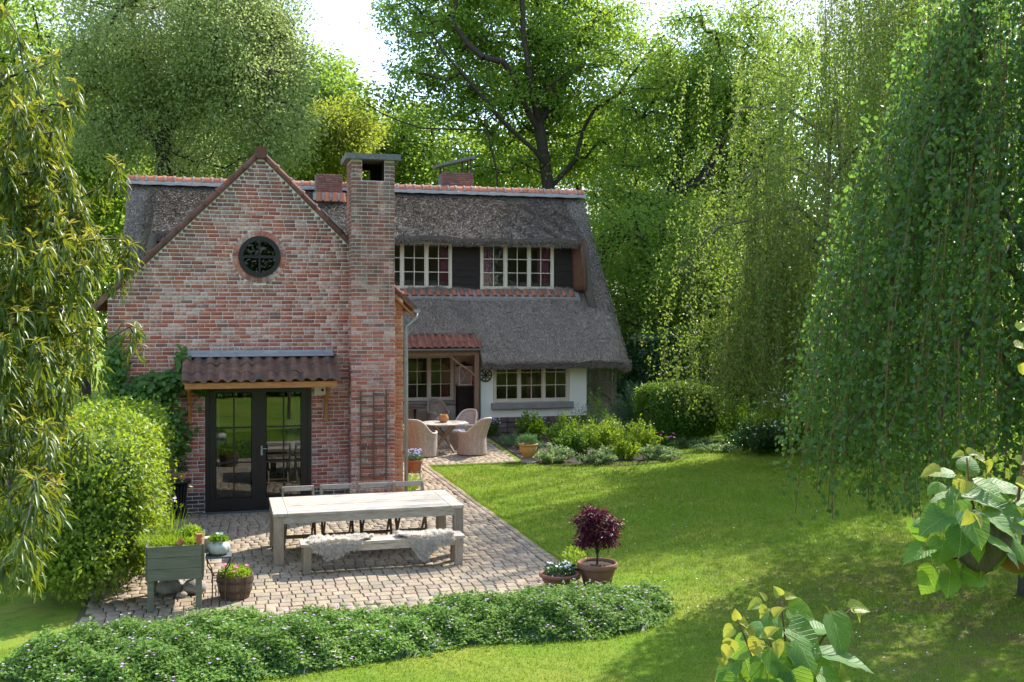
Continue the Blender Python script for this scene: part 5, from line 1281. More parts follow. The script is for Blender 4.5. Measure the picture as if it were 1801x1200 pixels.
def tree(name, label, cat, base, ells, nn, per, spread, L, W, lm, bm_m, seed, guides=(), tip=.012, rmin=.015, group='trees round the cottage', shell=.4, flat=.6, kind='diamond', trunk_h=None, drop=None):
    g = np.random.default_rng(seed); base = np.array(base, float)
    nodes = ell_points(ells, nn, g, shell)
    if drop is not None: nodes = nodes[~drop(nodes)]
    nodes = nodes[~open_to_sun(nodes, g)]
    gd = list(guides)
    if not gd:
        c_ = np.mean([e[0] for e in ells], axis=0); gd = [[base, base+(c_-base)*.35+g.normal(0, .2, 3), base+(c_-base)*.7+g.normal(0, .3, 3), c_+np.array([0, 0, 1.0])]]
    pts, par, ng = skeleton(base, nodes, gd, g)
    rad = radii(pts, par, tip)
    r = empty(name, tuple(base), label, cat, group)
    me = branch_mesh('trunk', pts-base, par, rad, rmin); link('trunk', me, M[bm_m], r)
    V, F = clump_leaves(nodes-base, per, spread, L, W, g, kind, flat)
    link('crown', np_mesh('crown', V, F), M[lm], r)
    return r
def gpl(pp, depth): return [at(x, y, d_ if d_ else depth) for x, y, *dd in pp for d_ in [dd[0] if dd else None]]

# the big oak behind the house
OD = 46
oak_g = [[at(965, 700, OD), at(964, 330, OD), at(958, 288, OD), at(947, 218, OD), at(937, 171, OD-.5), at(929, 117, OD-1), at(920, 58, OD-1), at(918, -30, OD-1)],
         [at(950, 235, OD), at(927, 194, OD-.7), at(904, 136, OD-1), at(885, 109, OD-1.5), at(850, 101, OD-2), at(823, 78, OD-2), at(790, 30, OD-2)],
         [at(962, 300, OD), at(939, 264, OD-1), at(904, 233, OD-1.6), at(873, 202, OD-2), at(846, 167, OD-2), at(811, 128, OD-2.3), at(780, 93, OD-2.6), at(760, 58, OD-2.6), at(757, 5, OD-2.6)],
         [at(880, 420, OD-2), at(873, 299, OD-2.4), at(861, 249, OD-2.6), at(852, 229, OD-2.6), at(784, 227, OD-3), at(741, 226, OD-3.2), at(705, 214, OD-3.4), at(672, 200, OD-3.4), at(640, 180, OD-3.2)],
         [at(861, 249, OD-2.6), at(852, 218, OD-2.6), at(854, 155, OD-2.4), at(857, 132, OD-2.4)],
         [at(968, 330, OD), at(1013, 280, OD+.5), at(1025, 229, OD+.4), at(1044, 194, OD), at(1091, 163, OD-.4), at(1110, 132, OD-.6), at(1141, 93, OD-.6), at(1168, 62, OD-.6), at(1190, 10, OD-.6)],
         [at(1091, 163, OD-.4), at(1137, 155, OD-1), at(1165, 136, OD-1.4), at(1200, 120, OD-1.5)],
         [at(940, 180, OD-.4), at(968, 150, OD-1), at(1000, 125, OD-1.5), at(1060, 115, OD-2)],
         [at(947, 215, OD), at(985, 170, OD+1), at(1010, 90, OD+1), at(1050, 20, OD+1)]]
s_ = OD/FPX
def E(px, py, dp, rx, ry, rz): return (at(px, py, dp), (rx*dp/FPX, ry, rz*dp/FPX))
OC = OD+2.2
oak_e = [E(910, 60, OC, 200, 3.5, 130), E(760, 60, OC-2, 105, 2.5, 80), E(740, 175, OC-3, 125, 2.2, 48), E(1050, 110, OC-1, 150, 3, 110), E(900, 190, OC-2.5, 120, 2, 60), E(1000, 250, OC+1, 150, 3, 70), E(880, 300, OC-1, 150, 2, 40), E(860, -40, OC-1, 190, 3, 60)]
def sky_hole(n_):
    d_ = n_-CAMP; c, s = math.cos(TH), math.sin(TH); yc = d_[:, 0]*s+d_[:, 1]*c; xc = d_[:, 0]*c-d_[:, 1]*s
    px = 900+FPX*xc/yc; py = 555-FPX*d_[:, 2]/yc
    return ((py < 60) & (px > 545) & (px < 640)) | ((np.abs(px-672)/34)**2+(np.abs(py-98)/24)**2 < 1)
tree('oak_tree', 'tall spreading oak with dark bare limbs behind the thatched roof', 'tree', at(965, 900, OD)*[1, 1, 0], oak_e, 800, 105, .36, (.13, .24), (.07, .125), 'l_oak', 'bark', 101, oak_g, tip=.015, rmin=.018, drop=sky_hole)
# leaning tree at the right whose limb crosses the gap
LD = 43
ln_g = [[at(1040, 700, LD), at(1060, 440, LD), at(1100, 400, LD), at(1180, 350, LD), at(1235, 312, LD), at(1262, 265, LD), at(1290, 190, LD), at(1310, 90, LD)], [at(1235, 312, LD), at(1300, 290, LD), at(1370, 230, LD)], [at(1180, 350, LD), at(1200, 250, LD+1), at(1190, 180, LD+1)]]
ln_e = [E(1290, 120, LD, 150, 3, 130), E(1190, 200, LD+1, 110, 3, 90), E(1130, 330, LD+1, 100, 2.5, 70), E(1250, 400, LD, 110, 2, 60)]
tree('leaning_tree', 'leaning dark-limbed tree right of the oak', 'tree', at(1035, 900, LD)*[1, 1, 0], ln_e, 520, 95, .40, (.12, .20), (.06, .10), 'l_light', 'bark_dark', 102, ln_g, tip=.02, rmin=.018)
# birch on the left
BD = 40
bi_g = [[at(285, 800, BD), at(288, 260, BD), at(285, 180, BD), at(330, 110, BD), at(335, 20, BD), at(340, -80, BD)], [at(286, 230, BD), at(240, 90, BD), at(225, 0, BD), at(220, -70, BD)], [at(287, 250, BD), at(330, 170, BD), at(400, 100, BD), at(430, 10, BD)], [at(286, 270, BD), at(240, 210, BD), at(170, 150, BD)], [at(300, 160, BD), at(440, 130, BD-1), at(490, 60, BD-1)]]
bi_e = [E(310, 60, BD, 200, 4, 150), E(420, 100, BD-1, 120, 3, 110), E(200, 150, BD+.5, 110, 3, 110), E(330, 240, BD, 200, 3, 75), E(470, 200, BD-1, 80, 2.5, 90), E(480, 20, BD, 60, 2.5, 60)]
tree('birch_tree', 'large grey-green birch with fine leaves behind the left roof', 'tree', at(285, 900, BD)*[1, 1, 0], bi_e, 820, 125, .38, (.10, .17), (.055, .095), 'l_birch', 'bark', 103, bi_g, tip=.016, rmin=.02, flat=.9, drop=sky_hole)
# yellow maple, and the trees behind
tree('yellow_maple', 'yellow-leaved maple between birch and oak above the ridge', 'tree', at(590, 900, 50)*[1, 1, 0], [E(590, 245, 50, 62, 2.5, 55), E(620, 215, 51, 45, 2, 40), E(560, 270, 50, 45, 2, 45)], 170, 110, .40, (.12, .2), (.07, .12), 'l_yellow', 'bark', 104, drop=sky_hole)
BGT = []
def bg_tree(label, px, dp, top, rx, seed, lm, nn=330, bottom=420, leaf=(.18, .30)):
    cy = (top+bottom)/2; rz = (bottom-top)/2; g = np.random.default_rng(seed)
    es = [E(px, cy, dp, rx*.85, 4, rz)]+[E(px+g.uniform(-.55, .55)*rx, cy+g.uniform(-.7, .8)*rz, dp+g.uniform(-2, 2), rx*.5, 3, rz*.4) for _ in range(5)]
    BGT.append(tree('broadleaf_tree', label, 'tree', at(px, 900, dp)*[1, 1, 0], es, nn, 80, .55, leaf, (leaf[0]*.55, leaf[1]*.55), lm, 'bark', seed, tip=.02, rmin=.03, drop=sky_hole, group='trees in the wood behind the cottage'))
bg_tree('bright green tree at the far left behind the laurel', 40, 48, -40, 150, 201, 'l_light')
bg_tree('mid green tree left of the thatched roof', 150, 44, 120, 130, 202, 'l_oak', 300, 640)
bg_tree('light green tree rising between birch and yellow maple', 540, 56, 75, 110, 203, 'l_light', 330, 400)
bg_tree('green tree seen through the birch above the left roof', 330, 54, 60, 210, 211, 'l_oak', 420, 430)
bg_tree('light green tree low behind the oak at the ridge', 760, 58, 190, 190, 204, 'l_light', 380, 440)
bg_tree('light green tree behind the right end of the ridge', 1000, 60, 150, 180, 205, 'l_light', 380, 520)
bg_tree('bright green tree beside the right edge of the roof', 1115, 41, 340, 105, 206, 'l_light', 330, 650, (.12, .2))
bg_tree('bright tree behind the leaning tree', 1230, 54, 100, 170, 207, 'l_light', 380, 620)
bg_tree('tree behind the weeping beech to the right', 1420, 52, 40, 190, 208, 'l_oak', 380, 640)
bg_tree('tree far right behind the hanging beech branches', 1660, 46, 0, 220, 209, 'l_light', 380, 700)
bg_tree('dark green understorey tree right of the house', 1230, 38, 430, 110, 210, 'l_oak', 260, 700, (.12, .2))

# trees on the far side of the garden, mirrored in the window glass
for k, (src, x, y, rz, lb) in enumerate(((8, -14, -44, .4, 'tree left across the garden, mirrored in the glass'), (9, -4, -46, 2.0, 'tree across the garden mirrored in the round window'), (7, 6, -44, 1.1, 'tree across the garden mirrored in the doors'), (8, 15, -42, 2.6, 'tree right across the garden mirrored in the upper windows'), (9, 25, -36, .2, 'tree far right across the garden mirrored in windows'), (7, -24, -40, 3.0, 'tree far left across the garden mirrored in windows'))):
    c0 = clone(BGT[src], (x, y, 0), rz, lb); c0['group'] = 'trees across the garden'; c0.scale = (1.25, 1.25, 1.05)
# loose tree beside the beech that dapples the lawn
tree('lime_tree', 'loose-crowned tree half hidden behind the right weeping beech', 'tree', (17.8, -.6, 0), [((17.4, -.6, 8), (3.4, 3.2, 3.0)), ((16.6, .6, 7), (2.2, 2.2, 2.0)), ((18.2, -2.4, 7), (2.4, 2.4, 2.2)), ((18.3, -.3, 10.5), (2.4, 2.4, 1.8))], 190, 60, .42, (.10, .17), (.06, .10), 'l_beech', 'bark_grey', 105)
# weeping beeches
def weeping(name, label, ctr, R0, ztop, zlo, n_str, per, L, W, lm, seed, kind, twr=.006, twm='twig', bark='bark_grey', keep=None, limb_n=12, lenr=(2.0, 4.5), power=.7, skirt=0):
    g = np.random.default_rng(seed); ctr = np.array([ctr[0], ctr[1], 0.]); r = empty(name, tuple(ctr), label, 'tree', 'weeping beeches on the lawn')
    b = MB(); b.tube([(0, 0, 0), (.1, 0, ztop*.2), (0, .1, ztop*.4), (.1, 0, ztop*.62)], [.22, .16, .08, .03] if ztop > 10 else [.28, .23, .17, .05], 9)
    lim = []
    for q in range(limb_n):
        a = 2*math.pi*(q+g.uniform(-.3, .3))/limb_n; z0 = ztop*g.uniform(.28, .6); rr = R0*g.uniform(.6, 1.0)*(1.15-z0/ztop*.5)
        P = [Vector((0, 0, z0)), Vector((math.cos(a)*rr*.35, math.sin(a)*rr*.35, z0+g.uniform(.5, 1.3))), Vector((math.cos(a)*rr*.72, math.sin(a)*rr*.72, z0+g.uniform(.2, 1.0))), Vector((math.cos(a)*rr, math.sin(a)*rr, z0-g.uniform(.3, 1.2)))]
        b.tube(P, [.06, .045, .03, .012], 6)
    link('trunk', b.mesh('trunk', True), M[bark], r)
    P, D, tw = [], [], MB(); TV, TF = [], []
    for q in range(n_str+skirt):
        a = g.uniform(0, 2*math.pi); q_ = g.uniform(.25, 1)**power; zc = g.uniform(0, 1)
        z0 = zlo+1.2+(ztop+.6-zlo-1.2)*zc; rr = R0*q_*math.sqrt(max(.08, 1-(max(0, z0-ztop*.35)/(ztop*.70))**2))
        if q >= n_str: a = g.uniform(2.7, 5.1); rr = R0*g.uniform(.70, 1.02); z0 = g.uniform(3.6, 7.4)*(1-.25*(rr/R0-.7)/.3)
        x, y = rr*math.cos(a), rr*math.sin(a); ln_ = g.uniform(*lenr); z1 = max(zlo+g.uniform(-.3, .8), z0-ln_)
        if z0-z1 < .6: z0 = z1+.8
        m = 9; t = np.linspace(0, 1, m); ox, oy = g.normal(0, .18, 2); ph = g.uniform(0, 6)
        S = np.stack([x+math.cos(a)*.25*np.sin(t*1.6)+ox*t+.04*np.sin(t*6+ph), y+math.sin(a)*.25*np.sin(t*1.6)+oy*t+.04*np.cos(t*5+ph), z0+(z1-z0)*t], 1)
        if open_to_sun(S+ctr, g, 0).sum() > (2 if ztop < 15 else 0) and g.uniform() > .06: continue
        k = max(6, int(per*(z0-z1))); u = g.uniform(0, 1, k)*(m-1.001); i = u.astype(int); f_ = (u-i)[:, None]
        p = S[i]*(1-f_)+S[i+1]*f_+g.normal(0, .055, (k, 3))
        P.append(p); an = g.uniform(0, 6.28, k); D.append(np.stack([np.cos(an)*.8, np.sin(an)*.8, -g.uniform(.3, 1.3, k)], 1))
        k0 = len(TV)*m*2; w_ = np.array([math.cos(ph), math.sin(ph), 0])*twr
        TV.append(np.concatenate([S-w_, S+w_])); ix = np.arange(m-1); TF.append(np.stack([ix, ix+1, ix+m+1, ix+m], 1)+k0)
    P = np.concatenate(P); D = np.concatenate(D); n_ = len(P)
    V, F = leaves(P, D, rdir(n_, g)+np.array([0, 0, .6]), g.uniform(*L, n_), g.uniform(*W, n_), kind, .15, .15)
    link('crown', np_mesh('crown', V, F), M[lm], r)
    o = link('hanging_twigs', np_mesh('hanging_twigs', np.concatenate(TV), np.concatenate(TF)), M[twm], r); o['kind'] = 'stuff'
    return r
def proj(P):
    d_ = np.atleast_2d(P)-CAMP; c, s = math.cos(TH), math.sin(TH); yc = d_[:, 0]*s+d_[:, 1]*c; xc = d_[:, 0]*c-d_[:, 1]*s
    return 900+FPX*xc/yc, 555-FPX*d_[:, 2]/yc, yc
wf = np.array([14.6, 4.6, 0])
weeping('weeping_beech', 'weeping beech with fine golden-green hanging twigs at the lawn back', wf, 4.6, 14.5, 1.3, 3000, 20, (.06, .11), (.035, .065), 'l_weep', 301, 'diamond', .0035, twm='twig_green', skirt=900)
weeping('weeping_beech', 'farther weeping beech whose thin twigs fall behind the first', np.array([19.2, 11.2, 0]), 5.2, 16.5, 3.0, 1900, 13, (.08, .14), (.05, .085), 'l_weep', 303, 'diamond', .004, twm='twig_green', lenr=(2.5, 5.0))
wn_ = at(1830, 555, 13.5)
weeping('weeping_beech', 'large-leaved weeping beech hanging down at the right edge', wn_, 2.95, 8.0, 1.35, 1050, 30, (.05, .095), (.04, .072), 'l_beech', 302, 'round', .005, limb_n=14, lenr=(1.8, 4.0), power=.45)

# ------------------------------------------------------------------ the laurel at the left edge
def laurel():
    g = np.random.default_rng(401); base = at(-60, 555, 7.2)*[1, 1, 0]
    r = empty('laurel_tree', tuple(base), 'laurel with long drooping glossy leaves at the left edge', 'tree', 'trees round the cottage')
    tips = []
    for px, py, dp, rx, rz, k in ((10, 230, 7.0, 110, 140, 85), (60, 330, 7.2, 90, 80, 55), (20, 480, 6.8, 140, 110, 95), (90, 440, 7.2, 95, 90, 75), (10, 620, 6.6, 125, 90, 70), (90, 570, 7.0, 95, 70, 50), (0, 760, 6.4, 70, 70, 30), (40, 420, 7.8, 120, 180, 75), (20, 960, 6.0, 60, 50, 18), (40, 770, 6.6, 110, 70, 40), (30, 870, 6.2, 80, 60, 24), (110, 400, 7.4, 70, 60, 34)):
        for _ in range(k):
            d_ = rdir(1, g)[0]*g.uniform(.3, 1)**.6; tips.append(at(px+d_[0]*rx, py+d_[2]*rz, dp+d_[1]*.7))
    for px, py, dp in ((125, 190, 7.1), (205, 300, 7.2), (222, 455, 7.1), (228, 575, 7.0), (212, 420, 7.1), (205, 480, 7.0), (175, 330, 7.2), (235, 590, 7.0), (75, 900, 6.2), (95, 860, 6.1), (110, 590, 6.6), (170, 640, 6.9), (130, 670, 6.8), (228, 440, 7.1), (200, 290, 7.2), (90, 110, 7.0), (30, 60, 7.0), (10, 30, 7.1), (130, 150, 7.1), (70, 930, 6.1), (40, 880, 6.1)): tips.append(at(px, py, dp))
    tips = np.array(tips)
    gd = [[base, base+np.array([.1, 0, 1.6]), at(-40, 500, 7.1), at(0, 330, 7.1), at(30, 200, 7.1)], [at(-30, 540, 7.1), at(60, 560, 7.0), at(120, 540, 7.0)], [at(-20, 450, 7.1), at(90, 420, 7.1), at(150, 400, 7.2)], [at(-40, 600, 7.0), at(-10, 760, 6.6), at(20, 880, 6.2)]]
    pts, par, ng = skeleton(base, tips, gd, g); rad = radii(pts, par, .004)
    link('trunk', branch_mesh('trunk', pts-base, par, rad, .0035), M['bark_grey'], r)
    # long drooping leaves in whorls at every tip, young upright yellow ones at the ends
    P, D, L, W, yg = [], [], [], [], []
    for t in tips:
        n_ = g.integers(20, 32); an = g.uniform(0, 6.28, n_); up = g.uniform(-1.9, -.1, n_)
        P.append(t+np.stack([np.cos(an)*.02, np.sin(an)*.02, g.uniform(-.14, .05, n_)], 1)); D.append(np.stack([np.cos(an), np.sin(an), up], 1)); L.append(g.uniform(.075, .125, n_)); W.append(g.uniform(.015, .024, n_)); yg.append(np.zeros(n_, bool))
        if g.uniform() < .7:
            n_ = g.integers(5, 11); an = g.uniform(0, 6.28, n_)
            P.append(t+np.array([0, 0, .03])+g.normal(0, .012, (n_, 3))); D.append(np.stack([np.cos(an)*.7, np.sin(an)*.7, g.uniform(.1, 1.1, n_)], 1)); L.append(g.uniform(.05, .09, n_)); W.append(g.uniform(.014, .024, n_)); yg.append(np.ones(n_, bool))
    P = np.concatenate(P); D = unit(np.concatenate(D)); L = np.concatenate(L); W = np.concatenate(W); yg = np.concatenate(yg)
    px, py, dp = proj(P); ok = (px > -40) & (px < 330) & (py > -40) & (py < 1250)
    near = np.zeros(len(P), bool); cand = np.where(ok & (px > 5) & (py > 5) & ~yg)[0]; cand = cand[np.argsort(dp[cand])][:300]; near[cand] = True
    up = np.array([0, 0, 1.])+g.normal(0, .25, (len(P), 3))
    for sel, mt, nm in ((~near & ~yg, 'l_laurel', 'foliage'), (yg, 'l_laurel_tip', 'young_foliage')):
        V, F = leaves(P[sel]-base, D[sel], up[sel], L[sel], W[sel], 'lance', .10, .55); o = link(nm, np_mesh(nm, V, F, True), M[mt], r); o['kind'] = 'stuff'
    V, F = leaves(np.zeros((1, 3)), np.array([[1., 0, 0]]), np.array([[0, 0, 1.]]), 1.0, .20, 'lance', .10, .55)
    me = np_mesh('leaf', V, F, True); me.materials.append(M['l_laurel'])
    for i in np.where(near)[0]:
        X = Vector(D[i]); S = X.cross(Vector(up[i])).normalized(); U = S.cross(X); mt = Matrix((X, -S, U)).transposed().to_4x4() @ Matrix.Scale(L[i], 4); mt.translation = Vector(P[i]-base)
        o = link('leaf', me, None, r); o.matrix_basis = mt
laurel()

# ------------------------------------------------------------------ hedges, shrubs, beds
def leafy_box(name, label, cat, lo, hi, n_, L, W, lm, seed, round_=.3, inner='l_dark', group=None, kind='diamond', rough=.06, stems=0, up=.4):
    """a clipped mass: leaves over a rounded box and a dark twiggy core inside"""
    g = np.random.default_rng(seed); lo = np.array(lo, float); hi = np.array(hi, float); c_ = (lo+hi)/2; h = (hi-lo)/2
    r = empty(name, (c_[0], c_[1], lo[2]), label, cat, group); base = np.array([c_[0], c_[1], lo[2]])
    ar = np.array([h[1]*h[2], h[1]*h[2], h[0]*h[2], h[0]*h[2], h[0]*h[1]]); f = g.choice(5, n_, p=ar/ar.sum()); Q = g.uniform(-1, 1, (n_, 3))
    Q[f == 0, 0] = -1; Q[f == 1, 0] = 1; Q[f == 2, 1] = -1; Q[f == 3, 1] = 1; Q[f == 4, 2] = 1
    p = 2.2/round_; Nn = np.sign(Q)*np.abs(Q)**(p-1); sc_ = (np.abs(Q)**p).sum(1)**(1/p); P = Q/sc_[:, None]*h
    bump = (.5*np.sin(P[:, 0]*3.1+seed)*np.sin(P[:, 1]*2.7)+.5*np.sin(P[:, 2]*4+P[:, 1]*3.3+P[:, 0]*2))*rough*1.3
    stray = (g.uniform(0, 1, n_) < .035)*np.abs(g.normal(0, .13, n_))*(rough > .085)
    Nn = unit(Nn/h); P = P+Nn*stray[:, None]; P = P+Nn*(bump+g.normal(0, rough*.6, n_)-np.abs(g.normal(0, rough, n_)))[:, None]+c_
    D = unit(Nn*.6+rdir(n_, g)+np.array([0, 0, -.25]))
    V, F = leaves(P-base, D, Nn+np.array([0, 0, up])+g.normal(0, .5, (n_, 3)), g.uniform(*L, n_), g.uniform(*W, n_), kind, .2, .1)
    link('foliage', np_mesh('foliage', V, F), M[lm], r)
    # twig core
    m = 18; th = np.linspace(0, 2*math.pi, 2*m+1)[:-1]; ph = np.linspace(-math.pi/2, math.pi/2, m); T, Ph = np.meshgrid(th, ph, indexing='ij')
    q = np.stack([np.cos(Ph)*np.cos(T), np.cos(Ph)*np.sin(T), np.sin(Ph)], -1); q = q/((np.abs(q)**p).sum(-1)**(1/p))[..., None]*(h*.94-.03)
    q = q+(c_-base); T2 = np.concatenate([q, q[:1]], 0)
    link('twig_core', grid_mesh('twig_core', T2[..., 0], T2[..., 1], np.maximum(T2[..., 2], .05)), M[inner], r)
    if stems:
        b = MB()
        for k in range(stems): x, y = g.uniform(-.8, .8)*h[0], -h[1]*.9+g.uniform(0, 1.8)*h[1]; b.tube([(x, y, 0), (x+g.normal(0, .05), y, .5), (x+g.normal(0, .08), y, 1.0)], [.03, .025, .02], 5)
        link('stems', b.mesh('stems'), M['bark_grey'], r)
    return r
leafy_box('hornbeam_hedge', 'clipped yellow-green hornbeam hedge left of the terrace', 'hedge', (-3.05, -6.15, .12), (-1.60, -.75, 2.14), 52000, (.05, .09), (.028, .05), 'l_hedge', 501, .45, rough=.13, stems=8, group='clipped hedges')
leafy_box('clipped_hedge', 'clipped green beech block beside the flower bed', 'hedge', (10.9, 7.3, .05), (13.0, 9.0, 1.62), 15000, (.06, .10), (.04, .06), 'l_box', 502, .5, rough=.08, group='clipped hedges')
leafy_box('ivy_hedge', 'tall dark ivy hedge behind the clipped beech block', 'hedge', (13.0, 13.5, 0), (18.5, 15.5, 2.7), 13000, (.09, .15), (.07, .11), 'l_dark', 503, .35, rough=.1, group='clipped hedges')
leafy_box('flowering_climber', 'pale flowering growth along the top of the ivy hedge', 'shrub', (13.1, 13.7, 2.45), (18.3, 15.2, 3.05), 4000, (.09, .15), (.05, .09), 'l_varieg', 504, .7, rough=.2, group='shrubs along the lawn')
leafy_box('boundary_hedge', 'dark boundary hedge behind the garden gate', 'hedge', (9.5, 23.0, 0), (24, 25, 3.4), 12000, (.12, .2), (.09, .14), 'l_dark', 505, .3, rough=.15, group='clipped hedges')
leafy_box('lawn_hedge', 'hedge across the lawn mirrored in the glass doors', 'hedge', (-10, -29.5, 0), (9, -27.5, 1.7), 9000, (.12, .2), (.09, .14), 'l_box', 506, .4, rough=.12, group='clipped hedges')
def shrub(name, label, x, y, rx, ry, h, n_, L, W, lm, seed, group='plants in the flower bed', up=.8, kind='diamond', stem=True, z0=0.0, flowers=None, cat='shrub'):
    g = np.random.default_rng(seed); r = empty(name, (x, y, z0), label, cat, group)
    nst = max(5, int(n_/90)); a = g.uniform(0, 6.28, nst); q = np.sqrt(g.uniform(0, 1, nst))
    tips = np.stack([q*np.cos(a)*rx, q*np.sin(a)*ry, h*(1-.55*q**2)*g.uniform(.72, 1.08, nst)], 1)
    if stem:
        b = MB()
        for t in tips[:60]: b.tube([(t[0]*.25, t[1]*.25, 0), (t[0]*.7, t[1]*.7, t[2]*.55), tuple(t)], [.008, .006, .003], 3, cap=False)
        link('stems', b.mesh('stems'), M['l_vine'], r)
    i = g.integers(0, nst, n_); s_ = g.uniform(.25, 1.05, n_)[:, None]; P = tips[i]*np.concatenate([s_**.7, s_**.7, s_], 1)+g.normal(0, 1, (n_, 3))*np.array([rx, ry, h])*.07
    P[:, 2] = np.maximum(P[:, 2], .02)
    D = unit(np.concatenate([P[:, :2]/np.array([rx, ry]), np.full((n_, 1), up)], 1)*.8+g.normal(0, .6, (n_, 3)))
    V, F = leaves(P, D, rdir(n_, g)+np.array([0, 0, .9]), g.uniform(*L, n_), g.uniform(*W, n_), kind, .2, .25)
    link('foliage', np_mesh('foliage', V, F), M[lm], r)
    if flowers: blooms(r, flowers[0], flowers[1], min(rx, ry)*.9, h*.7, h*1.02, flowers[2], seed+1)
    return r
# flower bed in front of the white wall
bd = MB(); bd.add([(6.95, 11.3, .02), (6.5, 5.2, .02), (7.0, 4.15, .02), (8.3, 3.75, .02), (9.7, 4.0, .02), (10.5, 4.7, .02), (10.7, 7.5, .02), (10.6, 10.4, .02), (10.4, 11.35, .02)], [tuple(range(9))]); set_props(bd.build('flower_bed_soil', M['soil']), kind='structure')
SH = [('peony', 'round bright green peony shrub below the wall ornament', 7.6, 8.6, .42, .42, .95, 1400, (.09, .14), (.03, .05), 'l_box', None),
 ('hydrangea', 'purple flowering plant against the plinth beside the wicker chairs', 7.0, 10.6, .45, .35, .55, 700, (.05, .08), (.03, .05), 'l_vine', ('fl_lilac', 45, .03)),
 ('hydrangea', 'purple flowering plant against the plinth under the window', 8.4, 10.4, .45, .35, .55, 700, (.05, .08), (.03, .05), 'l_vine', ('fl_lilac', 45, .03)),
 ('lavender', 'bluish feathery plant along the terrace edge of the bed', 7.05, 8.0, .45, .9, .45, 1800, (.05, .10), (.008, .016), 'l_blue', None),
 ('lavender', 'dark bluish plant behind the ochre pot', 7.0, 6.4, .45, .7, .42, 1500, (.05, .10), (.012, .02), 'l_blue', None),
 ('rose_bush', 'dense mid green bush in the middle of the bed', 8.5, 7.9, .62, .6, .85, 2600, (.05, .09), (.025, .04), 'l_box', None),
 ('rose_bush', 'tall loose shrub at the right end of the window sill', 9.9, 9.6, .55, .5, 1.45, 1100, (.05, .09), (.02, .035), 'l_vine', None),
 ('perennial', 'light green leafy perennial left of the pale bush', 8.0, 6.0, .5, .5, .62, 1800, (.06, .11), (.03, .045), 'l_vine', None),
 ('perennial', 'pale sunlit bush in the centre of the bed', 9.0, 6.3, .7, .6, .82, 3000, (.06, .10), (.03, .05), 'l_bright', None),
 ('perennial', 'yellow-green sunlit bush at the right of the bed', 9.95, 6.2, .6, .6, .80, 2600, (.06, .10), (.03, .05), 'l_bright', None),
 ('perennial', 'yellow-green low clump at the front of the bed', 9.0, 4.75, .42, .40, .55, 1500, (.05, .09), (.03, .045), 'l_bright', None),
 ('perennial', 'green loose shrub behind the sunlit bushes', 9.6, 7.9, .6, .5, .95, 1800, (.06, .10), (.02, .04), 'l_vine', None),
 ('ground_elder', 'white variegated clump beside the ochre pot', 7.15, 4.75, .50, .42, .42, 2200, (.04, .07), (.03, .045), 'l_varieg', None),
 ('ground_elder', 'low white variegated clump at the front of the bed', 8.0, 4.25, .55, .35, .30, 2200, (.04, .07), (.03, .045), 'l_varieg', None),
 ('ground_elder', 'white variegated clump right of the yellow-green clump', 9.75, 4.55, .65, .45, .34, 2800, (.04, .07), (.03, .045), 'l_varieg', None),
 ('ground_elder', 'white variegated clump under the sunlit bushes', 8.55, 4.85, .40, .40, .36, 1400, (.04, .07), (.03, .045), 'l_varieg', None),
 ('laurel_bush', 'bluish green bush between the path and clipped block', 11.4, 10.4, .65, .65, 1.45, 2600, (.07, .12), (.025, .045), 'l_blue', None),
 ('rhododendron', 'flowering bush with pale blooms under the weeping beech', 14.3, 5.9, 1.3, 1.0, 1.6, 4200, (.08, .13), (.04, .06), 'l_box', ('fl_white', 120, .06)),
 ('rhododendron', 'green bush right of the clipped block', 13.4, 7.2, .8, .8, 1.35, 2600, (.08, .13), (.04, .06), 'l_box', None),
 ('rhododendron', 'dark low bush at the back edge of the lawn', 12.9, 5.0, 1.0, .7, .85, 2800, (.07, .12), (.035, .055), 'l_dark', ('fl_white', 22, .04)),
 ('rhododendron', 'dark bush at the lawn edge below the weeping beech', 14.4, 3.4, 1.0, .9, 1.0, 2800, (.07, .12), (.035, .055), 'l_dark', None),
 ('rhododendron', 'leafy bush far right behind the hanging branches', 16.5, 2.4, 1.6, 1.2, 1.8, 4200, (.09, .14), (.05, .07), 'l_box', None),
 ('rhododendron', 'large bush at the far right of the lawn', 17.5, -1.0, 1.8, 1.8, 2.2, 4800, (.09, .15), (.05, .08), 'l_oak', None),
 ('ground_elder', 'white flowering strip along the back edge of the lawn', 11.9, 5.6, .8, .35, .22, 2000, (.04, .07), (.03, .045), 'l_varieg', None),
 ('astilbe', 'small pink flower clump beside the clipped block', 10.9, 6.6, .28, .28, .42, 300, (.05, .08), (.02, .03), 'l_vine', ('fl_pink', 8, .045)),
 ('bluish_groundcover', 'bluish ground cover in front of the clipped block', 11.6, 6.5, .9, .4, .25, 1600, (.05, .08), (.02, .035), 'l_blue', None),
 ('lavender', 'little weedy plant at the downpipe foot', 2.95, 1.2, .25, .9, .40, 420, (.08, .2), (.010, .02), 'l_bright', None)]
for i, (nm, lb, x, y, rx, ry, h, n_, L, W, lm, fl) in enumerate(SH): shrub(nm, lb, x, y, rx, ry, h, n_, L, W, lm, 600+i*3, flowers=fl, group='garden plants')
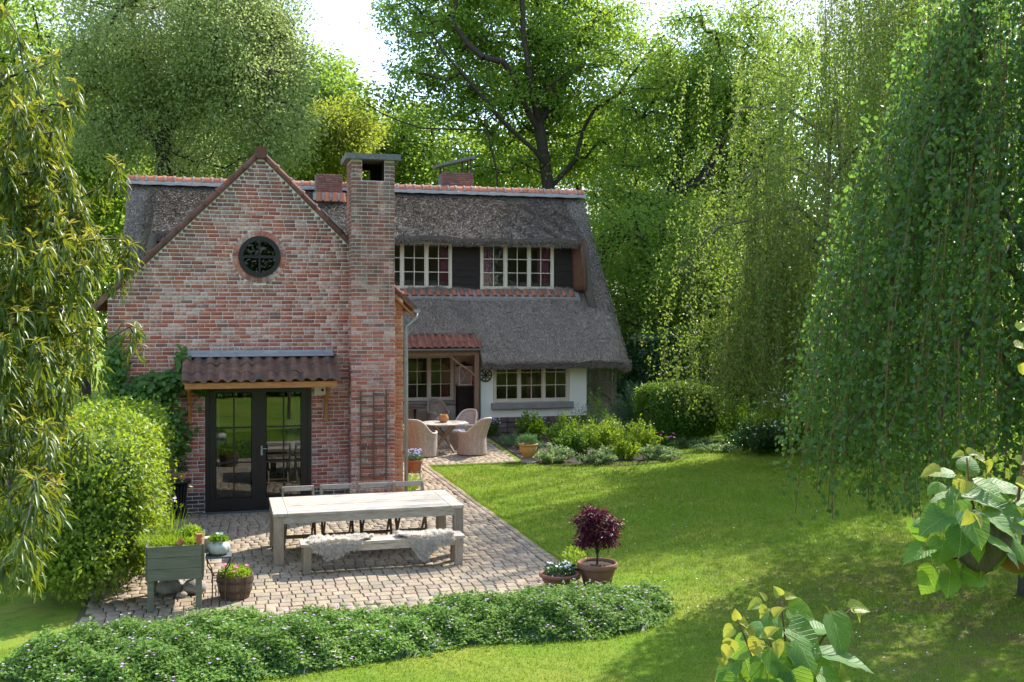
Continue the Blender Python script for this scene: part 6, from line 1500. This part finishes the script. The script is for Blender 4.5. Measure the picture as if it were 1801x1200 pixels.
# climbing vine on the gable
def vine():
    g = np.random.default_rng(701); r = empty('climbing_vine', (-2.0, -.03, 0), 'leafy climbing vine on the brick wall left of the canopy', 'climber')
    P = []
    for cx_, cz_, rx, rz, k in ((-2.1, 2.15, .45, .28, 1100), (-1.75, 2.35, .35, .2, 600), (-1.38, 2.75, .07, .22, 160), (-1.55, 2.45, .25, .15, 300), (-1.85, 1.7, .45, .25, 900), (-1.55, 1.35, .25, .3, 420), (-2.5, 2.6, .15, .55, 600), (-2.35, 1.5, .3, .5, 700), (-1.0, 2.28, .1, .07, 90)):
        a = g.normal(0, .5, (k, 2)); P.append(np.stack([cx_+2+a[:, 0]*rx, -.02-np.abs(g.normal(0, .10, k)), cz_+a[:, 1]*rz], 1))
    P = np.concatenate(P); n_ = len(P)
    V, F = leaves(P, unit(np.stack([g.normal(0, .6, n_), -np.ones(n_)*.5, -np.ones(n_)*.6+g.normal(0, .3, n_)], 1)), np.array([0, -1, .6])+g.normal(0, .35, (n_, 3)), g.uniform(.07, .12, n_), g.uniform(.06, .10, n_), 'round', .12, .15)
    link('foliage', np_mesh('foliage', V, F), M['l_vine'], r)
    b = MB()
    for pts in ([(-.5, -.03, 0), (-.45, -.03, 1.2), (-.2, -.03, 2.1), (.2, -.03, 2.35), (.62, -.03, 2.8)], [(-.3, -.03, 0), (-.1, -.03, 1.0), (.4, -.04, 1.5), (.5, -.05, 2.2)], [(.5, -.05, 2.6), (.47, -.06, 2.2), (.25, -.05, 1.95)]): b.tube(pts, .010, 5)
    link('stem', b.mesh('stem'), M['twig'], r)
vine()
# geranium strip in front of the terrace
def inside(poly, X, Y):
    c_ = np.zeros(len(X), bool); n_ = len(poly); j = n_-1
    for i in range(n_):
        xi, yi = poly[i]; xj, yj = poly[j]; k = ((yi > Y) != (yj > Y)) & (X < (xj-xi)*(Y-yi)/(yj-yi+1e-12)+xi); c_ ^= k; j = i
    return c_
def geranium():
    g = np.random.default_rng(801)
    poly = [(-3.0, -8.1), (-2.3, -7.2), (-1.2, -7.2), (.1, -7.38), (1.8, -7.30), (3.4, -7.12), (4.2, -6.98), (4.72, -7.2), (4.6, -7.95), (4.15, -8.45), (3.4, -8.70), (1.9, -8.55), (1.3, -8.75), (.2, -8.95), (-.9, -9.2), (-2.2, -9.0)]
    pa = np.array(poly)
    def edge(X, Y):
        d_ = np.full(len(X), 9.)
        for i in range(len(pa)):
            a, b = pa[i], pa[(i+1) % len(pa)]; ab = b-a; t = np.clip(((X-a[0])*ab[0]+(Y-a[1])*ab[1])/(ab@ab), 0, 1); d_ = np.minimum(d_, np.hypot(X-a[0]-t*ab[0], Y-a[1]-t*ab[1]))
        return d_
    def hgt(X, Y): return .26*np.clip((edge(X, Y)+.05*np.sin(X*7)+.04*np.sin(X*15+Y*9))/.40, 0.02, 1)**.6*(1+.16*np.sin(X*2.1+Y*1.3)+.16*np.sin(X*4.7-Y*3.1)+.14*np.sin(X*11+Y*9)+.12*np.sin(X*19-Y*23))
    r = empty('geranium_strip', (1, -8, 0), 'long low strip of flowering cranesbill in front of the terrace', 'ground cover'); r['kind'] = 'stuff'; base = np.array([1, -8, 0])
    nx, ny = 130, 44; Xg, Yg = np.meshgrid(np.linspace(-3.1, 5.05, nx), np.linspace(-9.3, -6.85, ny), indexing='ij'); ins = inside(poly, Xg.ravel(), Yg.ravel()).reshape(nx, ny)
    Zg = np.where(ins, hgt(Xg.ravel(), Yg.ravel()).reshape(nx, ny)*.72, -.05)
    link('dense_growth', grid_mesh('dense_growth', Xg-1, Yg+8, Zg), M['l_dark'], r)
    n_ = 140000; X = g.uniform(-3.1, 5.05, n_); Y = g.uniform(-9.3, -6.85, n_); k = inside(poly, X, Y) ; X, Y = X[k], Y[k]; X = X+g.normal(0, .05, len(X)); Y = Y+g.normal(0, .05, len(Y))
    Z = np.maximum(.02, hgt(X, Y)*g.uniform(.66, 1.06, len(X))+np.abs(g.normal(0, .03, len(X)))*(g.uniform(0, 1, len(X)) < .25)); n_ = len(X); P = np.stack([X, Y, Z], 1)-base
    V, F = leaves(P, rdir(n_, g)*[1, 1, .35], np.array([0, -.25, 1])+g.normal(0, .38, (n_, 3)), g.choice([.022, .032, .045, .06], n_, p=[.3, .4, .22, .08])*g.uniform(.8, 1.2, n_), g.choice([.02, .03, .042], n_), 'diamond', .2, .1)
    link('foliage', np_mesh('foliage', V, F), M['l_geran'], r)
    m = 620; i = g.integers(0, n_, m); P2, D2, N2 = [], [], []
    for p in P[i]:
        p = p+np.array([0, 0, .045]); 
        for q in range(5): t = 2*math.pi*q/5; P2.append(p); D2.append((math.cos(t), math.sin(t), .3)); N2.append((0, 0, 1.))
    V, F = leaves(np.array(P2), np.array(D2), np.array(N2), .017, .016, 'round', .05, 0); link('flowers', np_mesh('flowers', V, F), M['fl_lilac'], r)
geranium()
# grass blades
def grass():
    g = np.random.default_rng(901); n_ = 280000
    d_ = 6+g.uniform(0, 1, n_)**1.3*22; px = g.uniform(-20, 1820, n_)
    xc = (px-900)/FPX*d_; c, s = math.cos(TH), math.sin(TH); X = CAMP[0]+xc*c+d_*s; Y = CAMP[1]-xc*s+d_*c
    bad = ((X > -3.3) & (X < 4.06) & (Y > -7.3) & (Y < 5)) | ((X < 6.9) & (X > 2) & (Y > 4.9)) | ((X > 6.6) & (X < 10.6) & (Y > 4.2)) | ((np.abs(X) < 2.7) & (Y > -.1)) | ((X > 10.4) & (Y > 9))
    X, Y, d_ = X[~bad], Y[~bad], d_[~bad]; n_ = len(X)
    sc_ = np.clip(d_/12, .8, 1.7); P = np.stack([X, Y, np.zeros(n_)], 1); L = g.uniform(.025, .06, n_)*sc_; a = g.uniform(0, 6.28, n_)
    D = unit(np.stack([g.normal(0, .55, n_), g.normal(0, .55, n_), np.ones(n_)], 1)); S = np.stack([np.cos(a), np.sin(a), 0*a], 1)*(.0048*sc_)[:, None]
    V = np.stack([P-S, P+S, P+D*L[:, None]], 1).reshape(-1, 3)
    o = link('grass', np_mesh('grass', V, np.arange(len(V)).reshape(-1, 3)), M['grass']); set_props(o, 'short sunlit mown grass of the lawn', 'grass', kind='stuff')
    k = 420; i = g.integers(0, n_, k*2); i = i[(X[i] > 4.5)][:k]; P2 = P[i]+np.array([0, 0, .035])
    V, F = leaves(P2, np.tile([[1., 0, .1]], (len(P2), 1)), np.array([0, 0, 1.])+g.normal(0, .2, (len(P2), 3)), .022, .022, 'round', 0, 0)
    o = link('daisies', np_mesh('daisies', V, F), M['fl_white']); set_props(o, 'tiny white daisies scattered in the lawn', 'daisies', kind='stuff')
grass()
def edge_tufts():
    g = np.random.default_rng(911); P = []
    for (x0, y0), (x1, y1), k in (((4.06, -7.0), (4.06, 4.9), 9000), ((4.06, 4.9), (6.3, 4.88), 1500), ((6.9, 4.2), (10.4, 4.1), 1200)):
        t = g.uniform(0, 1, k); P.append(np.stack([x0+(x1-x0)*t+g.normal(0, .028, k), y0+(y1-y0)*t+g.normal(0, .028, k), np.full(k, .0)], 1))
    P = np.concatenate(P); n_ = len(P)
    V, F = leaves(P, np.stack([g.normal(-.25, .5, n_), g.normal(0, .5, n_), np.ones(n_)], 1), rdir(n_, g), g.uniform(.04, .085, n_), g.uniform(.004, .008, n_), 'diamond', .1, .2)
    set_props(link('grass_tufts', np_mesh('grass_tufts', V, F), M['grass']), 'longer grass tufts creeping over the paving edge', 'grass', kind='stuff')
    n_ = 420; X = g.uniform(-2, 4, n_); Y = g.uniform(-6.9, -.4, n_); P = np.stack([X, Y, np.full(n_, .043)], 1)
    V, F = leaves(P, rdir(n_, g)*[1, 1, .1], np.array([0, 0, 1.])+g.normal(0, .25, (n_, 3)), g.uniform(.012, .035, n_), g.uniform(.008, .02, n_), 'diamond', .2, .1)
    set_props(link('fallen_leaves', np_mesh('fallen_leaves', V, F), M['twig']), 'small fallen leaves and bud scales on the paving', 'litter', kind='stuff')
    n_ = 2600; X = g.uniform(-2, 4, n_); Y = g.uniform(-7.0, 4.5, n_); k = np.array([in_terrace(a, b) for a, b in zip(X, Y)]); P = np.stack([X, Y, np.full(n_, .03)], 1)[k]; n_ = len(P)
    V, F = leaves(P, np.stack([g.normal(0, .6, n_), g.normal(0, .6, n_), np.ones(n_)*.6], 1), rdir(n_, g), g.uniform(.015, .04, n_), g.uniform(.006, .012, n_), 'diamond', .1, .2)
    set_props(link('joint_weeds', np_mesh('joint_weeds', V, F), M['l_bright']), 'tiny weeds in the paving joints', 'weeds', kind='stuff')
edge_tufts()

# ------------------------------------------------------------------ lime branches close to the viewer
def lime_leaf_mesh(name, mat, seed, cup=.12, curl=.18):
    g = np.random.default_rng(seed); n_ = 14; rows = []
    ts = np.linspace(0, 1, n_); half = np.array([.0, .30, .42, .475, .49, .485, .465, .43, .385, .325, .25, .165, .075, 0.0])
    V, F = [], []; m = 7
    for i, t in enumerate(ts):
        x0 = t; 
        for j in range(m):
            s = (j/(m-1)-.5)*2; w_ = half[i]*s; ser = .016*((i+(j == 0)) % 2) if j in (0, m-1) and 0 < i < n_-1 else 0
            xx = x0-.10*abs(s)**2*(1-t)**2*1.3*(1 if i > 0 else 0); z = cup*abs(s)**1.4*half[i]*1.2-curl*t*t+.018*math.sin(abs(s)*7-t*16)*(half[i]*2)
            V.append((xx, w_+math.copysign(ser, s), z))
    for i in range(n_-1):
        for j in range(m-1): a = i*m+j; F.append((a, a+m, a+m+1, a+1))
    me = bpy.data.meshes.new(name); me.from_pydata(V, [], F); me.update(); me.polygons.foreach_set('use_smooth', [True]*len(me.polygons)); me.materials.append(M[mat]); return me
LM = [lime_leaf_mesh('leaf', 'l_lime', 1), lime_leaf_mesh('leaf', 'l_lime', 2, .25, .30), lime_leaf_mesh('leaf', 'l_lime', 3, -.12, .35)]
LY = [lime_leaf_mesh('young_leaf', 'l_lime_young', 4, .35, .3), lime_leaf_mesh('young_leaf', 'l_lime_young', 5, .5, .45)]
def put_leaf(parent, base, me, p, d, up, size, name='leaf'):
    X = Vector(d).normalized(); S = X.cross(Vector(up)).normalized(); U = S.cross(X)
    mt = Matrix((X, -S, U)).transposed().to_4x4() @ Matrix.Scale(size, 4); mt.translation = Vector(p)-Vector(base)
    o = link(name, me, None, parent); o.matrix_basis = mt
c_, s_ = math.cos(TH), math.sin(TH)
def camdir(r_, u, f): return np.array([r_*c_+f*s_, -r_*s_+f*c_, u])     # right, up, away as seen across the lawn
def lime(label, basep, stems, specs, youngs, seed, knob=None, lsc=.92):
    g = np.random.default_rng(seed); base = np.array(basep)*[1, 1, 0]; r = empty('lime_tree', tuple(base), label, 'tree', 'limes near the viewer')
    b = MB()
    for pts, r0 in stems:
        n_ = len(pts); b.tube([np.array(p)-base for p in pts], [r0*(1-.6*i/(n_-1)) for i in range(n_)], 8)
    link('stem', b.mesh('stem', True), M['twig'], r)
    if knob:
        p, rr = knob; kb = MB(); kb.lathe([(.001, -rr), (rr*.6, -rr*.8), (rr, -rr*.1), (rr*.95, rr*.4), (rr*.55, rr*.85), (.001, rr)], 22); q = np.array(p)-base
        kb.v = [(x*(1+g.normal(0, .10))+q[0], y*(1+g.normal(0, .10))+q[1], z*(1+g.normal(0, .08))+q[2]) for x, y, z in kb.v]; link('pollard_knob', kb.mesh('pollard_knob', True), M['bark_grey'], r)
    tw = MB()
    for px, py, dp, dx, du, df, sz, ux in specs:
        p = at(px, py, dp); d = camdir(dx, du, df); put_leaf(r, base, LM[g.integers(0, 3)], p, d, camdir(ux, 1.0, -.45)+g.normal(0, .25, 3), sz*lsc)
        tw.tube([p-base, p-base-d/np.linalg.norm(d)*sz*.35+np.array([0, 0, -.02])], .0016, 4)
    for px, py, dp, dx, du, df, sz in youngs:
        put_leaf(r, base, LY[g.integers(0, 2)], at(px, py, dp), camdir(dx, du, df), camdir(g.normal(0, .4), 1, -.5), sz*.85, 'young_leaf')
    link('leaf_stalks', tw.mesh('leaf_stalks'), M['l_lime_young'], r)
# shoots rising at the bottom
b0 = at(1395, 1500, 2.55)
SPEC1 = [(1445, 1150, 2.5, 1, -.15, -.2, .135, .1), (1462, 1080, 2.55, .25, -.8, -.3, .115, .5), (1385, 1105, 2.5, .8, -.45, -.3, .11, .1), (1355, 1140, 2.42, .55, -.75, -.3, .10, -.2), (1388, 1142, 2.45, .6, -.6, -.2, .085, .4), (1310, 1160, 2.45, .2, -.8, -.4, .085, -.3), (1345, 1165, 2.4, .1, -.9, -.3, .10, 0), (1385, 1068, 2.55, .8, -.25, -.2, .075, 0), (1350, 1080, 2.5, .5, -.6, -.4, .07, 0), (1345, 1100, 2.55, -.9, -.2, -.1, .075, -.2), (1290, 1170, 2.45, -.6, -.6, -.3, .075, -.3), (1440, 1185, 2.42, .7, -.4, -.3, .08, .3), (1390, 1180, 2.4, .3, -.8, -.3, .09, .1), (1425, 1112, 2.6, .5, .1, .3, .09, 0), (1375, 1120, 2.6, -.3, .2, .4, .08, 0), (1405, 1150, 2.55, .5, -.5, -.3, .10, .2), (1320, 1130, 2.55, -.5, -.4, .2, .075, 0), (1420, 1190, 2.45, -.2, -.7, -.3, .10, 0), (1300, 1195, 2.4, -.5, -.5, -.3, .09, 0), (1350, 1195, 2.38, 0, -.9, -.3, .09, 0), (1370, 1150, 2.5, -.4, -.6, -.4, .09, -.3), (1330, 1150, 2.5, -.6, -.5, -.3, .09, -.2), (1400, 1125, 2.45, .5, -.7, -.4, .11, .2), (1440, 1165, 2.5, .4, -.8, -.2, .10, .3)]
YOUNG1 = [(1372, 1048, 2.55, -.4, .6, 0, .03), (1380, 1052, 2.55, .7, .2, 0, .035), (1340, 1062, 2.55, -1, -.2, 0, .045), (1345, 1058, 2.5, -.2, .6, 0, .03), (1298, 1090, 2.5, -.3, .7, 0, .03), (1300, 1095, 2.5, .8, -.3, 0, .035), (1290, 1105, 2.5, -.7, -.5, 0, .04), (1288, 1125, 2.45, -.3, -.8, 0, .045), (1285, 1140, 2.42, -.6, -.7, 0, .04), (1350, 1118, 2.42, .3, .5, -.2, .035), (1355, 1122, 2.42, -.5, .2, -.2, .035), (1362, 1128, 2.40, .3, -.7, -.2, .045), (1335, 1125, 2.45, -.4, -.7, -.2, .05), (1350, 1070, 2.52, -.6, -.4, -.2, .035), (1495, 1072, 2.6, .9, .1, 0, .06), (1500, 1070, 2.6, .5, -.6, 0, .05), (1275, 1170, 2.45, -.5, .5, 0, .03), (1272, 1196, 2.42, -.6, -.3, 0, .03), (1475, 1190, 2.42, .3, .6, 0, .035), (1480, 1196, 2.42, .6, .1, 0, .03), (1360, 1085, 2.5, .3, .5, -.2, .04), (1310, 1105, 2.5, .4, -.5, -.2, .05)]
lime('young lime shoots with large heart-shaped leaves at the bottom edge', b0,
     [([at(1395, 3600, 2.55)*[1, 1, 0], at(1390, 1400, 2.55)], .035), ([at(1390, 1400, 2.55), at(1385, 1200, 2.55), at(1380, 1120, 2.55), at(1372, 1050, 2.55)], .0045), ([at(1390, 1380, 2.55), at(1430, 1150, 2.6), at(1448, 1120, 2.6), at(1495, 1072, 2.6)], .004), ([at(1390, 1400, 2.5), at(1340, 1200, 2.45), at(1305, 1110, 2.5), at(1296, 1090, 2.5)], .004), ([at(1390, 1400, 2.5), at(1365, 1180, 2.45), at(1352, 1118, 2.42)], .005)], SPEC1, YOUNG1, 11)
b1 = at(1950, 1500, 2.75)
SPEC2 = [(1672, 905, 2.6, -.9, -.25, -.3, .125, -.2), (1680, 880, 2.6, -.35, -.8, -.4, .12, -.2), (1690, 870, 2.65, .9, -.1, -.3, .13, .1), (1715, 855, 2.7, 1, -.25, -.2, .14, .2), (1730, 900, 2.6, .75, -.5, -.4, .125, .2), (1745, 850, 2.75, .9, .05, 0, .12, 0), (1690, 925, 2.55, -.2, -.9, -.4, .10, 0), (1715, 930, 2.55, .2, -.9, -.4, .10, .2), (1755, 900, 2.65, .9, -.5, -.3, .12, .3), (1635, 965, 2.6, -.9, -.2, -.2, .10, -.2), (1625, 965, 2.65, .5, -.3, -.3, .055, 0), (1662, 985, 2.6, .5, -.55, -.3, .085, .2), (1645, 1000, 2.6, -.55, -.8, -.3, .095, -.3), (1670, 1010, 2.6, -.2, -.8, -.4, .075, 0), (1690, 1005, 2.6, 1, -.3, -.2, .095, .2), (1745, 955, 2.6, -.1, -.8, -.4, .085, 0), (1755, 955, 2.6, .7, -.7, -.3, .10, .2), (1632, 915, 2.65, -.8, .0, -.2, .055, 0), (1608, 915, 2.7, -.3, -.8, -.2, .045, -.2), (1618, 920, 2.65, .1, -.9, -.3, .065, 0), (1680, 835, 2.7, -.9, .1, -.1, .085, 0), (1700, 830, 2.75, .3, .5, .3, .08, 0), (1655, 850, 2.65, -.6, -.2, -.2, .06, -.2), (1790, 920, 2.6, .8, -.3, -.2, .12, .2), (1780, 880, 2.7, 1, .1, 0, .12, 0), (1700, 900, 2.5, .2, -.7, -.5, .12, 0), (1735, 940, 2.55, .9, -.3, -.3, .10, 0), (1660, 945, 2.6, -.3, -.6, -.3, .09, -.2), (1800, 960, 2.7, -.3, -.8, -.3, .1, 0), (1668, 862, 2.62, .7, -.5, -.3, .075, 0), (1700, 880, 2.7, -.9, .1, 0, .12, 0), (1740, 880, 2.75, .5, .3, .2, .12, 0), (1770, 935, 2.65, .5, -.6, -.3, .11, .1)]
YOUNG2 = [(1695, 802, 2.7, -.9, .1, 0, .035), (1702, 800, 2.7, .8, .2, 0, .04), (1715, 805, 2.7, .8, -.3, 0, .05), (1732, 812, 2.7, .4, -.8, 0, .045), (1655, 830, 2.68, -.9, 0, 0, .06), (1700, 845, 2.65, -.7, -.6, -.2, .06), (1705, 900, 2.45, -.4, -.7, -.3, .045), (1712, 905, 2.45, .5, -.7, -.3, .045), (1790, 580, 2.9, .8, .3, 0, .05), (1785, 610, 2.9, .9, -.1, 0, .06), (1795, 640, 2.9, .3, -.8, 0, .04), (1785, 850, 2.7, .8, -.5, -.2, .07), (1790, 815, 2.75, .8, .3, 0, .05), (1720, 1000, 2.6, .3, -.7, -.2, .04)]
lime('pollarded lime branch with knob and large leaves at the right edge', b1,
     [([b1*[1, 1, 0], at(1960, 1200, 2.75), at(1900, 1010, 2.75)], .06), ([at(1930, 1015, 2.75), at(1850, 1000, 2.72), at(1780, 988, 2.7), at(1730, 965, 2.68)], .045), ([at(1720, 940, 2.68), at(1705, 860, 2.7), at(1700, 805, 2.7)], .005), ([at(1720, 950, 2.68), at(1660, 920, 2.66), at(1608, 912, 2.68)], .0035), ([at(1725, 970, 2.66), at(1670, 985, 2.62), at(1622, 960, 2.6)], .0035), ([at(1740, 940, 2.68), at(1790, 880, 2.7), at(1812, 700, 2.85), at(1800, 600, 2.9)], .005), ([at(1730, 975, 2.66), at(1690, 1000, 2.6)], .003)], SPEC2, YOUNG2, 12, knob=(at(1722, 958, 2.62), .068), lsc=.78)
